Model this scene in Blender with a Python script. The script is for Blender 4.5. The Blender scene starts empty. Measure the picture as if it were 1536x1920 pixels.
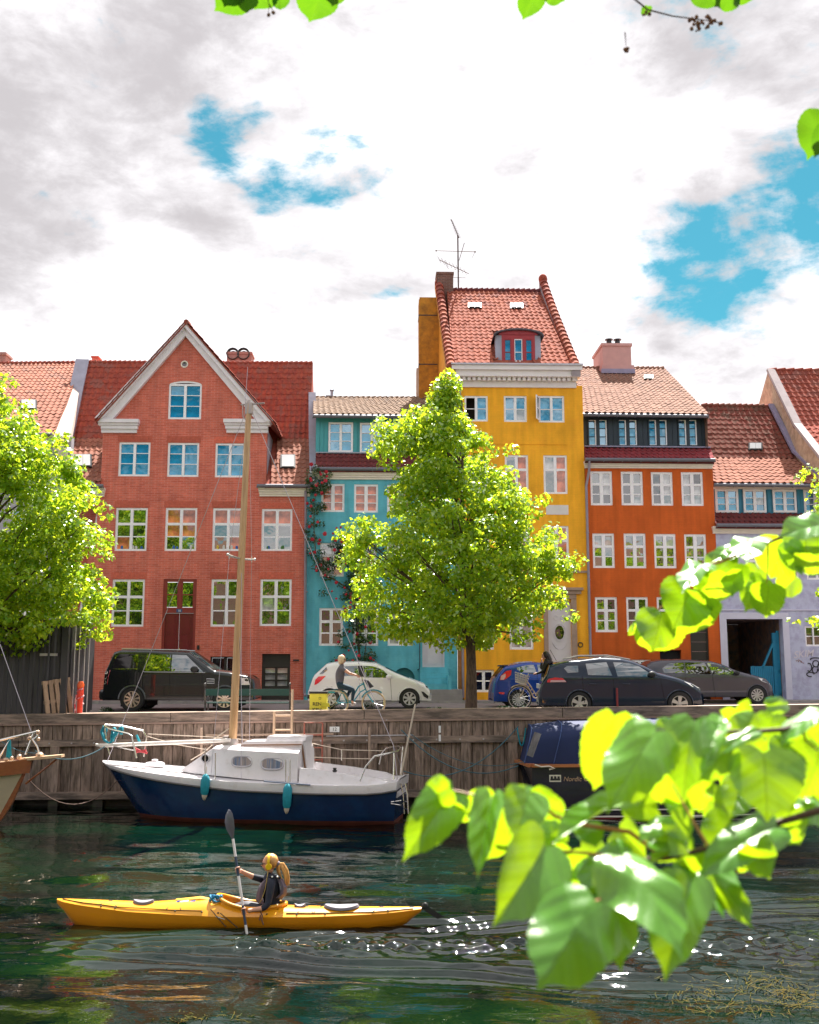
import bpy,bmesh,math,random
import numpy as np
from mathutils import Vector,Matrix
from mathutils.geometry import tessellate_polygon
random.seed(7);np.random.seed(7)
C=bpy.context.scene.collection
R=math.radians
# ------------------------------------------------------------------ camera
FPX=1940.0;PITCH=R(8.53);CZ=1.32
cam_d=bpy.data.cameras.new("camera");cam=bpy.data.objects.new("camera",cam_d);C.objects.link(cam)
cam.location=(0,0,CZ);cam.rotation_euler=(R(90)+PITCH,0,0)
cam_d.sensor_fit='HORIZONTAL';cam_d.sensor_width=24.0;cam_d.lens=24.0*FPX /1536.0
cam_d.clip_start=0.05;cam_d.clip_end=3000
cam_d.dof.use_dof=True;cam_d.dof.focus_distance=27.0;cam_d.dof.aperture_fstop=7.5
bpy.context.scene.camera=cam
sc=bpy.context.scene
# ------------------------------------------------------------------ sun, sky, exposure
SUN_EL=R(57);SUN_AZ=R(12)        # the sun stands high behind the houses, slightly to the right
sd=bpy.data.lights.new("sun",'SUN');sd.energy=4.0;sd.angle=R(0.5);sd.color=(1.0,0.95,0.88)
sun=bpy.data.objects.new("sun",sd);C.objects.link(sun)
sdir=Vector((math.sin(SUN_AZ)*math.cos(SUN_EL),math.cos(SUN_AZ)*math.cos(SUN_EL),math.sin(SUN_EL)))
sun.rotation_euler=sdir.to_track_quat('Z','Y').to_euler()
sc.view_settings.view_transform='Standard';sc.view_settings.look='None'
sc.view_settings.exposure=2.08;sc.view_settings.gamma=1.0;sc.view_settings.use_curve_mapping=False
sc.render.film_transparent=False
try:
    sc.cycles.use_denoising=True
    sc.cycles.max_bounces=7;sc.cycles.diffuse_bounces=3;sc.cycles.glossy_bounces=3;sc.cycles.transmission_bounces=4
    sc.cycles.sample_clamp_indirect=6.0;sc.cycles.caustics_reflective=False;sc.cycles.caustics_refractive=False
except Exception:pass

def ray(px,py):
    x=(px -768)/FPX;y=(960-py)/FPX
    return Vector((x,math.cos(PITCH)-y *math.sin(PITCH),math.sin(PITCH)+y *math.cos(PITCH)))
def atY(px,py,Y):
    r=ray(px,py);t=Y /r.y
    return Vector((r.x *t,Y,CZ +r.z *t))
def atD(px,py,d):
    r=ray(px,py).normalized();return Vector((0,0,CZ))+r *d
def atZ(px,py,Z):
    r=ray(px,py);t=(Z -CZ)/r.z
    return Vector((r.x *t,r.y *t,Z))

world=bpy.data.worlds.new("World");sc.world=world;world.use_nodes=True
def build_world():
    nt=world.node_tree;nt.nodes.clear();N=nt.nodes.new;L=nt.links.new
    out=N('ShaderNodeOutputWorld');bg=N('ShaderNodeBackground');bg.inputs[1].default_value=0.1
    sky=N('ShaderNodeTexSky');sky.sky_type='NISHITA';sky.sun_disc=False
    sky.sun_elevation=SUN_EL;sky.sun_rotation=SUN_AZ;sky.air_density=1.0;sky.dust_density=0.6;sky.ozone_density=2.0
    tc=N('ShaderNodeTexCoord')
    def math_(op,a,b=None,c=None,clamp=False):
        n=N('ShaderNodeMath');n.operation=op;n.use_clamp=clamp
        for i,v in enumerate((a,b,c)):
            if v is None:continue
            if isinstance(v,(int,float)):n.inputs[i].default_value=v
            else:L(v,n.inputs[i])
        return n.outputs[0]
    def mapr(v,a,b,c,d,smooth=True):
        n=N('ShaderNodeMapRange');n.interpolation_type='SMOOTHSTEP' if smooth else 'LINEAR'
        L(v,n.inputs['Value']);n.inputs['From Min'].default_value=a;n.inputs['From Max'].default_value=b
        n.inputs['To Min'].default_value=c;n.inputs['To Max'].default_value=d
        return n.outputs[0]
    sep=N('ShaderNodeSeparateXYZ');L(tc.outputs['Generated'],sep.inputs[0])
    mp=N('ShaderNodeMapping');mp.inputs['Scale'].default_value=(1.0,1.0,2.0);L(tc.outputs['Generated'],mp.inputs[0])
    def noise(scale,detail,rough,dist,off=0.0):
        m2=N('ShaderNodeMapping');m2.inputs['Location'].default_value=(off,off *1.7,off *.3);L(mp.outputs[0],m2.inputs[0])
        n=N('ShaderNodeTexNoise');n.inputs['Scale'].default_value=scale;n.inputs['Detail'].default_value=detail
        n.inputs['Roughness'].default_value=rough;n.inputs['Distortion'].default_value=dist
        L(m2.outputs[0],n.inputs['Vector']);return n.outputs['Fac']
    n1=noise(4.2,12,.6,.35,3.1);n2=noise(14,10,.62,.2,7.3);n3=noise(2.4,7,.55,.5,11.7)
    # gaps in the cloud: (direction, radius, stretch)
    total=None
    for (px,py,rad,sx,sz,w) in [(480,285,.085,1.0,1.3,1.15),(560,290,.10,.95,1.9,1.2),(690,300,.08,.7,2.7,.8),(600,330,.05,.8,2.0,.8),
                                 (1410,420,.085,.85,1.4,1.0),(1330,480,.085,.9,1.35,1.0),(1490,320,.07,.9,1.7,.95),(1560,480,.08,1,1,.8),
                                 (275,546,.06,.8,3.5,1.1),(700,546,.05,.8,4.0,.9),(140,412,.04,1,1.4,.8),(520,465,.05,.7,3,.6),(60,365,.02,1,1.5,.6),
                                 (1010,75,.02,1,2,.6),(620,490,.05,.6,3,.35),(230,110,.2,1,1,-.7),(1300,452,.03,.6,1.4,-.6),(1392,428,.025,1,.7,-.8),(1345,375,.05,.6,1.6,-.5),(1510,430,.05,.8,1.5,-.45),(1490,560,.07,1,1,-.6),(930,20,.12,1,1,-.6),(700,220,.06,1,1,-.4),(980,250,.12,1,1,-.5)]:
        d=ray(px,py).normalized()
        vs=N('ShaderNodeVectorMath');vs.operation='SUBTRACT';L(tc.outputs['Generated'],vs.inputs[0]);vs.inputs[1].default_value=d
        vm=N('ShaderNodeVectorMath');vm.operation='MULTIPLY';L(vs.outputs[0],vm.inputs[0]);vm.inputs[1].default_value=(sx,1.0,sz)
        vl=N('ShaderNodeVectorMath');vl.operation='LENGTH';L(vm.outputs[0],vl.inputs[0])
        g=mapr(vl.outputs['Value'],rad *1.35,rad *.1,0,w)
        total=g if total is None else math_('ADD',total,g)
    back=mapr(sep.outputs['Y'],-.1,-.6,0,.42)          # the northern sky, seen only in the window panes, is clearer
    total=math_('ADD',total,back)
    hole=math_('MINIMUM',total,1.15)
    turb=math_('ADD',math_('MULTIPLY',math_('SUBTRACT',n1,.5),3.9),math_('MULTIPLY',math_('SUBTRACT',n2,.5),2.6))
    k=math_('SUBTRACT',math_('MULTIPLY',hole,.85),turb)
    blue=mapr(k,.30,1.02,0,1)
    # cloud brightness: bright, with soft grey undersides
    grey_w=None
    for (px,py,rad,w) in [(150,130,.30,1.0),(330,60,.16,.5),(1420,130,.26,.75),(1250,200,.15,.4),(700,640,.12,.35),(1330,650,.12,.5),(40,330,.14,.5),(500,560,.1,.3)]:
        d=ray(px,py).normalized()
        vd=N('ShaderNodeVectorMath');vd.operation='DISTANCE';L(tc.outputs['Generated'],vd.inputs[0]);vd.inputs[1].default_value=d
        g=mapr(vd.outputs['Value'],rad,0,0,w)
        grey_w=g if grey_w is None else math_('ADD',grey_w,g)
    gr=math_('ADD',math_('MULTIPLY',grey_w,.52),math_('MULTIPLY',math_('SUBTRACT',n3,.5),2.4))
    gr=math_('ADD',gr,math_('MULTIPLY',math_('SUBTRACT',n2,.5),1.5))
    gr=math_('ADD',gr,mapr(k,.0,.55,0,.12))
    gr=math_('ADD',gr,math_('MULTIPLY',math_('SUBTRACT',n1,.5),-1.0))
    gfac=mapr(gr,-.32,.75,0,1)
    cm=N('ShaderNodeMix');cm.data_type='RGBA';L(gfac,cm.inputs['Factor'])
    cm.inputs['A'].default_value=(3.45,3.38,3.46,1);cm.inputs['B'].default_value=(1.58,1.5,1.55,1)
    tint=N('ShaderNodeMix');tint.data_type='RGBA';tint.blend_type='MULTIPLY';tint.inputs['Factor'].default_value=1
    L(sky.outputs[0],tint.inputs['A']);tint.inputs['B'].default_value=(.085,.28,.25,1)
    fm=N('ShaderNodeMix');fm.data_type='RGBA';L(blue,fm.inputs['Factor']);L(cm.outputs['Result'],fm.inputs['A']);L(tint.outputs['Result'],fm.inputs['B'])
    L(fm.outputs['Result'],bg.inputs[0]);L(bg.outputs[0],out.inputs[0])
build_world()

# ------------------------------------------------------------------ materials
MATS={}
def M(name,rgb=(.5,.5,.5),rough=.6,metal=0.0,spec=.5,var=.12,vscale=3.0,bump=0.0,bscale=30.0,coat=0.0,second=None,srange=(.45,.6),sscale=2.0,stretch=(1,1,1),objrand=0.0,emit=None):
    if name in MATS:return MATS[name]
    m=bpy.data.materials.new(name);m.use_nodes=True;nt=m.node_tree;N=nt.nodes.new;L=nt.links.new
    b=nt.nodes['Principled BSDF']
    b.inputs['Roughness'].default_value=rough;b.inputs['Metallic'].default_value=metal
    b.inputs['Specular IOR Level'].default_value=spec;b.inputs['Coat Weight'].default_value=coat;b.inputs['Coat Roughness'].default_value=.03
    tc=N('ShaderNodeTexCoord');mp=N('ShaderNodeMapping');mp.inputs['Scale'].default_value=stretch;L(tc.outputs['Object'],mp.inputs[0])
    col=None
    base=N('ShaderNodeRGB');base.outputs[0].default_value=(*rgb,1);col=base.outputs[0]
    if second is not None:
        n=N('ShaderNodeTexNoise');n.inputs['Scale'].default_value=sscale;n.inputs['Detail'].default_value=7;n.inputs['Roughness'].default_value=.65
        L(mp.outputs[0],n.inputs['Vector'])
        r=N('ShaderNodeMapRange');r.inputs['From Min'].default_value=srange[0];r.inputs['From Max'].default_value=srange[1];L(n.outputs['Fac'],r.inputs[0])
        mx=N('ShaderNodeMix');mx.data_type='RGBA';L(r.outputs[0],mx.inputs['Factor']);L(col,mx.inputs['A']);mx.inputs['B'].default_value=(*second,1)
        col=mx.outputs['Result']
    if var >0 or objrand >0:
        n=N('ShaderNodeTexNoise');n.inputs['Scale'].default_value=vscale;n.inputs['Detail'].default_value=6;n.inputs['Roughness'].default_value=.6
        L(mp.outputs[0],n.inputs['Vector'])
        r=N('ShaderNodeMapRange');r.inputs['From Min'].default_value=.25;r.inputs['From Max'].default_value=.75
        r.inputs['To Min'].default_value=1-var;r.inputs['To Max'].default_value=1+var;L(n.outputs['Fac'],r.inputs[0]);val=r.outputs[0]
        if objrand >0:
            oi=N('ShaderNodeObjectInfo');r2=N('ShaderNodeMapRange');r2.inputs['To Min'].default_value=1-objrand;r2.inputs['To Max'].default_value=1+objrand
            L(oi.outputs['Random'],r2.inputs[0]);mu=N('ShaderNodeMath');mu.operation='MULTIPLY';L(val,mu.inputs[0]);L(r2.outputs[0],mu.inputs[1]);val=mu.outputs[0]
        vm=N('ShaderNodeVectorMath');vm.operation='SCALE';L(col,vm.inputs[0]);L(val,vm.inputs['Scale']);col=vm.outputs[0]
    L(col,b.inputs['Base Color'])
    if bump >0:
        n=N('ShaderNodeTexNoise');n.inputs['Scale'].default_value=bscale;n.inputs['Detail'].default_value=5;L(mp.outputs[0],n.inputs['Vector'])
        bp=N('ShaderNodeBump');bp.inputs['Strength'].default_value=bump;bp.inputs['Distance'].default_value=.02
        L(n.outputs['Fac'],bp.inputs['Height']);L(bp.outputs[0],b.inputs['Normal'])
    if emit:
        b.inputs['Emission Color'].default_value=(*emit,1);b.inputs['Emission Strength'].default_value=1
    MATS[name]=m;return m

def brick_mat(name,rgb,rgb2,mortar,wash=None,contrast=1.0,bump=.5):
    """limewashed brick wall: courses 3 px tall in the photo, so relief in the material"""
    if name in MATS:return MATS[name]
    m=bpy.data.materials.new(name);m.use_nodes=True;nt=m.node_tree;N=nt.nodes.new;L=nt.links.new
    b=nt.nodes['Principled BSDF'];b.inputs['Roughness'].default_value=.85;b.inputs['Specular IOR Level'].default_value=.25
    tc=N('ShaderNodeTexCoord');sp=N('ShaderNodeSeparateXYZ');cb=N('ShaderNodeCombineXYZ');L(tc.outputs['Object'],sp.inputs[0])
    ad=N('ShaderNodeMath');ad.operation='ADD';L(sp.outputs['X'],ad.inputs[0]);L(sp.outputs['Y'],ad.inputs[1])
    L(ad.outputs[0],cb.inputs['X']);L(sp.outputs['Z'],cb.inputs['Y'])
    br=N('ShaderNodeTexBrick');L(cb.outputs[0],br.inputs['Vector']);br.inputs['Scale'].default_value=1.0
    br.inputs['Brick Width'].default_value=.24;br.inputs['Row Height'].default_value=.068;br.inputs['Mortar Size'].default_value=.009;br.inputs['Mortar Smooth'].default_value=.4
    br.inputs['Color1'].default_value=(*rgb,1);br.inputs['Color2'].default_value=(*rgb2,1);br.inputs['Mortar'].default_value=(*mortar,1)
    n=N('ShaderNodeTexNoise');n.inputs['Scale'].default_value=.9;n.inputs['Detail'].default_value=8;n.inputs['Roughness'].default_value=.65;L(tc.outputs['Object'],n.inputs['Vector'])
    mps=N('ShaderNodeMapping');mps.inputs['Scale'].default_value=(3.0,3.0,.35);L(tc.outputs['Object'],mps.inputs[0])
    ns=N('ShaderNodeTexNoise');ns.inputs['Scale'].default_value=1.2;ns.inputs['Detail'].default_value=6;L(mps.outputs[0],ns.inputs['Vector'])
    r=N('ShaderNodeMapRange');r.inputs['From Min'].default_value=.3;r.inputs['From Max'].default_value=.7;r.inputs['To Min'].default_value=.86;r.inputs['To Max'].default_value=1.13;L(n.outputs['Fac'],r.inputs[0])
    rs=N('ShaderNodeMapRange');rs.inputs['From Min'].default_value=.3;rs.inputs['From Max'].default_value=.7;rs.inputs['To Min'].default_value=.84;rs.inputs['To Max'].default_value=1.12;L(ns.outputs['Fac'],rs.inputs[0])
    mu=N('ShaderNodeMath');mu.operation='MULTIPLY';L(r.outputs[0],mu.inputs[0]);L(rs.outputs[0],mu.inputs[1])
    vm=N('ShaderNodeVectorMath');vm.operation='SCALE';L(br.outputs['Color'],vm.inputs[0]);L(mu.outputs[0],vm.inputs['Scale'])
    col=vm.outputs[0]
    if wash is not None:
        n2=N('ShaderNodeTexNoise');n2.inputs['Scale'].default_value=1.6;n2.inputs['Detail'].default_value=9;n2.inputs['Roughness'].default_value=.7;L(tc.outputs['Object'],n2.inputs['Vector'])
        r3=N('ShaderNodeMapRange');r3.inputs['From Min'].default_value=.52;r3.inputs['From Max'].default_value=.72;r3.inputs['To Max'].default_value=.7;L(n2.outputs['Fac'],r3.inputs[0])
        mx=N('ShaderNodeMix');mx.data_type='RGBA';L(r3.outputs[0],mx.inputs['Factor']);L(col,mx.inputs['A']);mx.inputs['B'].default_value=(*wash,1);col=mx.outputs['Result']
    L(col,b.inputs['Base Color'])
    n4=N('ShaderNodeTexNoise');n4.inputs['Scale'].default_value=25;L(tc.outputs['Object'],n4.inputs['Vector'])
    mm=N('ShaderNodeMath');mm.operation='MULTIPLY_ADD';L(br.outputs['Fac'],mm.inputs[0]);mm.inputs[1].default_value=-1.0;L(n4.outputs['Fac'],mm.inputs[2])
    bp=N('ShaderNodeBump');bp.inputs['Strength'].default_value=bump;bp.inputs['Distance'].default_value=.012;L(mm.outputs[0],bp.inputs['Height']);L(bp.outputs[0],b.inputs['Normal'])
    MATS[name]=m;return m

def glass_mat(name,tint=(.02,.025,.03),refl=.42,rough=.015,rtint=(1,1,1)):
    """window pane: diffuse tint, reflected colour painted into some, mixed with a mirror image"""
    if name in MATS:return MATS[name]
    m=bpy.data.materials.new(name);m.use_nodes=True;nt=m.node_tree;nt.nodes.clear();N=nt.nodes.new;L=nt.links.new
    out=N('ShaderNodeOutputMaterial');d=N('ShaderNodeBsdfDiffuse');g=N('ShaderNodeBsdfGlossy');g.inputs['Roughness'].default_value=rough
    g.inputs['Color'].default_value=(*rtint,1)
    tc=N('ShaderNodeTexCoord');n=N('ShaderNodeTexNoise');n.inputs['Scale'].default_value=2.2;n.inputs['Detail'].default_value=4;L(tc.outputs['Object'],n.inputs['Vector'])
    r=N('ShaderNodeValToRGB');r.color_ramp.elements[0].position=.4;r.color_ramp.elements[0].color=(*[c *.5 for c in tint],1)
    r.color_ramp.elements[1].position=.65;r.color_ramp.elements[1].color=(*[min(1,c *1.6) for c in tint],1);L(n.outputs['Fac'],r.inputs[0]);L(r.outputs[0],d.inputs[0])
    oi=N('ShaderNodeObjectInfo');nn=N('ShaderNodeTexNoise');nn.noise_dimensions='4D';nn.inputs['Scale'].default_value=1.3;L(tc.outputs['Object'],nn.inputs['Vector'])
    ml=N('ShaderNodeMath');ml.operation='MULTIPLY';ml.inputs[1].default_value=20;L(oi.outputs['Random'],ml.inputs[0]);L(ml.outputs[0],nn.inputs['W'])
    bp=N('ShaderNodeBump');bp.inputs['Strength'].default_value=.25;bp.inputs['Distance'].default_value=.03;L(nn.outputs['Fac'],bp.inputs['Height']);L(bp.outputs[0],g.inputs['Normal'])
    mx=N('ShaderNodeMixShader');mx.inputs[0].default_value=refl;L(d.outputs[0],mx.inputs[1]);L(g.outputs[0],mx.inputs[2]);L(mx.outputs[0],out.inputs[0])
    MATS[name]=m;return m

# ------------------------------------------------------------------ mesh helpers
def link(o,parent=None):
    C.objects.link(o)
    if parent is not None:o.parent=parent
    return o
def tag(o,label=None,cat=None,group=None,kind=None):
    if label:o['label']=label
    if cat:o['category']=cat
    if group:o['group']=group
    if kind:o['kind']=kind
    return o
def thing(name,label,cat,loc=(0,0,0),rz=0.0,group=None):
    o=bpy.data.objects.new(name,None);o.empty_display_size=.2;link(o)
    o.location=loc;o.rotation_euler=(0,0,rz);return tag(o,label,cat,group)
class MB:
    def __init__(s):s.v=[];s.f=[];s.mi=[];s.m=0
    def add(s,vs,fs):
        b=len(s.v);s.v.extend([tuple(p) for p in vs])
        for f in fs:s.f.append(tuple(i +b for i in f));s.mi.append(s.m)
        return s
    def box(s,x0,x1,y0,y1,z0,z1):
        return s.add([(x0,y0,z0),(x1,y0,z0),(x1,y1,z0),(x0,y1,z0),(x0,y0,z1),(x1,y0,z1),(x1,y1,z1),(x0,y1,z1)],
                     [(0,3,2,1),(4,5,6,7),(0,1,5,4),(1,2,6,5),(2,3,7,6),(3,0,4,7)])
    def bar(s,a,b,w,h=None,up=(0,0,1)):
        a=Vector(a);b=Vector(b);h=h or w;d=(b -a).normalized();u=Vector(up)
        if abs(d.dot(u))>.98:u=Vector((1,0,0))
        x=d.cross(u).normalized()*w /2;z=x.cross(d).normalized()*h /2
        vs=[a -x -z,a +x -z,a +x +z,a -x +z,b -x -z,b +x -z,b +x +z,b -x +z]
        return s.add(vs,[(0,1,2,3),(4,7,6,5),(0,4,5,1),(1,5,6,2),(2,6,7,3),(3,7,4,0)])
    def quad(s,a,b,c,d):return s.add([a,b,c,d],[(0,1,2,3)])
    def tube(s,pts,r,n=8,closed=False,caps=True):
        pts=[Vector(p) for p in pts];k=len(pts);rs=r if isinstance(r,(list,tuple)) else [r]*k
        base=len(s.v);prev=None;vs=[];fs=[]
        for i,p in enumerate(pts):
            if closed:d=pts[(i +1)%k]-pts[i -1]
            else:d=pts[min(i +1,k -1)]-pts[max(i -1,0)]
            if d.length <1e-9:d=Vector((0,0,1))
            d.normalize()
            if prev is None:
                u=Vector((0,0,1)) if abs(d.z)<.9 else Vector((1,0,0));x=d.cross(u).normalized()
            else:
                x=prev -d *prev.dot(d);x=x.normalized() if x.length >1e-6 else d.orthogonal().normalized()
            prev=x;y=d.cross(x)
            for j in range(n):
                a=2*math.pi *j /n;vs.append(p +(x *math.cos(a)+y *math.sin(a))*rs[i])
        kk=k if closed else k -1
        for i in range(kk):
            for j in range(n):
                a=i *n +j;b2=i *n +(j +1)%n;c=((i +1)%k)*n +(j +1)%n;d2=((i +1)%k)*n +j
                fs.append((a,b2,c,d2))
        if caps and not closed:fs.append(tuple(range(n))[::-1]);fs.append(tuple((k -1)*n +j for j in range(n)))
        return s.add(vs,fs)
    def lathe(s,prof,org,axis=(0,0,1),n=20,ang=2*math.pi):
        ax=Vector(axis).normalized();x=ax.orthogonal().normalized();y=ax.cross(x);org=Vector(org);vs=[];fs=[]
        for (r,h) in prof:
            for j in range(n):
                a=ang *j /n;vs.append(org +ax *h +(x *math.cos(a)+y *math.sin(a))*r)
        for i in range(len(prof)-1):
            for j in range(n):fs.append((i *n +j,i *n +(j +1)%n,(i +1)*n +(j +1)%n,(i +1)*n +j))
        return s.add(vs,fs)
    def sphere(s,c,rx,ry=None,rz=None,n=10,m=7):
        ry=ry or rx;rz=rz or rx;c=Vector(c);vs=[];fs=[]
        for i in range(m +1):
            t=math.pi *i /m
            for j in range(n):
                a=2*math.pi *j /n;vs.append(c +Vector((rx *math.sin(t)*math.cos(a),ry *math.sin(t)*math.sin(a),rz *math.cos(t))))
        for i in range(m):
            for j in range(n):fs.append((i *n +j,i *n +(j +1)%n,(i +1)*n +(j +1)%n,(i +1)*n +j)[::-1])
        return s.add(vs,fs)
    def prism(s,poly,f0,f1):
        """poly 2D; f0,f1 map 2D -> 3D front and back"""
        n=len(poly);a=[f0(*p) for p in poly];b=[f1(*p) for p in poly]
        tris=tessellate_polygon([[Vector((p[0],p[1],0)) for p in poly]])
        s.add(a +b,[tuple(t) for t in tris]+[tuple(i +n for i in t)[::-1] for t in tris]+[(i,(i +1)%n,(i +1)%n +n,i +n) for i in range(n)])
        return s
    def mesh(s,name,mats,smooth=False,ang=35):
        me=bpy.data.meshes.new(name);me.from_pydata(s.v,[],s.f)
        for m in (mats if isinstance(mats,(list,tuple)) else [mats]):me.materials.append(m)
        if any(s.mi):me.polygons.foreach_set('material_index',s.mi)
        bm=bmesh.new();bm.from_mesh(me)
        bmesh.ops.recalc_face_normals(bm,faces=bm.faces);bm.to_mesh(me);bm.free()
        if smooth:
            me.polygons.foreach_set('use_smooth',[True]*len(me.polygons));me.set_sharp_from_angle(angle=R(ang))
        me.update();return me
    def build(s,name,mats,parent=None,smooth=False,loc=None,ang=35):
        o=bpy.data.objects.new(name,s.mesh(name,mats,smooth,ang));link(o,parent)
        if loc is not None:o.location=loc
        return o
def obj(name,me,parent=None,mw=None):
    o=bpy.data.objects.new(name,me);link(o,parent)
    if mw is not None:o.matrix_local=mw
    return o
def big_mesh(name,V,F,mat,parent=None,attr=None,smooth=False):
    """V (n,3), F (m,k) numpy"""
    me=bpy.data.meshes.new(name);k=F.shape[1]
    me.vertices.add(len(V));me.vertices.foreach_set('co',V.astype(np.float32).ravel())
    me.loops.add(F.size);me.loops.foreach_set('vertex_index',F.astype(np.int32).ravel())
    me.polygons.add(len(F));me.polygons.foreach_set('loop_start',np.arange(0,F.size,k,dtype=np.int32))
    if smooth:me.polygons.foreach_set('use_smooth',np.ones(len(F),dtype=bool))
    if attr is not None:
        a=me.attributes.new('rnd','FLOAT','POINT');a.data.foreach_set('value',attr.astype(np.float32))
    me.materials.append(mat);me.update(calc_edges=True);me.validate()
    o=bpy.data.objects.new(name,me);link(o,parent);return o
# ------------------------------------------------------------------ facade frame
FA=R(1.5);FY0=39.1
FE=Vector((math.cos(FA),math.sin(FA),0));FN=Vector((-math.sin(FA),math.cos(FA),0))   # along the street, into the houses
def UZ(px,py,d=0.0):
    """photo pixel -> (u, z) on the vertical plane d metres behind the facade line"""
    r=ray(px,py);o=Vector((0,0,CZ));p0=Vector((0,FY0,0))+FN *d
    t=(p0 -o).dot(FN)/r.dot(FN);p=o +r *t
    return ((p -Vector((0,FY0,0))).dot(FE),p.z)
def RC(x0,x1,y0,y1,d=0.0):
    """photo rectangle -> (u0,u1,z0,z1)"""
    ym=(y0 +y1)/2;xm=(x0 +x1)/2
    return (UZ(x0,ym,d)[0],UZ(x1,ym,d)[0],UZ(xm,y1,d)[1],UZ(xm,y0,d)[1])
GZ=.06
def ground_z(X,Y):
    t=min(1,max(0,(Y -28)/10.0));a=-.16+(X +11)*(.16/19)
    a=min(.05,max(-.2,a));return a *(1-t)+.05*t
class House:
    def __init__(s,name,label,u0,cat='house',dz=0):
        s.u0=u0;p=Vector((0,FY0,0))+FE *u0
        s.root=thing(name,label,cat,(p.x,p.y,0),FA);s.tiles=[]
    def L(s,px,py,d=0.0):
        u,z=UZ(px,py,d);return Vector((u -s.u0,d,z))
    def rc(s,x0,x1,y0,y1,d=0.0):
        r=RC(x0,x1,y0,y1,d);return (r[0]-s.u0,r[1]-s.u0,r[2],r[3])
def wall(h,outline,holes,mat,name='wall',y=0.0,depth=.16,thick=.35,parent=None):
    mb=MB();loops=[outline]+holes
    tris=tessellate_polygon([[Vector((x,z,0)) for x,z in lp] for lp in loops])
    flat=[(x,y,z) for lp in loops for x,z in lp]
    mb.add(flat,[tuple(t) for t in tris])
    for lp in holes:
        n=len(lp);mb.add([(x,y,z) for x,z in lp]+[(x,y +depth,z) for x,z in lp],[(i,(i +1)%n,(i +1)%n +n,i +n) for i in range(n)])
    n=len(outline);mb.add([(x,y,z) for x,z in outline]+[(x,y +thick,z) for x,z in outline],[(i,(i +1)%n,(i +1)%n +n,i +n) for i in range(n)])
    return mb.build(name,mat,parent or h.root)
def rect(r):return [(r[0],r[2]),(r[1],r[2]),(r[1],r[3]),(r[0],r[3])]
def grow(r,g):return (r[0]-g,r[1]+g,r[2]-g,r[3]+g)

WHITE=M('white_window_paint',(.90,.86,.90),.5,var=.06,vscale=8,bump=.1)
PANE={}
def pane_mesh(w,h,mat):
    k=(round(w,2),round(h,2),mat.name)
    if k not in PANE:
        mb=MB().box(-w /2,w /2,-.003,.003,-h /2,h /2);PANE[k]=mb.mesh('pane',mat)
    return PANE[k]
def window(h,r,rows=(.36,.68),thick=(1,0),cols=2,mat=WHITE,pane=None,y=0.03,fw=.075,mull=.10,bar=.028,parent=None,arch=0,casing=.0,name='window',skip=(),tilt=0.0):
    """rows: fractions from the top where cross bars sit; thick[i] says transom or thin glazing bar"""
    x0,x1,z0,z1=r;W=x1 -x0;H=z1 -z0;mb=MB();d0,d1=y,y +.06
    def B(a,b,c,d,e=0.0):mb.box(a,b,d0 -e,d1,c,d)
    B(x0,x0 +fw,z0,z1);B(x1 -fw,x1,z0,z1);B(x0 +fw,x1 -fw,z0,z0 +fw,.012);B(x0 +fw,x1 -fw,z1 -fw,z1)
    ix0,ix1,iz0,iz1=x0 +fw,x1 -fw,z0 +fw,z1 -fw
    edges_x=[ix0];
    for c in range(1,cols):
        xc=ix0 +(ix1 -ix0)*c /cols;B(xc -mull /2,xc +mull /2,iz0,iz1,.008);edges_x+=[xc -mull /2,xc +mull /2]
    edges_x.append(ix1)
    # sash stiles
    sw=.03
    zs=[iz1]
    for fr,th in zip(rows,thick):
        zc=iz1 -(iz1 -iz0)*fr;t=(.085 if th else bar)
        for c in range(cols):
            a,b=edges_x[2*c],edges_x[2*c +1];mb.box(a,b,d0 +(0.0 if th else .02),d1 -.004,zc -t /2,zc +t /2)
        zs+=[zc +t /2,zc -t /2]
    zs.append(iz0)
    o=mb.build(name,mat,parent or h.root)
    pane=pane or GL['sky']
    k=0
    for c in range(cols):
        for i in range(len(zs) // 2):
            a,b=edges_x[2*c],edges_x[2*c +1];zt,zb=zs[2*i],zs[2*i +1]
            if (c,i) in skip:continue
            pm=pane(c,i) if callable(pane) else pane
            p=obj('pane',pane_mesh(b -a -.01,zt -zb -.01,pm),o)
            p.location=((a +b)/2,y +.05,(zt +zb)/2)
            p.rotation_euler=(random.uniform(-.012,.012),0,random.uniform(-.018,.018))
    if arch:
        pass
    return o
GL={'sky':glass_mat('pane_sky_reflection',(.02,.10,.17),.36,rtint=(.6,.85,1.0)),'tree':glass_mat('pane_dark',(.015,.03,.012),.26),
      'curtain':glass_mat('pane_curtain',(.34,.33,.33),.2),'red':glass_mat('pane_warm_reflection',(.58,.16,.08),.10),'dark':glass_mat('pane_black',(.01,.01,.012),.18),
      'blue':glass_mat('pane_blue_reflection',(.0,.13,.27),.26,rtint=(.5,.85,1.0))}  # sky, blue and red tints paint reflections into the pane colour
def mixpane(*names):
    return lambda c,i:GL[random.choice(names)]

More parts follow.
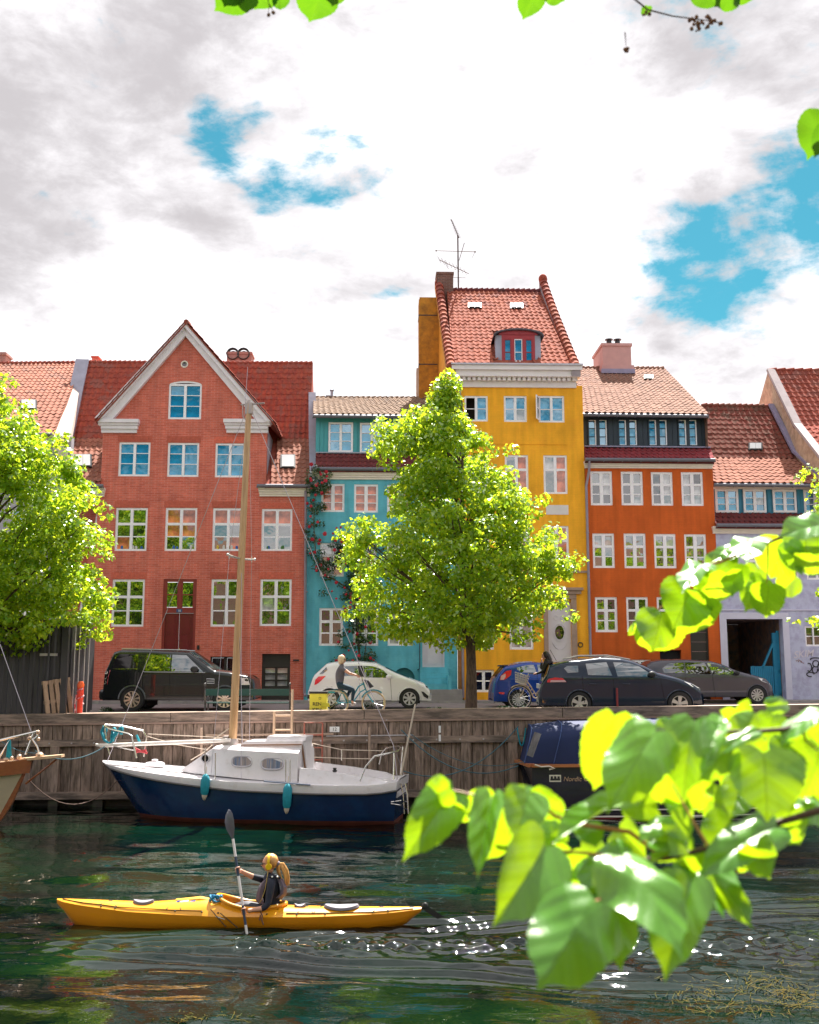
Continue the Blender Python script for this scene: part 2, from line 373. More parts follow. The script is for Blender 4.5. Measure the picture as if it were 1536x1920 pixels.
# ---- pantiles
def tile_unit():
    """unit pantile: x 0..1 across, y 0..1 up the slope, z in metres"""
    xs=[0,.12,.25,.42,.58,.72,.86,1.0]
    zs=[.040,.050,.030,.004,.0,.010,.028,.044]
    V=[];F=[];n=len(xs)
    for x,z in zip(xs,zs):V.append((x *1.06,-.06,z +.022))
    for x,z in zip(xs,zs):V.append((x *1.06,1.03,z))
    for x,z in zip(xs,zs):V.append((x *1.06,-.055,z +.000))
    for i in range(n -1):F.append((i,i +1,n +i +1,n +i));F.append((2*n +i,2*n +i +1,i +1,i))
    return np.array(V),F
TV,TF=tile_unit();TFA=np.array(TF)
def tile_mesh(mat):
    me=bpy.data.meshes.new('roof_tile');me.from_pydata([tuple(v) for v in TV],[],TF);me.materials.append(mat)
    me.polygons.foreach_set('use_smooth',[True]*len(me.polygons));me.set_sharp_from_angle(angle=R(50));me.update();return me
def tile_area(h,P00,P10,P01,P11,tw=.215,course=.315,skip=None,mat=None,jitter=.006):
    """fill the quad eave-left, eave-right, ridge-left, ridge-right with pantiles (local coordinates)"""
    P00,P10,P01,P11=map(Vector,(P00,P10,P01,P11))
    nx=max(1,round(((P10 -P00).length +(P11 -P01).length)/2/tw));ny=max(1,round(((P01 -P00).length +(P11 -P10).length)/2/course))
    def at(a,b):return (P00 *(1-a)+P10 *a)*(1-b)+(P01 *(1-a)+P11 *a)*b
    for j in range(ny):
        for i in range(nx):
            o=at(i /nx,j /ny);x=at((i +1)/nx,j /ny)-o;y=at(i /nx,(j +1)/ny)-o
            if skip is not None and skip(o +(x +y)/2):continue
            nrm=x.cross(y).normalized()
            o=o +nrm *(.012+random.uniform(-jitter,jitter))+y *random.uniform(-.03,.03)
            m=Matrix(((x.x,y.x,nrm.x,o.x),(x.y,y.y,nrm.y,o.y),(x.z,y.z,nrm.z,o.z),(0,0,0,1)))
            h.tiles.append((m,mat))
def emit_tiles(h,roof,cap=300):
    """the 300 tiles that show largest become parts of their own, the rest one stuff part per material"""
    cl=h.root.matrix_world.inverted() if False else None
    rt=Matrix.Translation(h.root.location)@Matrix.Rotation(FA,4,'Z');cp=Vector((0,0,CZ))
    def key(t):return ((rt @t[0].translation)-cp).length
    ts=sorted(h.tiles,key=key);per={}
    for m,mat in ts[:cap]:
        if mat.name not in per:per[mat.name]=tile_mesh(mat)
        obj('roof_tile',per[mat.name],roof,m)
    rest={}
    for m,mat in ts[cap:]:rest.setdefault(mat.name,[]).append(m)
    for mn,ms in rest.items():
        A=np.array([np.array(m) for m in ms]);Vh=np.concatenate([TV,np.ones((len(TV),1))],1)
        V=np.einsum('nij,kj->nki',A,Vh)[:,:,:3].reshape(-1,3)
        F=(TFA[None]+(np.arange(len(ms))*len(TV))[:,None,None]).reshape(-1,4)
        o=big_mesh('roof_tile_field',V,F,MATS[mn],roof,smooth=True);o['kind']='stuff'
        o.data.set_sharp_from_angle(angle=R(50))
def tile_mat(name,a,b,c,rough=.9):
    if name in MATS:return MATS[name]
    m=M(name,a,rough,var=.16,vscale=2.5,second=b,sscale=5.5,srange=(.42,.58),objrand=.14,spec=.12,bump=.15)
    nt=m.node_tree;N=nt.nodes.new;L=nt.links.new;bs=nt.nodes['Principled BSDF'];src=bs.inputs['Base Color'].links[0].from_socket
    tc=N('ShaderNodeTexCoord');v=N('ShaderNodeTexVoronoi');v.inputs['Scale'].default_value=3.6;L(tc.outputs['Object'],v.inputs['Vector'])
    sp=N('ShaderNodeSeparateColor');L(v.outputs['Color'],sp.inputs[0]);r=N('ShaderNodeMapRange');r.inputs['From Min'].default_value=.6;r.inputs['To Max'].default_value=.75;L(sp.outputs[0],r.inputs[0])
    mx=N('ShaderNodeMix');mx.data_type='RGBA';L(r.outputs[0],mx.inputs['Factor']);L(src,mx.inputs['A']);mx.inputs['B'].default_value=(*c,1);L(mx.outputs['Result'],bs.inputs['Base Color'])
    return m
T_RED=tile_mat('red_clay_tile',(.34,.08,.05),(.25,.06,.045),(.26,.11,.09))
T_PINK=tile_mat('pale_clay_tile',(.36,.15,.10),(.29,.12,.085),(.24,.13,.105))
T_ORG=tile_mat('orange_clay_tile',(.40,.125,.07),(.30,.08,.055),(.18,.07,.065))
T_BUFF=tile_mat('buff_weathered_tile',(.27,.185,.13),(.22,.15,.11),(.16,.12,.10))
T_DARK=tile_mat('dark_shaded_plum_tile',(.20,.045,.04),(.13,.04,.045),(.10,.05,.05))  # on the skirt roofs the attic's shade is put into this colour
LEAD=M('lead_sheet',(.34,.34,.42),.55,metal=.0,var=.15,bump=.2,bscale=8)
GUT=M('zinc_gutter',(.16,.16,.19),.45,metal=.3,var=.1)
CREAM=M('cream_cornice_paint',(.84,.75,.66),.6,var=.08,vscale=4,bump=.1)
DARKIN=M('dark_interior',(.012,.012,.015),.9,var=0)
SKYL=M('skylight_pane',(.55,.55,.56),.12,var=.05)
BLACKM=M('black_metal',(.02,.02,.022),.4,var=0)
def slab(h,P00,P10,P01,P11,mat,name='roof',dz=-.012,thick=.08):
    P=[Vector(p) for p in (P00,P10,P11,P01)];n=(P[1]-P[0]).cross(P[3]-P[0]).normalized()
    if n.z <0:n=-n
    a=[p +n *dz for p in P];b=[p +n *(dz -thick) for p in P]
    return MB().add(a +b,[(0,1,2,3),(7,6,5,4),(0,4,5,1),(1,5,6,2),(2,6,7,3),(3,7,4,0)])
def cornice(h,x0,x1,z0,z1,mat,proj=.22,y=0.0,name='cornice',steps=4):
    mb=MB();
    for i in range(steps):
        t0=i /steps;t1=(i +1)/steps;p=proj *(.25+.75*(t1 **1.3))
        mb.box(x0 -p *.25,x1 +p *.25,y -p,y -.002+.05,z0 +(z1 -z0)*t0,z0 +(z1 -z0)*t1 -(.004 if i <steps -1 else 0))
    return mb.build(name,mat,h.root)
def gutter(h,a,b,r=.07,parent=None):
    mb=MB();mb.tube([a,b],r,10);n=int((Vector(b)-Vector(a)).length /.7)
    for i in range(n +1):
        p=Vector(a).lerp(Vector(b),i /max(1,n));mb.box(p.x -.012,p.x +.012,p.y -r -.008,p.y +r,p.z -r -.01,p.z -r +.03)
    return mb.build('gutter',GUT,parent or h.root,smooth=True)
def skylight(h,r_px,quad,mat=SKYL,n=2):
    """roof window lying on a slope, given its photo rectangle and the slope quad"""
    P0,P1,P2=Vector(quad[0]),Vector(quad[1]),Vector(quad[2]);nr=(P1 -P0).cross(P2 -P0).normalized()
    if nr.z <0:nr=-nr
    rt=Matrix.Translation(h.root.location)@Matrix.Rotation(FA,4,'Z');inv=rt.inverted()
    o=inv @Vector((0,0,CZ))
    def hit(px,py):
        d=inv.to_3x3()@ray(px,py);t=(P0 +nr *.10-o).dot(nr)/d.dot(nr);return o +d *t
    x0,x1,y0,y1=r_px;c=[hit(x0,y1),hit(x1,y1),hit(x1 -(x1 -x0)*0.0,y0),hit(x0,y0)]
    c[3]=c[0]+(c[3]-c[0]);mb=MB();up=(c[3]-c[0]+c[2]-c[1])/2;c[3]=c[0]+up;c[2]=c[1]+up
    low=[p -nr *.16 for p in c];mb.add(low +c,[(0,1,5,4),(1,2,6,5),(2,3,7,6),(3,0,4,7),(4,5,6,7)])
    f=mb.build('skylight',BLACKM,h.root)
    e=.05;ax=(c[1]-c[0]).normalized();ay=up.normalized();q=[c[0]+ax *e +ay *e,c[1]-ax *e +ay *e,c[2]-ax *e -ay *e,c[3]+ax *e -ay *e]
    for k in range(n):
        a0=k /n +(.01 if k else 0);a1=(k +1)/n -.01
        qq=[q[0].lerp(q[1],a0),q[0].lerp(q[1],a1),q[3].lerp(q[2],a1),q[3].lerp(q[2],a0)]
        MB().add([p +nr *.004 for p in qq]+[p +nr *.016 for p in qq],[(4,5,6,7),(0,1,5,4),(1,2,6,5),(2,3,7,6),(3,0,4,7)]).build('pane',mat,f)
    return f
# ------------------------------------------------------------------ ground, hidden far side, water come first
PAVE=M('paving_stone',(.32,.27,.27),.85,var=.2,vscale=2,second=(.25,.21,.21),sscale=9,bump=.25,bscale=50)
ROADM=M('road_setts',(.25,.21,.215),.85,var=.25,vscale=1.5,second=(.24,.20,.20),sscale=12,bump=.5,bscale=26)
EARTH=M('far_ground',(.16,.15,.12),.9,var=.2)
def quay_y(X):return 27.85-.068*X
def cap_z(X):return .212+.0147*X
def build_ground():
    # street sheet from the quay to the house fronts
    xs=np.linspace(-60,60,61);ys=np.linspace(0,1,14);V=[];F=[]
    for X in xs:
        y0=quay_y(X)+.40;y1=48.0
        for t in ys:
            Y=y0 +(y1 -y0)*t;V.append((X,Y,ground_z(X,Y)))
    n=len(ys)
    for i in range(len(xs)-1):
        for j in range(n -1):F.append((i *n +j,(i +1)*n +j,(i +1)*n +j +1,i *n +j +1))
    mb=MB();mb.add(V,F);o=mb.build('road',ROADM,smooth=True);o['kind']='structure'
    # pavement in front of the houses, one step up
    kb=MB()
    for s in range(-28,28):
        a=Vector((0,FY0,0))+FE *s *1.0-FN *1.55;b=Vector((0,FY0,0))+FE *(s *1.0+.985)-FN *1.55
        kb.bar(a +Vector((0,0,.06)),b +Vector((0,0,.06)),.14,.14)
    k=kb.build('kerb',M('granite_kerb',(.34,.31,.31),.8,var=.2,bump=.3));k['kind']='structure'
    a=Vector((0,FY0,.115))-FE *30-FN *1.48;b=a +FE *60;c=b +FN *2.2;d=a +FN *2.2
    p=MB().add([a,b,c,d],[(0,1,2,3)]).build('pavement',PAVE);p['kind']='structure'
    # land beyond the houses, out to the horizon
    f=MB().add([(-1500,47.9,.0),(1500,47.9,.0),(1500,2500,.0),(-1500,2500,.0)],[(0,1,2,3)]).build('ground',EARTH);f['kind']='structure'
build_ground()

def hfix(h,roofobj):emit_tiles(h,roofobj)

# ================================================================== RED BRICK HOUSE WITH THE GABLE
RB=brick_mat('red_limewashed_brick',(.70,.17,.11),(.56,.115,.075),(.66,.26,.21),wash=(.60,.20,.15))
def red_house():
    h=House('brick_house','tall red brick house with white trimmed pointed gable above three windows reflecting blue sky',UZ(349,1312)[0])
    L=h.L;rc=h.rc
    xl=L(118,1300).x;xr=L(569.5,1300).x;zb=-.05;ze=L(500,925).z
    gl=L(191,860).x;gr=L(499,860).x;zg=L(349,806).z
    ap=L(349,622);tl=L(196,800);tr=L(497,803)
    W={}
    W['arch']=rc(316,378,714,786)
    up=[rc(222.5,281.4,829,893),rc(314,373,830,894),rc(403.5,459,831,895)]
    r2=[rc(130,181,951,1033),rc(216,276,952,1033),rc(309.5,369,952,1033),rc(398.5,457,952.5,1033),rc(490.5,548,954,1033)]
    r1=[rc(126,176,1086,1175),rc(209.5,270.5,1086,1175),rc(395.5,454,1086,1175),rc(487.5,546.5,1086,1174)]
    door=rc(303,366,1086,1300);door=(door[0],door[1],.10,door[3])
    bd=rc(490.5,544,1226,1311);bd=(bd[0],bd[1],.10,bd[3]);bd2=rc(134,169.5,1228,1311);bd2=(bd2[0],bd2[1],.10,bd2[3])
    bw=[rc(393.6,450,1231,1292),rc(207,262,1231,1292)]
    arch=W['arch'];xa,xb,za,zc=arch;pa=[(xa,za),(xb,za),(xb,zc -.16)]+[(xa +(xb -xa)*(.5+.5*math.cos(t)),zc -.16+.16*math.sin(t)) for t in [math.pi *k /8 for k in range(1,8)]]+[(xa,zc -.16)]
    vc=L(346,683);vent=[(vc.x +.13*math.cos(t),vc.z +.13*math.sin(t)) for t in [2*math.pi *k /12 for k in range(12)]]
    outline=[(xl,zb),(xr,zb),(xr,ze),(gr,ze),(gr,tr.z),(ap.x,ap.z),(gl,tl.z),(gl,ze),(xl,ze)]
    holes=[rect(r) for r in up +r2 +r1 +[door,bd,bd2]+bw]+[pa,vent]
    w=wall(h,outline,holes,RB,depth=.2)
    # base plinth and soldier courses above the openings
    pl=MB()
    cuts=sorted([(bd2[0],bd2[1]),(bd[0],bd[1]),(door[0],door[1]),(bw[0][0]-.02,bw[0][1]+.02),(bw[1][0]-.02,bw[1][1]+.02)]);x=xl
    for a,b in cuts +[(xr,xr)]:
        if a -x >.05:MB().box(x,a,-.03,.02,zb,.42).build('plinth',RB,w)
        x=b
    SC=M('soldier_course_brick',(.60,.13,.08),.85,var=.25,vscale=9,bump=.4,objrand=.2)
    for r in [up[0],up[1],up[2]]+r2[1:]+r1[1:]:
        n=11;a=r[0]-.06;b=r[1]+.06
        if r[1]>xr -.2:b=r[1]+.03
        mb=MB()
        for k in range(n *2):
            x0=a +(b -a)*k /(n *2);mb.box(x0 +.005,x0 +(b -a)/(n *2)-.005,-.008,.02,r[3]+.015,r[3]+.25)
        mb.build('soldier_course',SC,w)
    for r in up:window(h,r,rows=(.30,.64),thick=(0,0),pane=mixpane('blue','blue','blue','sky'))
    for r in r2:
        window(h,r,rows=(.36,.68),thick=(1,0),pane=lambda c,i:GL['red'] if i ==0 and random.random()<.6 else GL[random.choice(['tree','tree','tree','red'])])
    for r in r1:window(h,r,rows=(.36,.68),thick=(1,0),pane=mixpane('tree','tree','tree','dark','curtain'))
    for r in r2[1:]:
        for k in range(5):
            x=random.uniform(r[0]+.15,r[1]-.15);c=random.choice([('sill_green',(.05,.16,.03)),('sill_blue',(.02,.10,.35)),('sill_yellow',(.6,.4,.03)),('sill_white',(.6,.58,.55))]);MB().sphere((x,.055,r[2]+.13),.05,.02,random.uniform(.05,.11),7,5).build('sill_ornament',M(c[0],c[1],.6),h.root,smooth=True)
    # arched gable window
    aw=window(h,(xa,xb,za,zc -.12),rows=(.30,.64),thick=(0,0),pane=mixpane('blue','blue','sky'))
    mb=MB();N=10;cx=(xa +xb)/2;hw=(xb -xa)/2
    for k in range(N):
        t0,t1=math.pi *k /N,math.pi *(k +1)/N
        P=[(cx +hw *math.cos(t0),zc -.16+.16*math.sin(t0)),(cx +hw *math.cos(t1),zc -.16+.16*math.sin(t1)),(cx +hw *.93*math.cos(t1),zc -.20+.13*math.sin(t1)),(cx +hw *.93*math.cos(t0),zc -.20+.13*math.sin(t0))]
        mb.add([(p[0],.02,p[1]) for p in P]+[(p[0],.09,p[1]) for p in P],[(0,1,2,3),(0,4,5,1),(3,2,6,7)])
    mb.build('arch_head',WHITE,aw)
    mb=MB();mb.tube([(vc.x +.12*math.cos(t),-.005,vc.z +.12*math.sin(t)) for t in [2*math.pi *k /16 for k in range(16)]],.03,6,closed=True);mb.build('vent_ring',CREAM,h.root,smooth=True)
    MB().box(vc.x -.12,vc.x +.12,.06,.10,vc.z -.12,vc.z +.12).build('vent_grille',M('vent_grey',(.3,.28,.32),.7),h.root)
    # doors
    DR=M('oxblood_paint',(.17,.012,.018),.35,var=.1,vscale=6);DF=M('door_frame_red',(.26,.03,.028),.4,var=.1)
    zt=L(335,1144).z;mb=MB();x0,x1,z0,z1=door;m=(x0 +x1)/2
    mb.box(x0,x0 +.09,.03,.12,z0,z1);mb.box(x1 -.09,x1,.03,.12,z0,z1);mb.box(x0 +.09,x1 -.09,.03,.12,z1 -.10,z1);mb.box(x0 +.09,x1 -.09,.02,.12,zt -.11,zt +.10)
    mb.box(m -.05,m +.05,.035,.10,zt +.1,z1 -.1)
    for s in (0,1):
        a=x0 +.09 if s ==0 else m +.05;b=m -.05 if s ==0 else x1 -.09;zz=zt +.1+(z1 -.1-zt -.1)*.5;mb.box(a,b,.05,.09,zz -.02,zz +.02)
        mb.box(a,a +.05,.045,.09,zt +.1,z1 -.1);mb.box(b -.05,b,.045,.09,zt +.1,z1 -.1)
    df=mb.build('door_frame',DF,h.root)
    for s in (0,1):
        a=x0 +.14 if s ==0 else m +.10;b=m -.10 if s ==0 else x1 -.14
        for q in (0,1):
            zq0=zt +.12+q *(z1 -.22-zt)/2;p=obj('pane',pane_mesh(b -a,(z1 -.26-zt)/2,GL['tree']),df);p.location=((a +b)/2,.08,zq0 +(z1 -.26-zt)/4)
    for s in (0,1):
        a=x0 +.092 if s ==0 else m +.006;b=m -.006 if s ==0 else x1 -.092;mb=MB();zb0=z0 +.5;top=zt -.115
        mb.box(a,b,.08,.13,zb0,top);H=top -zb0
        for (f0,f1) in ((.05,.33),(.38,.66),(.71,.96)):
            for (g,yy) in ((.10,.068),(.16,.058)):mb.box(a +g,b -g,yy,.081,zb0 +H *f0 +(g -.1),zb0 +H *f1 -(g -.1))
        d=mb.build('door',DR,h.root)
        if s:
            k=MB();k.tube([(a +.04,.06,zb0 +H *.42),(a +.04,.03,zb0 +H *.44),(a +.04,.03,zb0 +H *.50),(a +.04,.06,zb0 +H *.52)],.014,6);k.build('handle',M('brass',(.65,.45,.15),.25,metal=1,var=0),d,smooth=True)
    st=MB()
    for k in range(3):st.box(x0 -.15+0*k,x1 +.15,-.75+k *.26,.06+.0*k,.115+k *.16,.115+(k +1)*.16-.003)
    st.build('door_step',M('grey_stone_step',(.30,.27,.27),.8,var=.15,bump=.3),h.root)
    num=bpy.data.curves.new('house_number','FONT');num.body='18';num.size=.11;num.align_x='CENTER';num.extrude=.002
    NB=M('number_plate_blue',(.05,.07,.2),.4,var=0)
    pb=MB().box(m -.11,m +.11,.008,.018,zt -.085,zt +.045).build('number_plate',NB,h.root)
    no=bpy.data.objects.new('house_number',num);link(no,pb);no.location=(m,.004,zt -.06);no.rotation_euler=(R(90),0,0);num.materials.append(M('sign_white',(.8,.8,.8),.5,var=0))
    # basement doors and windows (dark)
    BD=M('black_door_paint',(.025,.02,.018),.45,var=.1)
    for r in (bd,bd2):
        x0,x1,z0,z1=r;mb=MB();mb.box(x0,x1,.19,.23,z0,z1)
        mb.box(x0,x0 +.1,.1,.19,z0,z1 -.3);mb.box(x1 -.1,x1,.1,.19,z0,z1 -.3);mb.box(x0 +.1,x1 -.1,.1,.19,z1 -.5,z1 -.3);mb.box(x0 +.1,x1 -.1,.13,.19,z0,z0 +.5)
        mid=(x0 +x1)/2;mb.box(mid -.03,mid +.03,.13,.19,z0 +.5,z1 -.5)
        for q in (.33,.66):zz=z0 +.5+(z1 -1.0-z0)*q;mb.box(x0 +.1,mid -.03,.14,.185,zz -.015,zz +.015);mb.box(mid +.03,x1 -.1,.14,.185,zz -.015,zz +.015)
        d=mb.build('basement_door',BD,h.root)
        for c in (0,1):
            for q in range(3):
                a=x0 +.12 if c ==0 else mid +.045;b=mid -.045 if c ==0 else x1 -.12;dz=(z1 -1.0-z0)/3;p=obj('pane',pane_mesh(b -a,dz -.05,GL['curtain'] if r is bd else GL['dark']),d);p.location=((a +b)/2,.17,z0 +.5+dz *(q +.5))
    for r in bw:window(h,r,rows=(.5,),thick=(0,),mat=BD,pane=GL['dark'],y=.1,fw=.05)
    # raking white cornice of the gable
    def rake(pts_out,pts_in,d0,d1):
        P=[(p.x,p.z) for p in pts_out]+[(p.x,p.z) for p in pts_in[::-1]]
        return P,d0,d1
    mb=MB();o0,oa,o1=L(181.5,787),L(349,607),L(514,793);i0,ia,i1=L(213,788),L(349,632),L(484,793)
    mid0,mida,mid1=L(196,788),L(349,618),L(500,793)
    for (A,B,Cc,D,y0,y1) in ((o0,oa,mida,mid0,-.32,.30),(mid0,mida,ia,i0,-.18,.28),(oa,o1,mid1,mida,-.322,.302),(mida,mid1,i1,ia,-.182,.282)):
        mb.prism([(p.x,p.z) for p in (A,B,Cc,D)],lambda x,z,y0=y0:(x,y0,z),lambda x,z,y1=y1:(x,y1,z))
    mb.build('raking_cornice',M('white_gable_trim',(.80,.74,.78),.6,var=.08,vscale=3,bump=.15),h.root)
    GT=M('white_gable_trim')
    for (a,b) in ((187,262),(421,508)):
        q=[L(a,788),L(b,813)]
        x0,x1=q[0].x,q[1].x;zt,zb2=L(a,788).z,L(a,812).z;mb=MB();H=zt -zb2
        for (f0,f1,pr,sh) in ((0,.28,.10,.10),(.28,.55,.17,.06),(.55,.72,.22,.03),(.72,1.0,.29,.0)):
            if a <300:mb.box(x0 -0+(.10 if f1 <.6 else .0),x1 -sh,-pr,.03,zb2 +H *f0,zb2 +H *f1 -.004)
            else:mb.box(x0 +sh,x1 -(.10 if f1 <.6 else .0),-pr,.03,zb2 +H *f0,zb2 +H *f1 -.004)
        mb.build('cornice_return',GT,h.root)
    # wing cornices and gutters
    for (a,b) in ((112,198),(481,583)):
        q0,q1=L(a,931),L(b,916);c=cornice(h,q0.x +.15,q1.x -.05,q0.z,q1.z,CREAM,.26);gutter(h,(q0.x +.05,-.34,q1.z +.04),(q1.x,-.34,q1.z +.04))
    # main roof: flared foot and steep upper slope
    E0,E1=L(112,912,-.30),L(583,913,-.30);K0,K1=L(134,822,2.15),L(579.5,823,2.15);R0,R1=L(163,680,4.4),L(586.5,682,4.4)
    m2=slab(h,K0,K1,R0,R1,T_RED);mb=m2
    for (xa_,xb_) in ((None,gl),(gr,None)):
        tf=lambda A,B,x:A.lerp(B,(x -A.x)/(B.x -A.x));ea,eb=(E0,tf(E0,E1,xb_)) if xa_ is None else (tf(E0,E1,xa_),E1);ka,kb=(K0,tf(K0,K1,xb_ +.1)) if xa_ is None else (tf(K0,K1,xa_),K1);m3=slab(h,ea,eb,ka,kb,T_RED);mb.add(m3.v,m3.f)
    back=[R0,R1,R1 +Vector((0,4,-5)),R0 +Vector((0,4,-5))];mb.add(back,[(0,1,2,3)])
    for s_,(e,k,r_) in enumerate(((E0,K0,R0),(E1,K1,R1))):
        mb.add([e,k,r_,r_ +Vector((0,4,-5)),(r_.x,8.4,0),(e.x,.3,0),(e.x,.3,e.z)],[(0,1,2,3,4,5,6)])
    roof=mb.build('roof',T_RED,h.root)
    gw0,gw1=gl -.1,gr +.55
    sk=[rc(137,173,848,878),rc(524,556,850,880)]
    def skipf(p):
        if p.y <2.4 and gw0 <p.x <gw1 -.35:return True
        if p.z >zg -.3:
            f=(p.z -zg)/(ap.z -zg)
            half=(gr -gl)/2*(1-f);return abs(p.x -ap.x)<half -.2
        return False
    tile_area(h,E0,E1,K0,K1,skip=lambda p:skipf(p) or (gl <p.x <gr +.35-.2*(p.z -ze)),mat=T_PINK)  # paler tiles put the sunlight on the flared foot into the colour
    tile_area(h,K0,K1,R0,R1,skip=skipf,mat=T_RED)
    # cross roof over the gable
    la=L(349,604,-.36);lt=L(180,789,-.36);rt_=L(516,795,-.36);bk=Vector((0,5.2,0))
    g=MB();
    for (a,b) in ((lt,la),(la,rt_)):g.add([a,b,b +bk,a +bk,a -Vector((0,0,.07)),b -Vector((0,0,.07)),b +bk -Vector((0,0,.07)),a +bk -Vector((0,0,.07))],[(0,1,2,3),(4,7,6,5),(0,4,5,1),(0,3,7,4),(1,5,6,2)])
    go=g.build('gable_roof',T_RED,h.root)
    tile_area(h,lt +bk *.55,lt,la +bk *.55,la,mat=T_RED);tile_area(h,rt_,rt_ +bk *.55,la,la +bk *.55,mat=T_RED)
    rd=MB();n=12
    for k in range(n):rd.tube([la +bk *k /n +Vector((0,0,.02)),la +bk *(k +.97)/n +Vector((0,0,.05))],[.10,.12],8)
    rd.build('ridge_tiles',T_RED,go,smooth=True)
    # lead-clad cheeks of the gable
    MB().box(gr -.02,gr +.02,.34,3.2,ze -.3,tr.z -.02).build('gable_cheek',LEAD,h.root);MB().box(gl -.02,gl +.02,.34,3.2,ze -.3,tl.z -.02).build('gable_cheek',LEAD,h.root)
    fl=MB().bar((gr +.02,.3,ze +.05),(gr +.12,2.3,tr.z -.25),.30,.06);fl.build('lead_flashing',LEAD,h.root)
    # ridge
    rm=MB();n=46
    for k in range(n):
        a=R0.lerp(R1,k /n);b=R0.lerp(R1,(k +.97)/n);rm.tube([a +Vector((0,.02,.0)),b +Vector((0,.02,.03))],[.09,.11],8)
    rm.build('ridge_tiles',T_RED,roof,smooth=True)
    # lead verges on both party walls
    for (A,B,Cc,x,wd) in ((E0,K0,R0,-.18,.55),(E1 +Vector((.02,0,0)),K1 +Vector((.04,0,0)),L(581,742,3.5),.10,.3)):
        mb=MB();up=Vector((0,-.04,.10))
        for a,b in ((A,B),(B,Cc)):
            a=a +up +Vector((x,0,0));b=b +up +Vector((x,0,0));mb.bar(a,b,wd,.12,up=(0,0,1))
        mb.build('lead_verge',LEAD,h.root)
    skylight(h,(139,172,851,874),(E0,E1,K1));skylight(h,(526,554,852,876),(E0,E1,K1),n=1)
    # chimney with two round cowls, and a small stack
    CH=M('pink_render_chimney',(.42,.22,.19),.85,var=.15,bump=.2)
    a,b=L(425,686,5.2),L(472,659,5.2);mb=MB().box(a.x,b.x,5.2,6.0,a.z -1,b.z);mb.box(a.x -.04,b.x +.04,5.16,6.04,b.z -.12,b.z -.04);c=mb.build('chimney',CH,h.root)
    for px in (436,456):
        p=L(px,663,5.1);mb=MB();mb.tube([(p.x,5.6,b.z -.05),(p.x,5.6,p.z +.0),(p.x,5.3,p.z +.04)],.16,12);mb.lathe([(.24,-.02),(.28,.0),(.28,.1),(.2,.12)],(p.x,5.15,p.z +.02),(0,1,0),16);mb.build('chimney_cowl',BLACKM,c,smooth=True)
    a,b=L(172,682,5.0),L(184,667,5.0);MB().box(a.x,b.x,5,5.5,a.z -1,b.z).box(a.x -.04,b.x +.04,4.96,5.54,b.z -.08,b.z -.02).build('chimney',RB,h.root)
    # downpipe between red and teal
    dp=MB();a=L(574,935);b=L(571.5,1302);dp.tube([(a.x,-.30,a.z +.25),(a.x,-.10,a.z -.1),(b.x,-.10,b.z +.05),(b.x +.05,-.22,b.z -.05)],.05,8)
    for zz in np.arange(b.z +.6,a.z,1.6):dp.lathe([(.065,-.02),(.065,.02)],(b.x,-.10,zz),(0,0,1),8)
    dp.build('downpipe',M('old_grey_pipe',(.28,.24,.30),.5,var=.15),h.root,smooth=True)
    mb=MB();wv=L(556,1238);mb.box(wv.x -.12,wv.x +.1,-.06,-.0,wv.z -.03,wv.z +.03);mb.build('wall_bracket',BLACKM,h.root)
    wv=L(372,1214);MB().box(wv.x -.04,wv.x +.04,-.05,0,wv.z -.08,wv.z +.08).build('door_bell',BLACKM,h.root)
    emit_tiles(h,roof);return h
red_house()

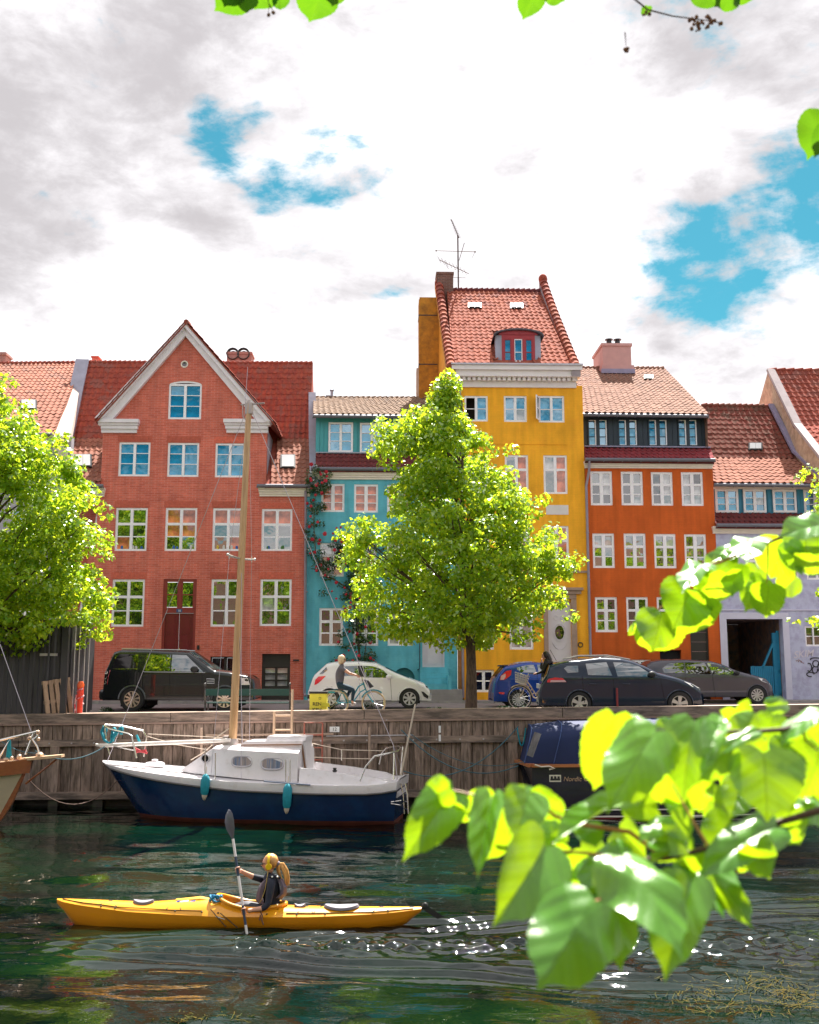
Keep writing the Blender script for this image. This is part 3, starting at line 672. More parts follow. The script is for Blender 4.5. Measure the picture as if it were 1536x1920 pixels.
# ================================================================== FAR LEFT HOUSE
def left_house():
    h=House('grey_house','pale rendered house with salmon pantile roof at far left, mostly hidden by tree',UZ(40,1312)[0])
    L=h.L;rc=h.rc;WL=M('grey_render_wall',(.42,.40,.44),.85,var=.1,bump=.1)
    xr=L(113,1250).x;xl=xr -9.5;ze=L(70,818).z
    ws=[rc(20,75,955,1035),rc(-60,-5,955,1035),rc(20,75,1090,1175),rc(-60,-5,1090,1175),rc(20,72,858,905),rc(-60,-8,858,905)]
    wall(h,[(xl,-.05),(xr,-.05),(xr,ze),(xl,ze)],[rect(r) for r in ws],WL)
    for r in ws:window(h,r,pane=mixpane('sky','tree','curtain'))
    E0,E1=Vector((xl,-.3,ze +.03)),L(100,815,-.3);R0,R1=L(-140,684,5.6),L(156,681,5.6)
    mb=slab(h,E0,E1,R0,R1,T_PINK);mb.add([R0,R1,R1 +Vector((0,5,-5)),R0 +Vector((0,5,-5))],[(0,1,2,3)]);mb.add([E1,R1,R1 +Vector((0,5,-5)),(R1.x,11,3),(E1.x,.3,E1.z -.3)],[(0,1,2,3,4)])
    roof=mb.build('roof',T_PINK,h.root);tile_area(h,E0,E1,R0,R1,mat=T_PINK)
    rm=MB()
    for k in range(34):a=R0.lerp(R1,k /34);b=R0.lerp(R1,(k +.97)/34);rm.tube([a,b +Vector((0,0,.03))],[.09,.11],8)
    rm.build('ridge_tiles',T_RED,roof,smooth=True)
    gutter(h,(E0.x,-.40,E0.z -.02),(E1.x,-.40,E1.z -.02));cornice(h,xl,xr -.1,ze -.28,ze -.04,CREAM,.2)
    # cream parapet wall rising beside the red roof
    p=[L(100,830,.0),L(117,828,-.1),L(133,800,1.5),L(170,676,5.6),L(157,678,5.6),L(108,800,1.5)]
    mb=MB();top=[L(101,818,-.35),L(124,760,2.1),L(156,676,5.6)];out=[L(126,845,-.35),L(141,770,2.1),L(160,676,5.6)]
    for i in range(2):mb.add([top[i],top[i +1],out[i +1],out[i],top[i]-Vector((0,0,.5)),top[i +1]-Vector((0,0,.5)),out[i +1]-Vector((0,0,.7)),out[i]-Vector((0,0,.7))],[(0,1,2,3),(4,5,1,0),(2,6,7,3),(0,3,7,4)])
    mb.build('parapet',M('cream_parapet',(.58,.48,.42),.85,var=.15,bump=.3),h.root)
    skylight(h,(38,69,749,766),(E0,E1,R1),n=1)
    a,b=L(-8,700,6.0),L(11,660,6.0);MB().box(a.x,b.x,6,6.7,a.z -1,b.z).box(a.x -.05,b.x +.05,5.95,6.75,b.z -.14,b.z -.05).build('chimney',M('pink_render_chimney'),h.root)
    emit_tiles(h,roof)
left_house()

# ================================================================== TEAL HOUSE
TEALW=brick_mat('teal_painted_wall',(.13,.47,.59),(.125,.455,.57),(.12,.44,.55),wash=(.20,.58,.68),bump=.22)
TEALP=M('teal_board_paint',(.06,.34,.38),.55,var=.12,vscale=5,stretch=(6,6,.6))
def board_wall(h,x0,x1,z0,z1,y,mat,wins,bw=.16,name='attic_board'):
    """vertical boards one by one, cut round the windows"""
    n=int((x1 -x0)/bw)
    for i in range(n):
        a=x0 +(x1 -x0)*i /n;b=x0 +(x1 -x0)*(i +1)/n;spans=[(z0,z1)]
        for r in wins:
            if b >r[0]+.02 and a <r[1]-.02:
                ns=[]
                for s0,s1 in spans:
                    if r[2]>s0:ns.append((s0,min(s1,r[2])))
                    if r[3]<s1:ns.append((max(s0,r[3]),s1))
                spans=[q for q in ns if q[1]-q[0]>.02]
        mb=MB();dy=random.uniform(-.006,.006)
        for s0,s1 in spans:mb.box(a +.006,b -.006,y +dy,y +.03+dy,s0,s1)
        if spans:mb.build(name,mat,h.root)
def teal_house():
    h=House('teal_house','narrow turquoise house with climbing rose on its front',UZ(710,1312)[0]);L=h.L;rc=h.rc
    xl=L(569.7,1250).x;xr=L(858,1250).x;ze=L(700,899).z
    r3=[rc(602.5,646,907,960),rc(664,709,908,961),rc(726,771,909,961),rc(788,832,909,961)]
    r2=[rc(600,645,1018,1081),rc(660,706,1018,1081),rc(724,770,1018,1081),rc(788,834,1018,1081)]
    r1=[rc(598.5,643,1140,1211),rc(662,709.5,1141,1211),rc(727,773,1142,1211)]
    door=rc(792,833.5,1148,1251);ar=rc(737,778,1252,1273)
    cx=(ar[0]+ar[1])/2;hw=(ar[1]-ar[0])/2;arch=[(ar[0],ar[2]),(ar[1],ar[2])]+[(cx +hw *math.cos(t),ar[2]+(ar[3]-ar[2])*math.sin(t)) for t in [math.pi *k /10 for k in range(1,10)]]
    w=wall(h,[(xl,-.05),(xr,-.05),(xr,ze),(xl,ze)],[rect(r) for r in r3 +r2 +r1 +[door]]+[arch],TEALW)
    MB().box(ar[0]-.02,ar[1]+.02,.13,.17,ar[2]-.02,ar[3]+.02).build('arch_shutter',M('dark_teal_grille',(.02,.16,.19),.6,var=.3,vscale=10,stretch=(1,1,12)),h.root)
    for r in r3:window(h,r,rows=(.34,.68),thick=(0,0),pane=mixpane('red','red','red','tree'),mull=.13)
    for r in r2:window(h,r,rows=(.34,.68),thick=(1,0),pane=mixpane('tree','curtain','tree'))
    for k,r in enumerate(r1):window(h,r,rows=(.34,.68),thick=(1,0),pane=mixpane('tree','tree','dark') if k <2 else mixpane('curtain'))
    # recessed plaque outlines
    for (a,b,c,d) in ((592,630,1107,1119),(839.5,850,1198,1213)):
        q=rc(a,b,c,d);mb=MB();t=.025;mb.box(q[0],q[1],-.015,.0,q[2],q[2]+t);mb.box(q[0],q[1],-.015,.0,q[3]-t,q[3]);mb.box(q[0],q[0]+t,-.015,.0,q[2]+t,q[3]-t);mb.box(q[1]-t,q[1],-.015,.0,q[2]+t,q[3]-t);mb.build('wall_panel',TEALW,h.root)
    # door and steps
    x0,x1,z0,z1=door;WD=M('old_white_door',(.62,.58,.64),.5,var=.08)
    mb=MB();mb.box(x0 +.06,x1 -.06,.10,.15,z0,z1 -.06);H=z1 -z0
    for (f0,f1) in ((.05,.40),(.52,.92)):mb.box(x0 +.2,x1 -.2,.085,.101,z0 +H *f0,z0 +H *f1)
    d=mb.build('door',WD,h.root);mb=MB();mb.box(x0,x0 +.06,.02,.15,z0,z1);mb.box(x1 -.06,x1,.02,.15,z0,z1);mb.box(x0 +.06,x1 -.06,.02,.15,z1 -.06,z1);mb.build('door_frame',WD,d)
    MB().box((x0 +x1)/2-.17,(x0 +x1)/2+.17,.078,.086,z0 +H *.45,z0 +H *.5).build('letter_slot',M('brown_metal',(.25,.15,.1),.4),d)
    n=6;H=z0 -.115
    for k in range(n):
        t0=.115+H *k /n;wx=.0 if k >1 else .45
        MB().box(x0 -.1-wx *.2,x1 +.12+wx,-1.35+k *.22,.0,t0,t0 +H /n -.004).build('step',TEALW if k >1 else M('grey_stone_step'),h.root)
    mb=MB();mb.box(xr -.42,xr -.3,-1.0,.0,.1,z0 -.3);mb.build('step_cheek',TEALW,h.root)
    hr=MB();hr.tube([(x0 -.18,-.02,z0 -.1),(x0 -.1,-.1,z0 -.05),(x0 -.1,-.1,z0 +.9),(x0 -.14,-.02,z0 +1.0)],.018,6);hr.build('handrail',BLACKM,h.root,smooth=True)
    # cornice, skirt roof, attic, upper roof
    q0,q1=L(590,899),L(590,884);cornice(h,xl +.25,xr -.1,q0.z,q1.z,CREAM,.2);gutter(h,(xl +.2,-.30,q1.z +.05),(xr -.1,-.30,q1.z +.05))
    E0,E1=L(592,882,-.25),L(851,884,-.25);K0,K1=L(592,851,.60),L(849,853,.60)
    mb=slab(h,E0,E1,K0,K1,T_DARK);roof=mb.build('skirt_roof',T_DARK,h.root);h2=h
    tile_area(h,E0,E1,K0,K1,mat=T_DARK);MB().bar(K0 +Vector((0,-.03,.04)),K1 +Vector((0,-.03,.04)),.14,.05).build('lead_flashing',LEAD,h.root)
    at=[rc(616,662,792,848,.6),rc(675,720,793,850,.6),rc(735,780,793,851,.6),rc(794,838,793,851,.6)]
    z1=L(620,778,.6).z;z0=K0.z;XL=L(592,820,.6).x;XR=L(848,820,.6).x
    MB().box(XL,XR,.67,.9,z0 -.3,z1).build('attic_wall',TEALP,h.root);board_wall(h,XL,XR,z0,z1,.62,TEALP,[grow(r,.0) for r in at])
    for r in at:window(h,r,rows=(.31,.64),thick=(0,0),y=.59,pane=mixpane('blue','sky','sky'),casing=.0)
    A0,A1=L(587,777,.25),L(852,779,.25);B0,B1=L(588,746,4.2),L(800,747,4.6)
    mb=slab(h,A0,A1,B0,B1,T_BUFF,thick=.1);mb.add([B0,B1,B1 +Vector((0,5,-4)),B0 +Vector((0,5,-4))],[(0,1,2,3)]);r2o=mb.build('roof',T_BUFF,h.root);tile_area(h,A0,A1,B0,B1,tw=.22,mat=T_BUFF)
    gutter(h,A0 +Vector((0,-.05,-.08)),A1 +Vector((0,-.05,-.08)))
    rm=MB()
    for k in range(20):a=B0.lerp(B1,k /20);b=B0.lerp(B1,(k +.97)/20);rm.tube([a,b +Vector((0,0,.02))],[.07,.09],8)
    rm.build('ridge_tiles',T_BUFF,r2o,smooth=True)
    p=L(622,746,4.2);mb=MB();mb.tube([(p.x,4.3,p.z -.2),(p.x,4.3,p.z +.33)],.06,8);mb.lathe([(.09,.33),(.09,.38),(0,.42)],(p.x,4.3,p.z),n=8);mb.box(p.x -.25,p.x -.08,4.2,4.4,p.z -.1,p.z +.12);mb.build('flue',LEAD,h.root)
    emit_tiles(h,r2o)
teal_house()

# ================================================================== YELLOW HOUSE
YEL=brick_mat('yellow_painted_brick',(.97,.45,.03),(.95,.435,.028),(.92,.41,.028),wash=(.86,.33,.03),bump=.25)
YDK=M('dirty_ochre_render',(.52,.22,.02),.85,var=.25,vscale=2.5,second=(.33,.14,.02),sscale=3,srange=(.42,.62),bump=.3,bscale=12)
def yellow_house():
    h=House('yellow_house','tallest house, yellow front, with red dormer and antenna on its chimney',UZ(980,1312)[0]);L=h.L;rc=h.rc
    xl=L(859,1150).x;xr=L(1103,1150).x;zc0=L(970,727).z;zc1=L(970,696).z
    r4=[rc(871,915,742,790),rc(945,988,742,791),rc(1010,1058.5,742,792)]
    r3=[rc(872,917,853,926),rc(947,991,853,926),rc(1019.5,1064,853.5,926)]
    r2=[rc(873,918,985,1060),rc(949,994,985,1060),rc(1022,1067,986,1060)]
    r1=[rc(882,926,1135,1218),rc(955.5,1000,1137,1218)]
    b0=rc(888,927,1256,1298);dr=rc(1028,1072,1128,1245)
    w=wall(h,[(xl,-.05),(xr,-.05),(xr,zc0 +.1),(xl,zc0 +.1)],[rect(r) for r in r4 +r3 +r2 +r1 +[b0,dr]],YEL)
    dark=MB().box(r4[0][0]-.2,r4[0][1]+.2,.5,.55,r4[0][2]-.3,r4[0][3]+.3);dark.build('dark_room',DARKIN,h.root)  # black sheet stands in for the unlit room behind the open window
    window(h,r4[0],rows=(.5,),thick=(0,),pane=mixpane('blue'),skip=((0,0),(0,1)))
    window(h,r4[1],rows=(.5,),thick=(0,),pane=mixpane('sky','curtain','blue'))
    window(h,r4[2],rows=(.5,),thick=(0,),pane=mixpane('blue','sky'))
    # the opened casement, swung out
    cs=MB();cw=(r4[2][1]-r4[2][0])*.42;H=r4[2][3]-r4[2][2]-.12
    cs.box(0,.04,-.02,.02,0,H);cs.box(cw -.04,cw,-.02,.02,0,H);cs.box(.04,cw -.04,-.02,.02,0,.05);cs.box(.04,cw -.04,-.02,.02,H -.05,H);cs.box(.04,cw -.04,-.012,.012,H *.5-.015,H *.5+.015)
    co=cs.build('open_casement',WHITE,h.root);co.location=(r4[2][0]+.02,-.0,r4[2][2]+.06);co.rotation_euler=(0,0,R(-112))
    for q in (0,1):p=obj('pane',pane_mesh(cw -.08,H /2-.07,GL['curtain']),co);p.location=(cw /2,0,H *(.26+.48*q))
    for r in r3 +r2:window(h,r,rows=(.36,),thick=(1,),pane=mixpane('curtain','red','tree','red'))
    window(h,r1[0],rows=(.36,.68),thick=(1,0),pane=mixpane('tree','dark'));window(h,r1[1],rows=(.36,),thick=(1,),pane=mixpane('curtain'))
    window(h,b0,rows=(.5,),thick=(0,),pane=mixpane('dark'),y=.06)
    # panels and string courses
    q=rc(1024,1066,947,965);MB().box(q[0],q[1],-.012,0,q[2],q[3]).build('white_plaque',M('white_plaque',(.72,.66,.64),.7,var=.08),h.root)
    q=rc(945,1064,831,833.5);MB().box(q[0]-1.2,q[1],-.02,0,q[2],q[3]).build('string_course',YEL,h.root)
    q=rc(868,1094,1070,1074);MB().box(q[0],xr,-.05,0,q[2],q[3]).build('string_course',M('brown_stone',(.38,.26,.20),.85,var=.2,bump=.3),h.root)
    BS=M('brown_stone')
    # door surround
    x0,x1,z0,z1=dr;z0=L(1050,1240).z;mb=MB();mb.box(x0 -.16,x0,-.06,.06,.11,z1 +.1);mb.box(x1,x1 +.2,-.06,.06,.11,z1 +.1);mb.box(x0 -.16,x1 +.2,-.08,.05,z1 +.103,z1 +.28)
    q=L(1091,1106);mb.box(x0 -.25,x1 +.45,-.22,.03,z1 +.42,z1 +.52);mb.box(x0 -.2,x1 +.38,-.14,.03,z1 +.283,z1 +.417);mb.build('door_surround',BS,h.root)
    WD=M('white_carved_door',(.68,.62,.66),.45,var=.06);zb=.115+.55;mb=MB();mb.box(x0,x1,.08,.14,zb,z1);cz=L(1048,1186).z;cx=(x0 +x1)/2
    mb.box(x0 +.15,x1 -.15,.065,.082,zb +.15,zb +(cz -zb)*.5)
    for k in range(2):
        mb.tube([(cx +(.19+.05*k)*math.cos(t),.075,cz +(.28+.05*k)*math.sin(t)) for t in [2*math.pi *j /20 for j in range(20)]],.016,6,closed=True)
    for s in (-1,1):
        mb.tube([(cx +s *(.05+.22*abs(math.sin(t))),.075,cz -.5-.12*math.cos(2*t)) for t in np.linspace(0,3.1,12)],.014,5)
        mb.tube([(cx +s *.12+.08*math.cos(t),.075,cz +.55+.08*math.sin(t)) for t in np.linspace(0,5,12)],.012,5)
    d=mb.build('door',WD,h.root,smooth=True)
    mb=MB();mb.add([(cx +.17*math.cos(t),.068,cz +.26*math.sin(t)) for t in [2*math.pi *j /18 for j in range(18)]],[tuple(range(18))]);mb.build('oval_pane',GL['dark'],d)
    for k in range(3):MB().box(x0 -.1,x1 +.1,-.8+k *.28,-.0+.08*(k ==2),.115+k *.18,.115+(k +1)*.18-.004).build('step',M('grey_stone_step'),h.root)
    v=L(1088.5,1209);mb=MB();mb.lathe([(.07,.0),(.10,.0),(.10,.03),(.07,.03)],(v.x,-.03,v.z),(0,1,0),14);mb.build('wall_vent',BLACKM,h.root);
    # brown strip and pipe where yellow meets teal
    a=L(866,1130);mb=MB();mb.box(xl -.0,xl +.22,-.03,.0,.1,L(860,1100).z);mb.build('stained_corner',M('stained_ochre',(.42,.17,.06),.9,var=.35,vscale=4,bump=.3),h.root)
    mb=MB();mb.tube([(a.x +.02,-.1,.2),(a.x -.02,-.1,L(866,700).z)],.045,8);mb.build('downpipe',M('old_grey_pipe'),h.root,smooth=True)
    # classical cornice with dentils
    cw=M('white_classical_cornice',(.86,.78,.80),.6,var=.06,bump=.1);x0,x1=L(848,700).x,L(1085.5,700).x
    za,zb_,zc,zd,ze=[L(970,y).z for y in (727,716,711,700,692)]
    mb=MB();mb.box(x0 +.15,x1 -.12,-.08,.03,za,zb_ -.003);mb.box(x0 +.1,x1 -.08,-.16,.03,zb_,zc);mb.box(x0 +.02,x1 -.02,-.42,.03,zc +.003,zd);mb.box(x0 -.05,x1 +.04,-.54,.03,zd +.003,ze)
    c=mb.build('cornice',cw,h.root);n=24
    for k in range(n):
        xx=x0 +.25+(x1 -x0 -.5)*k /(n -1);MB().box(xx -.06,xx +.06,-.30,-.16,zb_ -.02,zc +.001).build('dentil',cw,c)
    gz=L(970,689).z;gb=MB().box(x0 -.08,x1 +.06,-.62,-.15,ze +.003,gz);gb.build('gutter_box',M('pale_zinc',(.55,.52,.60),.5,var=.1),h.root)
    # roof
    E0,E1=L(849,688,-.45),L(1080,690,-.45);R0,R1=L(838,545,4.7),L(1014,547,4.7)
    mb=slab(h,E0,E1,R0,R1,T_ORG);mb.add([R0,R1,R1 +Vector((0,4,-4)),R0 +Vector((0,4,-4))],[(0,1,2,3)])
    mb.add([E1,R1,R1 +Vector((0,4,-4)),(R1.x,8.5,9),(E1.x,.3,E1.z -.3)],[(0,1,2,3,4)]);roof=mb.build('roof',T_ORG,h.root)
    q=[L(924,686,.0).x,L(1010,686,.0).x,L(960,612,1.8).z]
    tile_area(h,E0,E1,R0,R1,skip=lambda p:q[0]+.1<p.x <q[1]-.12 and p.z <q[2]-.2,mat=T_ORG)
    rm=MB()
    for k in range(18):a=R0.lerp(R1,k /18);b=R0.lerp(R1,(k +.97)/18);rm.tube([a,b +Vector((0,0,.04))],[.11,.13],8)
    rm.build('ridge_tiles',T_DARK,roof,smooth=True)
    # parapets capped with half round tiles
    for (bot,top,wd,side) in ((L(846,690,-.5),L(822.5,528,4.9),.34,-1),(L(1080.5,690,-.5),L(1018,529,4.9),.34,1)):
        mb=MB();dn=Vector((0,0,-.34));w2=Vector((wd /2,0,0));P=[bot.lerp(top,k /6)+Vector((0,0,-.35*math.sin(math.pi *k /6)*.35)) for k in range(7)]
        for i in range(6):
            a,b=P[i]-w2,P[i +1]-w2;c,d=P[i +1]+w2,P[i]+w2;mb.add([a,b,c,d,a +dn,b +dn,c +dn,d +dn],[(0,1,2,3),(0,4,5,1),(2,6,7,3),(0,3,7,4)])
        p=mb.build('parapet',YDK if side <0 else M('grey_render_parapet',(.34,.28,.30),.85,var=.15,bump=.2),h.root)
        n=21;cm=None
        for k in range(n):
            t0=k /n *6;i=min(5,int(t0));a=P[i].lerp(P[i +1],t0 -i);t1=min(5.999,(k +1.1)/n *6);j=min(5,int(t1));b=P[j].lerp(P[j +1],t1 -j)
            ct=MB();ct.tube([a +Vector((0,0,.06)),b +Vector((0,0,.01))],[.19,.16],10);o=ct.build('coping_tile',T_ORG if k <15 else T_RED,p,smooth=True)
        if side >0:e=MB();e.sphere(top +Vector((0,-.05,.12)),.2,.2,.24,12,8);e.build('coping_finial',T_RED,p,smooth=True)
    # side wall and the two stacks
    A=[L(852,735,.0),L(849,690,-.1),L(824,532,4.9),Vector((L(822,600,4.9).x,4.9,L(700,760,4).z)),Vector((xl,.0,L(852,760,0).z))]
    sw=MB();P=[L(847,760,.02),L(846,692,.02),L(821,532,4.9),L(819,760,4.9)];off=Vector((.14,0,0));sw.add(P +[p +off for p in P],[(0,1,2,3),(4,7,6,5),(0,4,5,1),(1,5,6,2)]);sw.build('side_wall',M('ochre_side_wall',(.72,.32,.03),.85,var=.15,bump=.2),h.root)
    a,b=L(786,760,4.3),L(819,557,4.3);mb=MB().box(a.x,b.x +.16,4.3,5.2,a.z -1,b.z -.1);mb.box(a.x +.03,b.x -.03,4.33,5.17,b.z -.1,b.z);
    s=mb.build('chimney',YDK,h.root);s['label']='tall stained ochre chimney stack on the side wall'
    for py in (591,683):z=L(800,py,4.3).z;MB().box(a.x -.02,b.x +.02,4.28,5.22,z -.02,z +.02).build('iron_strap',BLACKM,s)
    MB().box(a.x -.1,a.x +.2,4.6,5.4,a.z -1,L(780,690,4.6).z).build('chimney_foot',M('cream_parapet'),s)
    a,b=L(819.5,580,4.5),L(850,510,4.5);BK=brick_mat('old_brown_brick',(.22,.10,.075),(.15,.075,.065),(.28,.20,.17),bump=.8)
    mb=MB().box(a.x,b.x,4.5,5.3,a.z -.6,b.z -.1);mb.box(a.x -.03,b.x +.03,4.47,5.33,b.z -.1,b.z);ch=mb.build('chimney',BK,h.root);ch['label']='brown brick chimney carrying the antenna'
    h.ant=(L(858.5,545,4.9),b.z)
    # dormer
    RD=M('red_dormer_paint',(.36,.022,.03),.35,var=.08);f0,f1=L(941.5,687,-.02),L(1004,687,-.02);zt=L(970,628,-.02).z;z0=L(970,688,-.02).z;y=-.02
    x0,x1=f0.x,f1.x;Wd=x1 -x0;mb=MB();mb.box(x0,x0 +.10,y,y +.1,z0,zt);mb.box(x1 -.10,x1,y,y +.1,z0,zt);mb.box(x0 +.1,x1 -.1,y,y +.1,zt -.16,zt);mb.box(x0 +.1,x1 -.1,y,y +.1,z0,z0 +.07)
    for t in (1/3,2/3):xc=x0 +Wd *t;mb.box(xc -.06,xc +.06,y -.01,y +.09,z0 +.07,zt -.16)
    # arched head
    hp=[(x0 -.12,zt),(x1 +.12,zt)]+[(x0 +Wd /2+(Wd /2+.12)*math.cos(t),zt +.17*math.sin(t)) for t in [math.pi *k /10 for k in range(1,10)]]
    mb.prism(hp,lambda a,b:(a,y -.03,b +.003),lambda a,b:(a,y +.3,b +.003));dm=mb.build('dormer',RD,h.root);ga=(z0 +.07+zt -.16)/2
    for k in range(3):
        a=x0 +Wd *k /3+(.10 if k ==0 else .06);b=x0 +Wd *(k +1)/3-(.10 if k ==2 else .06)
        s=MB();mm=RD if k !=1 else WHITE
        s.box(a,a +.035,y +.015,y +.06,z0 +.07,zt -.16);s.box(b -.035,b,y +.015,y +.06,z0 +.07,zt -.16);s.box(a +.035,b -.035,y +.02,y +.06,ga -.015,ga +.015);s.box(a +.035,b -.035,y +.015,y +.06,zt -.20,zt -.16);s.build('sash',mm,dm)
        for q in (0,1):p=obj('pane',pane_mesh(b -a -.08,(zt -z0 -.3)/2,GL['blue']),dm);p.location=((a +b)/2,y +.05,z0 +.12+(zt -z0 -.3)*(.25+.5*q))
    for s_ in (x0,x1):
        o_=-.24 if s_ ==x0 else .24;P=[(s_,y +.02,z0),(s_,y +.02,zt),(s_,2.0,zt),(s_,1.0,z0 +.8)];m=MB();m.add(P +[(s_ +o_ *(1 if i <2 else .7),p[1]+.06,p[2]) for i,p in enumerate(P)],[(0,1,2,3),(7,6,5,4),(0,4,5,1),(1,5,6,2),(2,6,7,3),(3,7,4,0)]);m.build('dormer_cheek',LEAD,dm)
    rp=[]
    for k in range(13):t=math.pi *k /12;rp.append((x0 +Wd /2-(Wd /2+.34)*math.cos(t),zt -.06+.29*math.sin(t)))
    m=MB();n=len(rp);m.add([(a,y -.16,b) for a,b in rp]+[(a *.96+(x0 +Wd /2)*.04,2.6,b) for a,b in rp]+[(a,y -.16,b -.05) for a,b in rp]+[(a,2.6,b -.05) for a,b in rp],[(i,i +1,n +i +1,n +i) for i in range(n -1)]+[(2*n +i +1,2*n +i,3*n +i,3*n +i +1) for i in range(n -1)]+[(i,2*n +i,2*n +i +1,i +1) for i in range(n -1)]);m.build('dormer_roof',M('dark_lead_roof',(.10,.09,.11),.5,var=.2),dm,smooth=True)
    # two ornaments on the dormer sill
    for px in (968,975):p=L(px,684,y);MB().lathe([(.0,0),(.07,0),(.08,.06),(.03,.12),(.05,.17),(0,.2)],(p.x,y -.03,z0 +.07),n=8).build('sill_ornament',M('sign_white'),dm,smooth=True)
    skylight(h,(878,903,567,576),(E0,E1,R1));skylight(h,(957,981,568,577),(E0,E1,R1))
    emit_tiles(h,roof);return h
YH=yellow_house()
def antenna():
    base,cz=YH.ant;rt=Matrix.Translation(YH.root.location)@Matrix.Rotation(FA,4,'Z');b=rt @base;Y=b.y
    t=thing('antenna','thin rusty television antenna with three crossed arms above the yellow house','antenna',(b.x,b.y,b.z -1));inv=Vector(t.location)
    def P(px,py,dy=0):return atY(px,py,Y +dy)-inv
    m=M('rusty_aerial_metal',(.10,.06,.05),.6,metal=.5,var=.2)
    MB().tube([P(860,560),P(858.5,411+30)],.035,6).build('mast',m,t,smooth=True)
    a=MB();a.tube([P(846,411,-.3),P(861,446,.2)],.02,5)
    for k in range(11):q=P(846,411,-.3).lerp(P(861,446,.2),k /11);a.tube([q +Vector((-.14,-.2,.02)),q +Vector((.14,.2,-.02))],.008,4)
    a.build('upper_arm',m,t)
    a=MB();a.tube([P(818,470),P(891,472)],.016,5);a.tube([P(871,455,-.4),P(861,488,.3)],.014,5);a.sphere(P(818,470),.04);a.sphere(P(891,472),.04)
    a.tube([P(891,472),P(885,484)],.008,4);a.build('middle_arm',m,t)
    a=MB();a.tube([P(824,487,-.3),P(879,513,.3)],.018,5)
    for k in range(8):q=P(824,487,-.3).lerp(P(879,513,.3),k /8);a.tube([q +Vector((-.08,-.25,.05)),q +Vector((.08,.25,-.05))],.008,4)
    a.tube([P(850,520),P(874,521)],.012,5);a.tube([P(833,489),P(841,504),P(856,505)],.01,4);a.build('lower_arm',m,t)
antenna()
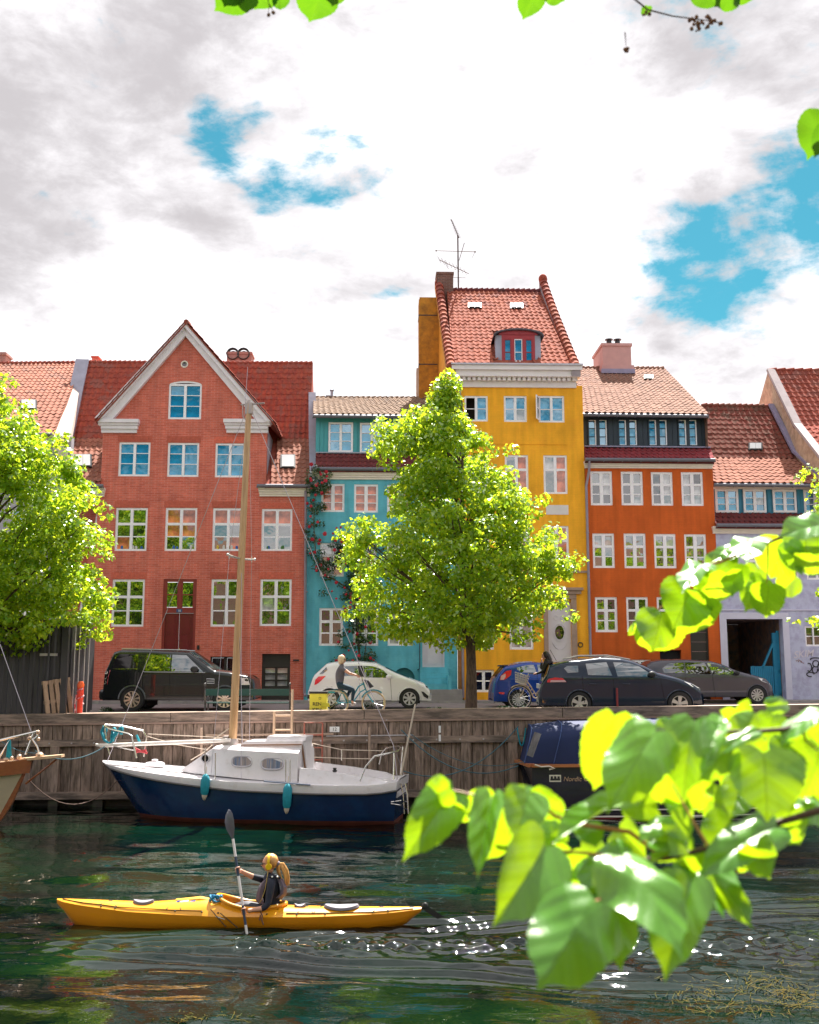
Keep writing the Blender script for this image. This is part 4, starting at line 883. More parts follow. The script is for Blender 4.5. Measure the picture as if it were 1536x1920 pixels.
# ================================================================== ORANGE HOUSE
ORG=brick_mat('burnt_orange_wall',(.62,.12,.02),(.60,.115,.02),(.57,.108,.02),wash=(.50,.085,.02),bump=.2)
NAVYB=M('navy_board_paint',(.018,.032,.05),.5,var=.15,vscale=5)
def orange_house():
    h=House('orange_house','burnt orange house with navy attic storey and pink chimney',UZ(1225,1312)[0]);L=h.L;rc=h.rc
    xl=L(1104,1150).x +.0;xr=L(1346.5,1100).x;ze=L(1200,878).z
    r3=[rc(1107.5,1148.5,883.5,947.5),rc(1165,1206,884,947.5),rc(1221.5,1262,885,948),rc(1278,1319,885,948.5)]
    r2=[rc(1111.7,1152.5,1000,1065),rc(1170.5,1211.5,1000,1065.5),rc(1227,1268,1001,1065.5),rc(1284,1325,1001.5,1066)]
    r1=[rc(1116.5,1158,1119.5,1185.5),rc(1175,1216,1119.5,1185),rc(1232.5,1274,1119.5,1185)]
    dr=rc(1296,1330,1150,1305);dr=(dr[0],dr[1],.11,dr[3]);ho=rc(1238,1278,1219,1252);bw=rc(1180,1221,1237,1268)
    wall(h,[(xl,-.05),(xr,-.05),(xr,ze),(xl,ze)],[rect(r) for r in r3 +r2 +r1 +[dr,ho,bw]],ORG)
    for r in r3:window(h,r,rows=(.36,.69),thick=(1,0),pane=mixpane('curtain','curtain','dark','tree'),mull=.13,fw=.085)
    for r in r2:window(h,r,rows=(.36,.69),thick=(1,0),pane=lambda c,i:GL['curtain'] if i ==0 and random.random()<.7 else GL['tree'],mull=.13,fw=.085)
    for r in r1:window(h,r,rows=(.36,.69),thick=(1,0),pane=mixpane('tree','tree','dark'),mull=.13,fw=.085)
    window(h,bw,rows=(),thick=(),pane=GL['dark']);MB().box(ho[0],ho[1],.14,.16,ho[2],ho[3]).build('unlit_opening',DARKIN,h.root)  # black panel stands in for the shade inside the basement opening
    BD=M('black_door_paint');mb=MB()
    for k in range(9):z=dr[2]+(dr[3]-dr[2])*k /9;mb.box(dr[0]+.05,dr[1]-.05,.10,.16,z +.008,z +(dr[3]-dr[2])/9-.008)
    mb.box(dr[0],dr[0]+.05,.05,.16,dr[2],dr[3]);mb.box(dr[1]-.05,dr[1],.05,.16,dr[2],dr[3]);mb.build('door',BD,h.root)
    q0,q1=L(1100,878),L(1100,866);cornice(h,xl +.0,xr -.05,q0.z,q1.z,CREAM,.2)
    E0,E1=L(1097,864,-.25),L(1340,866,-.25);K0,K1=L(1096,840,.65),L(1331,842,.65);gutter(h,(E0.x,-.33,q1.z +.03),(E1.x,-.33,q1.z +.03))
    slab(h,E0,E1,K0,K1,T_DARK).build('skirt_roof',T_DARK,h.root);TS=tile_mat('crimson_tile',(.30,.045,.05),(.22,.04,.05),(.18,.08,.09));tile_area(h,E0,E1,K0,K1,mat=TS)
    MB().bar(K0 +Vector((0,-.04,.05)),K1 +Vector((0,-.04,.05)),.2,.05).build('lead_flashing',M('blue_lead',(.30,.28,.42),.5,var=.15),h.root)
    z0,z1=K0.z,L(1200,777,.65).z;XL,XR=L(1094,800,.65).x,L(1325.5,800,.65).x
    at=[rc(a,b,785.5,837,.65) for a,b in ((1102.5,1140),(1159,1196),(1215.5,1252.5),(1271.5,1308.5))]
    MB().box(XL,XR,.72,.95,z0 -.3,z1).build('attic_wall',NAVYB,h.root);board_wall(h,XL,XR,z0,z1,.66,NAVYB,at,bw=.19)
    MB().box(XR -.01,XR +.02,.66,4.5,z0 -.2,z1).build('attic_side',NAVYB,h.root)
    for r in at:
        x0,x1,a,b=r;o=window(h,r,rows=(.33,.66),thick=(0,0),y=.64,mat=NAVYB,pane=mixpane('blue','blue','sky'),fw=.05,mull=.14)
        mb=MB();xm=(x0 +x1)/2
        for (p,q) in ((xm -.115,xm -.075),(x1 -.09,x1 -.05)):mb.box(p,q,.63,.70,a +.05,b -.05)
        for (p,q) in ((x0 +.05,xm -.07),(xm +.07,x1 -.05)):mb.box(p,q,.635,.70,a +.05,a +.07);mb.box(p,q,.635,.70,b -.07,b -.05)
        mb.build('sash',WHITE,o)
    A0,A1=L(1088,774,.25),L(1327,777,.25);B0,B1=L(1078,691,6.2),L(1245,692,6.2)
    mb=slab(h,A0,A1,B0,B1,T_PINK,thick=.1);mb.add([B0,B1,B1 +Vector((0,5,-4)),B0 +Vector((0,5,-4))],[(0,1,2,3)]);mb.add([A1,B1,B1 +Vector((0,5,-4)),(A1.x,11,z0),(A1.x,.4,z0)],[(0,1,2,3,4)])
    TP=tile_mat('sandy_pink_tile',(.32,.185,.135),(.26,.145,.11),(.21,.13,.105));roof=mb.build('roof',TP,h.root);tile_area(h,A0,A1,B0,B1,mat=TP);gutter(h,A0 +Vector((0,-.05,-.09)),A1 +Vector((0,-.05,-.09)))
    rm=MB()
    for k in range(18):a=B0.lerp(B1,k /18);b=B0.lerp(B1,(k +.97)/18);rm.tube([a,b +Vector((0,0,.04))],[.09,.11],8)
    rm.build('ridge_tiles',TP,roof,smooth=True)
    CP=M('pink_washed_chimney',(.62,.36,.34),.85,var=.1,bump=.15);a,b=L(1131,700,5.4),L(1183,644,5.4);zz=L(1150,685,5.4).z
    mb=MB().box(a.x,b.x,5.4,7.4,a.z -1,b.z -.12);mb.box(a.x -.05,b.x +.05,5.35,7.45,b.z -.12,b.z);mb.box(a.x -.06,b.x +.10,5.34,7.4,a.z -.6,zz);c=mb.build('chimney',CP,h.root)
    for px,d,s in ((1142,5.8,1),(1158,5.8,1),(1136,6.6,.8),(1151,6.6,.8)):
        p=L(px,640,d);mb=MB();mb.lathe([(.13*s,0),(.11*s,.25*s),(.18*s,.27*s),(.18*s,.31*s),(0.1,.31*s)],(p.x,d,b.z),n=12);mb.build('chimney_pot',BLACKM,c,smooth=True)
    MB().bar((a.x -.1,5.3,zz -.3),(b.x +.12,5.3,zz -.3),.12,.2).build('lead_flashing',M('blue_lead'),c)
    skylight(h,(1208,1225,702,709),(A0,A1,B1),n=1)
    # downpipe on the yellow/orange joint
    mb=MB();p0=L(1097,868);p1=L(1107.5,1225);x=L(1104.5,1150).x;mb.tube([(x +.1,-.33,q1.z),(x +.12,-.12,q0.z -.15),(x -.0,-.12,q0.z -.7),(x,-.12,.2)],.05,8)
    for z in np.arange(1,q0.z -.8,1.8):mb.lathe([(.065,-.02),(.065,.02)],(x,-.12,z),n=8)
    mb.build('downpipe',M('old_grey_pipe'),h.root,smooth=True);emit_tiles(h,roof)
orange_house()

# ================================================================== LAVENDER HOUSE WITH THE GATEWAY
def text(name,body,size,loc,rot,mat,parent,align='CENTER',extrude=.002,shear=0,bold=0):
    c=bpy.data.curves.new(name,'FONT');c.body=body;c.size=size;c.align_x=align;c.align_y='CENTER';c.extrude=extrude;c.shear=shear;c.offset=bold;c.materials.append(mat)
    o=bpy.data.objects.new(name,c);link(o,parent);o.location=loc;o.rotation_euler=rot;return o
def lavender_house():
    h=House('lavender_house','pale lavender house with dark gateway, blue gate and graffiti',UZ(1440,1312)[0]);L=h.L;rc=h.rc
    LW=M('lavender_render',(.52,.53,.70),.8,var=.1,vscale=2,second=(.42,.40,.58),sscale=3,bump=.12)
    xl=L(1351,1200).x;xr=xl +6.6;ze=L(1400,1001).z;gt=rc(1365,1470.6,1160.7,1297);gt=(gt[0],gt[1],-.05,gt[3])
    mw=[rc(1347,1387,1030,1087),rc(1400,1440,1030,1087),rc(1456,1497,1030,1087),rc(1512,1552,1030,1087)];sw=rc(1510,1542,1174,1212)
    outline=[(xl,-.05),(gt[0],-.05),(gt[0],gt[3]),(gt[1],gt[3]),(gt[1],-.05),(xr,-.05),(xr,ze),(xl,ze)]
    wall(h,outline,[rect(r) for r in mw +[sw]],LW)
    for r in mw:window(h,r,pane=mixpane('curtain','sky'))
    window(h,sw,rows=(.5,),thick=(0,),pane=GL['tree'],cols=2,mull=.05,fw=.06)
    # pale frame and lintel band round the gateway
    PF=M('pale_lilac_trim',(.62,.60,.74),.7,var=.06);mb=MB();mb.box(gt[0]-.26,gt[0],-.03,.0,.0,gt[3]+.24);mb.box(gt[0],gt[1]+.24,-.03,.0,gt[3]+.001,gt[3]+.24);mb.box(gt[1],gt[1]+.24,-.031,-.001,.0,gt[3]);mb.build('gateway_frame',PF,h.root)
    MB().box(xl,xr,-.04,.0,gt[3]+.32,gt[3]+.37).build('string_course',PF,h.root)
    # passage
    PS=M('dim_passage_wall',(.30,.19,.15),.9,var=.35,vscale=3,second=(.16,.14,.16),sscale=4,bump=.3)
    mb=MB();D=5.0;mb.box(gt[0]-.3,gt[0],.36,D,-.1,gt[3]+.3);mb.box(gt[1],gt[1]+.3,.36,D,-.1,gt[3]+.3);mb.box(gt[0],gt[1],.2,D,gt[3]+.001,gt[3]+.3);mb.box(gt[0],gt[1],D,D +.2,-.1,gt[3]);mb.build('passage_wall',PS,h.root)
    MB().box(gt[0]+(gt[1]-gt[0])*.42,gt[0]+(gt[1]-gt[0])*.49,3.0,3.2,.05,gt[3]-.4).build('passage_post',M('pale_post',(.42,.38,.36),.8),h.root)
    GB=M('bright_blue_gate_paint',(.01,.23,.42),.5,var=.12,vscale=5);g0,g1=L(1416,1280).x,gt[1];zt=L(1440,1249).z;gate_n=12
    gm=MB();gm.box(g0,g1,.42,.47,.2,.32);gm.box(g0,g1,.42,.47,zt -.25,zt -.15);px=L(1463,1240).x;gm.box(px -.10,px +.06,.40,.50,.08,L(1460,1186).z);gm.box(px +.06,g1,.42,.48,.08,L(1460,1182).z)
    gm.bar((L(1437,1250).x,.44,zt -.1),(px,.44,L(1460,1198).z),.07,.10,up=(0,1,0));gate=gm.build('gate',GB,h.root)
    for k in range(gate_n):a=g0 +(px -.12-g0)*k /gate_n;MB().box(a +.006,a +(px -.12-g0)/gate_n -.006,.39,.42,.1,zt +random.uniform(-.01,.01)).build('gate_board',GB,gate)
    # graffiti: pale letters and a black scrawl
    q=L(1506,1227);s=text('graffiti','SKIM',.36,(q.x,-.006,q.z),(R(90),R(-6),0),M('white_spray_paint',(.66,.60,.68),.8,var=0),h.root,shear=.35,extrude=.001,bold=.004)
    BK=M('black_spray_paint',(.02,.02,.025),.7,var=0);mb=MB();q=L(1528,1252)
    def loop(cx,cz,rx,rz,a0,a1,n=18):return [(cx +rx *math.cos(t),-.008,cz +rz *math.sin(t)) for t in np.linspace(a0,a1,n)]
    for args in ((-.22,.02,.10,.15,-2.2,2.0),(-.18,-.25,.14,.08,0,5.0),(.05,.15,.12,.12,0,6.3),(.0,-.08,.10,.12,1,6.5),(.25,.02,.13,.2,1.5,7.0),(.05,.32,.2,.05,-.5,3.6),(.3,-.24,.1,.07,0,6)):mb.tube(loop(q.x +args[0],q.z +args[1],*args[2:]),.02,5)
    mb.build('graffiti_scrawl',BK,h.root);q=L(1500,1240);mb=MB();mb.tube([(q.x +.12*t +.04*math.sin(9*t),-.006,q.z -.05*t +.04*math.cos(11*t)) for t in np.linspace(-1,1,24)],.008,4);mb.build('graffiti_scrawl',M('rust_spray_paint',(.30,.12,.10),.8,var=0),h.root)
    # cornice, skirt, attic, roof
    q0,q1=L(1400,1001),L(1400,988);cornice(h,xl -.1,xr,q0.z,q1.z,CREAM,.2);E0,E1=L(1343,987,-.25),L(1600,989,-.25);K0,K1=L(1342,963,.55),L(1594,965,.55)
    gutter(h,(E0.x,-.33,q1.z +.02),(E1.x,-.33,q1.z +.02));slab(h,E0,E1,K0,K1,T_DARK).build('skirt_roof',T_DARK,h.root);tile_area(h,E0,E1,K0,K1,mat=T_DARK)
    z0=K0.z;z1=L(1400,917,.55).z;XL,XR=L(1341,940,.55).x,xr;at=[rc(1342,1385,917,961,.55),rc(1394.5,1437,917.5,961,.55),rc(1450,1494,918,961,.55),rc(1508,1550,918.5,961,.55)]
    AB=M('attic_blue_board',(.03,.20,.32),.55,var=.12,vscale=6);MB().box(XL,XR,.62,.9,z0 -.3,z1).build('attic_wall',AB,h.root);board_wall(h,XL,XR,z0,z1,.58,AB,at,bw=.13)
    for r in at:window(h,r,rows=(.34,.67),thick=(0,0),y=.55,pane=mixpane('blue','blue','curtain','sky'),mull=.12,fw=.085)
    zf=L(1400,907,.4).z;MB().box(XL -.05,XR,.42,.60,z1 +.002,zf).build('frieze',CREAM,h.root)
    A0,A1=L(1338,905,.1),L(1560,907,.1);KK0,KK1=L(1331,859,2.1),L(1497,861,2.1);R0,R1=L(1316,761,4.2),L(1444,763,4.2)
    mb=slab(h,A0,A1,KK0,KK1,T_PINK,thick=.1);m2=slab(h,KK0,KK1,R0,R1,T_RED,thick=.1);mb.add(m2.v,m2.f);mb.add([R0,R1,R1 +Vector((0,4,-5)),R0 +Vector((0,4,-5))],[(0,1,2,3)]);roof=mb.build('roof',T_RED,h.root)
    TM=tile_mat('unlit_red_tile',(.24,.06,.045),(.17,.07,.05),(.16,.10,.075));tile_area(h,A0,A1,KK0,KK1,mat=T_PINK,tw=.24);tile_area(h,KK0,KK1,R0,R1,mat=TM,tw=.24)  # sun and shade in the tile colours: pale foot, darker upper slope
    gutter(h,A0 +Vector((0,-.05,-.09)),A1 +Vector((0,-.05,-.09)));rm=MB()
    for k in range(12):a=R0.lerp(R1,k /12);b=R0.lerp(R1,(k +.97)/12);rm.tube([a,b +Vector((0,0,.04))],[.09,.11],8)
    rm.build('ridge_tiles',TM,roof,smooth=True);skylight(h,(1404,1430,829.5,842.5),(KK0,KK1,R1));emit_tiles(h,roof)
lavender_house()

# ================================================================== FAR RIGHT HOUSE
def right_house():
    h=House('cream_house','cream gabled side wall of a taller red roofed house at far right',UZ(1520,1312)[0]);L=h.L;rc=h.rc
    CW=M('peeling_cream_wall',(.64,.47,.33),.9,var=.2,vscale=2.5,second=(.50,.34,.24),sscale=3.5,bump=.5,bscale=10)
    ux=lambda px,py,d:L(px,py,d)
    R0=ux(1440,697,4.2);K=ux(1490,800,2.0);E=ux(1545,870,-.2);bk=ux(1421,765,6.5)
    P=[E,K,R0,bk,Vector((bk.x,8,4)),Vector((E.x,0,2))];off=Vector((.3,0,0));n=len(P)
    MB().add(P +[p +off for p in P],[tuple(range(n)),tuple(range(n,2*n))[::-1]]+[(i,(i +1)%n,(i +1)%n +n,i +n) for i in range(n)]).build('side_wall',CW,h.root)
    rr=Vector((7,0,0));mb=slab(h,K,K +rr,R0,R0 +rr,T_RED);m2=slab(h,E,E +rr,K,K +rr,T_RED);mb.add(m2.v,m2.f);roof=mb.build('roof',T_RED,h.root)
    up=Vector((0,-.02,.05));tile_area(h,K +up,K +rr +up,R0 +up,R0 +rr +up,mat=T_RED,tw=.24);tile_area(h,E +up,E +rr +up,K +up,K +rr +up,mat=T_RED,tw=.24)
    rm=MB()
    for k in range(18):a=R0 +rr *(k /18);b=R0 +rr *((k +.97)/18);rm.tube([a +Vector((0,0,.05)),b +Vector((0,0,.09))],[.09,.11],8)
    rm.build('ridge_tiles',T_RED,roof,smooth=True)
    mb=MB();
    for a,b in ((E,K),(K,R0)):mb.bar(a +Vector((.1,-.05,.08)),b +Vector((.1,-.05,.08)),.34,.12)
    mb.build('verge',M('pale_verge',(.50,.42,.42),.8,var=.15),h.root)
    p0,p1,p2=L(1444,760,4.1),L(1488,848,2.2),L(1545,900,.1);mb=MB()
    for a,b in ((p0,p1),(p1,p2)):mb.bar(a +Vector((.02,-.08,.02)),b +Vector((.02,-.08,.02)),.22,.1)
    mb.build('lead_flashing',M('blue_lead'),h.root)
    MB().box(L(1560,1000).x,L(1560,1000).x +8,.0,.4,-.05,L(1540,900).z).build('wall',CW,h.root);emit_tiles(h,roof)
right_house()
# ================================================================== QUAY WALL
WOOD=M('weathered_quay_wood',(.27,.195,.155),.85,var=.35,vscale=3,second=(.14,.10,.075),sscale=2.5,stretch=(5,5,.7),bump=.5,bscale=12,objrand=.22)
WOODH=M('weathered_beam_wood',(.30,.22,.175),.85,var=.35,vscale=3,second=(.11,.085,.07),sscale=1.4,srange=(.42,.62),stretch=(.7,5,5),bump=.5,bscale=12,objrand=.12)
WET=M('wet_dark_wood',(.035,.028,.022),.5,var=.3,vscale=4,second=(.05,.055,.03),sscale=3,bump=.4)
TOPW=M('pale_sunlit_wood',(.40,.29,.22),.8,var=.2,vscale=6,bump=.3)
WZ=-2.35
def QP(X,dz=0.0,dy=0.0):return Vector((X,quay_y(X)+dy,cap_z(X)+dz))
def build_quay():
    root=thing('quay_wall','timber faced quay wall of weathered planks along the far side of the canal','quay wall',(0,quay_y(0),WZ))
    root['kind']='structure';O=Vector(root.location)
    def beam(X0,X1,z0,z1,y0,y1,name,mat,parent=root):
        mb=MB();P=[]
        for X in (X0,X1):
            for (y,z) in ((y0,z0),(y1,z0),(y1,z1),(y0,z1)):P.append(QP(X,z,y)-O)
        mb.add(P,[(0,1,2,3),(7,6,5,4),(0,4,5,1),(1,5,6,2),(2,6,7,3),(3,7,4,0)]);return mb.build(name,mat,parent)
    X0,X1=-22,22
    seg=5.2;xs=np.arange(X0,X1,seg)
    for x in xs:
        beam(x +.008,x +seg -.008,-.25,0,-.06+random.uniform(-.006,.006),.42,'capping_beam',WOODH);beam(x +.6,x +seg +.592,-.30,-.253,-.09,.0,'iron_strip',M('rusty_strip',(.30,.20,.16),.6,var=.2))
        beam(x +1.1,x +1.1+seg -.016,-.86,-.69,-.14+random.uniform(-.01,.01),.0,'waling_beam',WOODH)
        beam(x +.3,x +.3+seg -.016,-2.24,-2.05,-.13,.0,'waling_beam',WOODH)
    w=.275;n=int((X1 -X0)/w)
    for i in range(n):
        x=X0 +w *i
        if abs(x)<13.5:
            beam(x +.008,x +w -.008,-.70,-.31,-.04+random.uniform(-.012,.008),.02,'plank',WOOD);beam(x +.007,x +w -.007,-2.06,-.85,-.02+random.uniform(-.014,.008),.03,'plank',WOOD)
    for (a,b) in ((X0,-13.5),(13.5,X1)):beam(a,b,-2.06,-.31,-.02,.03,'plank',WOOD)
    for k in range(-10,11):x=k *1.22+.25;beam(x -.12,x +.12,-2.05,-.863,-.13,-.0,'post',WOOD)
    beam(X0,X1,-3.4,-2.0,.12,.5,'dark_footing',WET);beam(X0,X1,-2.3,-.3,.035,.4,'backing',WET)
    for k in range(-9,10):x=k *1.22+.25;beam(x -.13,x +.13,-3.2,-2.24,-.08,.11,'pile',WET)
    bt=MB()
    for k in range(-40,41):p=QP(k *.61+.1,-.775,-.15)-O;bt.box(p.x -.02,p.x +.02,p.y -.012,p.y,p.z -.02,p.z +.02)
    b=bt.build('bolt_heads',M('galvanised',(.45,.42,.42),.5,metal=.4,var=.1),root);b['kind']='stuff'
    mb=MB();mb.add([QP(X0,.002,-.05)-O,QP(X1,.002,-.05)-O,QP(X1,.002,.41)-O,QP(X0,.002,.41)-O],[(0,1,2,3)]);mb.build('beam_top',TOPW,root)  # paler sheet paints the sunlight on top of the capping beam
    # berth sign 12, white depth mark
    p=QP(atY(628,1358,28).x,-.49,-.085)-O;s=MB().box(p.x -.13,p.x +.13,p.y,p.y +.012,p.z -.07,p.z +.07).build('berth_sign',M('sign_white'),root);s['label']='white enamel berth sign reading 12'
    text('berth_number','12',.12,(p.x,p.y -.003,p.z),(R(90),0,0),M('sign_black',(.02,.02,.02),.5,var=0),s)
    p=QP(atY(824,1368,28).x,0,-.16)-O
    for (a,b_) in ((-.62,-.44),(-.84,-.67)):MB().box(p.x -.03,p.x +.03,p.y,p.y +.01,a +cap_z(2)-O.z,b_ +cap_z(2)-O.z).build('white_mark',M('sign_white'),root)
    p0,p1=QP(-2.2,-.66,-.12)-O,QP(.1,-.66,-.12)-O;MB().tube([p0,p1],.018,6).build('iron_rail',M('galvanised'),root)
    p0,p1=QP(-5.4,-.60,-.2)-O,QP(-2.0,-.60,-.2)-O;MB().tube([p0,p1],.03,6).build('timber_fender',TOPW,root)
build_quay()

# ---- ladders on the quay
def ladder(label,px0,px1,ptop,pbot,mat,rungs,dy=-.2,r=.03,ptop2=None,name='quay_ladder',group=None):
    Y=quay_y(0)+dy;a,b=atY(px0,ptop2 or ptop,Y),atY(px1,ptop,Y);c,d=atY(px0,pbot,Y),atY(px1,pbot,Y)
    t=thing(name,label,'ladder',(a.x,Y,c.z),0,group);O=Vector(t.location)
    for p,q in ((a,c),(b,d)):q=Vector((p.x,q.y,q.z));MB().tube([p -O,q -O],r,8).build('rail',mat,t,smooth=True)
    for py in rungs:z=atY(px0,py,Y).z;MB().tube([(a.x -O.x,0,z -O.z),(b.x -O.x,0,z -O.z)],r *.75,8).build('rung',mat,t,smooth=True)
    return t
ladder('bare wooden ladder fixed to the quay behind the cabin of the blue sailboat',514.5,548.5,1293,1392,M('bleached_ladder_wood',(.52,.36,.24),.7,var=.15),(1342,1369,1392),r=.035,ptop2=1334)
ladder('rusty red iron ladder on the quay wall beside the sign 12',571,605,1355,1438,M('rusty_red_iron',(.36,.08,.05),.6,var=.3,second=(.22,.10,.07)),(1355,1378,1402,1425),r=.022)
ladder('dark red iron ladder rising over the quay edge below the dark estate car',1118,1157,1290,1360,M('dark_red_iron',(.24,.025,.03),.5,var=.15),(1327,1350),r=.028,ptop2=1328)
ST=M('grey_pole_wood',(.36,.26,.20),.7,var=.15)
for (px,y0,y1,lb) in ((378,1365,1400,'short wooden stake against the quay in front of the mast foot'),(693,1364,1450,'thin wooden stake standing against quay planks right of red ladder')):
    p,q=atY(px,y0,quay_y(0)-.25),atY(px,y1 +40,quay_y(0)-.25);MB_=MB().tube([Vector((0,0,0)),q -p],.035,8);o=MB_.build('mooring_stake',ST,smooth=True,loc=p);tag(o,lb,'stake')

# ---- water with the kayak's wake
def build_water():
    K=Vector((-.1,14.45))       # stern of the kayak
    def height(X,Y):
        h=np.zeros_like(X);rng=np.random.RandomState(5)
        for i in range(46):
            lam=10**rng.uniform(-.32,.4);th=rng.normal(math.pi /2,.55);k=2*math.pi /lam
            h+=.0019*lam **1.1*np.sin(k *(X *math.cos(th)+Y *math.sin(th)*1.0)+rng.uniform(0,6.28)) 
        # two arms of the wake, trailing to the right
        dx=X -K.x;ax=np.clip(dx,-6,40)
        for sgn in (1,-1):
            off=(Y -K.y)*sgn -(ax +5.2)*.19;env=np.exp(-(off /.55)**2)*(dx >-5.3)*np.clip((dx +5.4)/2,0,1)*np.exp(-np.clip(dx,0,99)/16)
            h+=.032*env *np.sin(2*math.pi *(off /.36+.2*np.sin(X *2.1)))
        env=np.exp(-((Y -K.y)/(.35+.09*np.clip(dx,0,30)))**2)*(dx >-2.2)*np.exp(-np.clip(dx,0,99)/13)
        for i in range(14):
            k=2*math.pi /rng.uniform(.16,.42);th=rng.normal(1.57,.5);h+=.0105*env *np.sin(k *(X *math.cos(th)+Y *math.sin(th))+rng.uniform(0,6))
        e2=np.exp(-((Y -K.y +.1)/(.8+.10*np.clip(dx,0,30)))**2)*np.clip((dx +1.2)/2,0,1)
        h+=.0165*e2 *(.45+.55*np.sin(X *1.1+2*np.sin(Y *1.7))*np.sin(X *2.3-Y *3))*sum(np.sin(2*math.pi *(Y +.10*np.sin(1.3*X +l_ *9)+l_ *.12*np.sin(2.9*X +Y))/l_ +l_ *40) for l_ in (.21,.33,.47))*.55
        # swirls near the bow paddle and the far right
        for (cx,cy,rr,am) in ((8.6,14.8,1.6,.009),(7.8,12.6,1.8,.007),(-3.1,14.2,.5,.012),(-1.6,15.9,.9,.009),(0.2,15.4,1.0,.008),(3.0,13.6,1.2,.008)):
            d=np.sqrt((X -cx)**2+((Y -cy)*1.3)**2);h+=am *np.exp(-(d /rr)**2)*np.sin(2*math.pi *d /.30)
        return h
    xs=np.linspace(-12.5,12.5,560);ys=8.5+(27.9-8.5)*np.linspace(0,1,520)**1.35
    X,Y=np.meshgrid(xs,ys,indexing='ij');H=height(X,Y)
    edge=np.clip(np.minimum(np.minimum(X +12.5,12.5-X),np.minimum(Y -8.5,27.9-Y))/.5,0,1);Z=WZ +H *edge
    n=len(ys);idx=np.arange(len(xs)*n).reshape(len(xs),n)
    F=np.stack([idx[:-1,:-1],idx[1:,:-1],idx[1:,1:],idx[:-1,1:]],-1).reshape(-1,4)
    m=bpy.data.materials.new('canal_water');m.use_nodes=True;nt=m.node_tree;N=nt.nodes.new;L=nt.links.new;b=nt.nodes['Principled BSDF']
    b.inputs['Roughness'].default_value=.03;b.inputs['IOR'].default_value=1.33;b.inputs['Specular IOR Level'].default_value=.95
    tc=N('ShaderNodeTexCoord');n0=N('ShaderNodeTexNoise');n0.inputs['Scale'].default_value=.35;n0.inputs['Detail'].default_value=4;L(tc.outputs['Object'],n0.inputs['Vector'])
    cr=N('ShaderNodeValToRGB');e=cr.color_ramp.elements;e[0].position=.35;e[0].color=(.0006,.0022,.0018,1);e[1].position=.62;e[1].color=(.001,.012,.005,1);L(n0.outputs['Fac'],cr.inputs[0])
    n5=N('ShaderNodeTexNoise');n5.inputs['Scale'].default_value=7;n5.inputs['Detail'].default_value=8;n5.inputs['Roughness'].default_value=.75;L(tc.outputs['Object'],n5.inputs['Vector'])
    r5=N('ShaderNodeMapRange');r5.inputs['From Min'].default_value=.60;r5.inputs['From Max'].default_value=.8;r5.inputs['To Max'].default_value=.5;L(n5.outputs['Fac'],r5.inputs[0])
    mx=N('ShaderNodeMix');mx.data_type='RGBA';L(r5.outputs[0],mx.inputs['Factor']);L(cr.outputs[0],mx.inputs['A']);mx.inputs['B'].default_value=(.006,.025,.006,1);L(mx.outputs['Result'],b.inputs['Base Color'])
    mp=N('ShaderNodeMapping');mp.inputs['Scale'].default_value=(1.0,2.4,1);L(tc.outputs['Object'],mp.inputs[0])
    n1=N('ShaderNodeTexNoise');n1.inputs['Scale'].default_value=2.6;n1.inputs['Detail'].default_value=3;n1.inputs['Roughness'].default_value=.5;n1.inputs['Distortion'].default_value=.6;L(mp.outputs[0],n1.inputs['Vector'])
    bp=N('ShaderNodeBump');bp.inputs['Strength'].default_value=.22;bp.inputs['Distance'].default_value=.03;L(n1.outputs['Fac'],bp.inputs['Height']);L(bp.outputs[0],b.inputs['Normal'])
    MATS['canal_water']=m
    V=np.stack([X.ravel(),Y.ravel(),Z.ravel()],1);o=big_mesh('water',V,F,m,smooth=True);o['kind']='structure'
    mb=MB();z=WZ
    for (a,b_,c,d) in ((-80,80,-3,8.5),(-80,-12.5,8.5,27.9),(12.5,80,8.5,27.9),(-80,80,27.9,34)):mb.add([(a,c,z),(b_,c,z),(b_,d,z),(a,d,z)],[(0,1,2,3)])
    o=mb.build('water',m);o['kind']='structure'
build_water()
# floating weed in the lower right corner
def weed():
    mat=M('floating_weed',(.085,.06,.004),.8,var=.3,vscale=8,spec=.1,second=(.03,.04,.004),sscale=14)
    rng=np.random.RandomState(3);V=[];F=[]
    spots=[]
    for (px,py,sx,sy,n) in ((1310,1868,60,22,90),(1420,1845,55,25,120),(1490,1870,60,30,190),(1400,1895,90,14,90),(370,1912,70,8,50),(1480,1815,20,14,10),(1230,1835,12,10,8)):
        for _ in range(n):
            p=atZ(px +rng.normal(0,sx *.6),py +rng.normal(0,sy *.5),WZ);a=rng.uniform(0,6.28);L_=rng.uniform(.05,.22);c=rng.uniform(-.4,.4)
            P=[Vector((p.x +t *L_ *math.cos(a +c *t),p.y +t *L_ *math.sin(a +c *t),WZ +.012+rng.uniform(0,.02))) for t in np.linspace(0,1,5)]
            for i in range(4):
                b=len(V);d=Vector((-math.sin(a),math.cos(a),.3))*.0035;V+=[P[i]-d,P[i]+d,P[i +1]+d,P[i +1]-d];F.append((b,b +1,b +2,b +3))
    mb=MB();mb.add(V,F);o=mb.build('floating_weed',mat);tag(o,'yellow green weed drifting on the canal at the lower edge','water weed',kind='stuff')
weed()

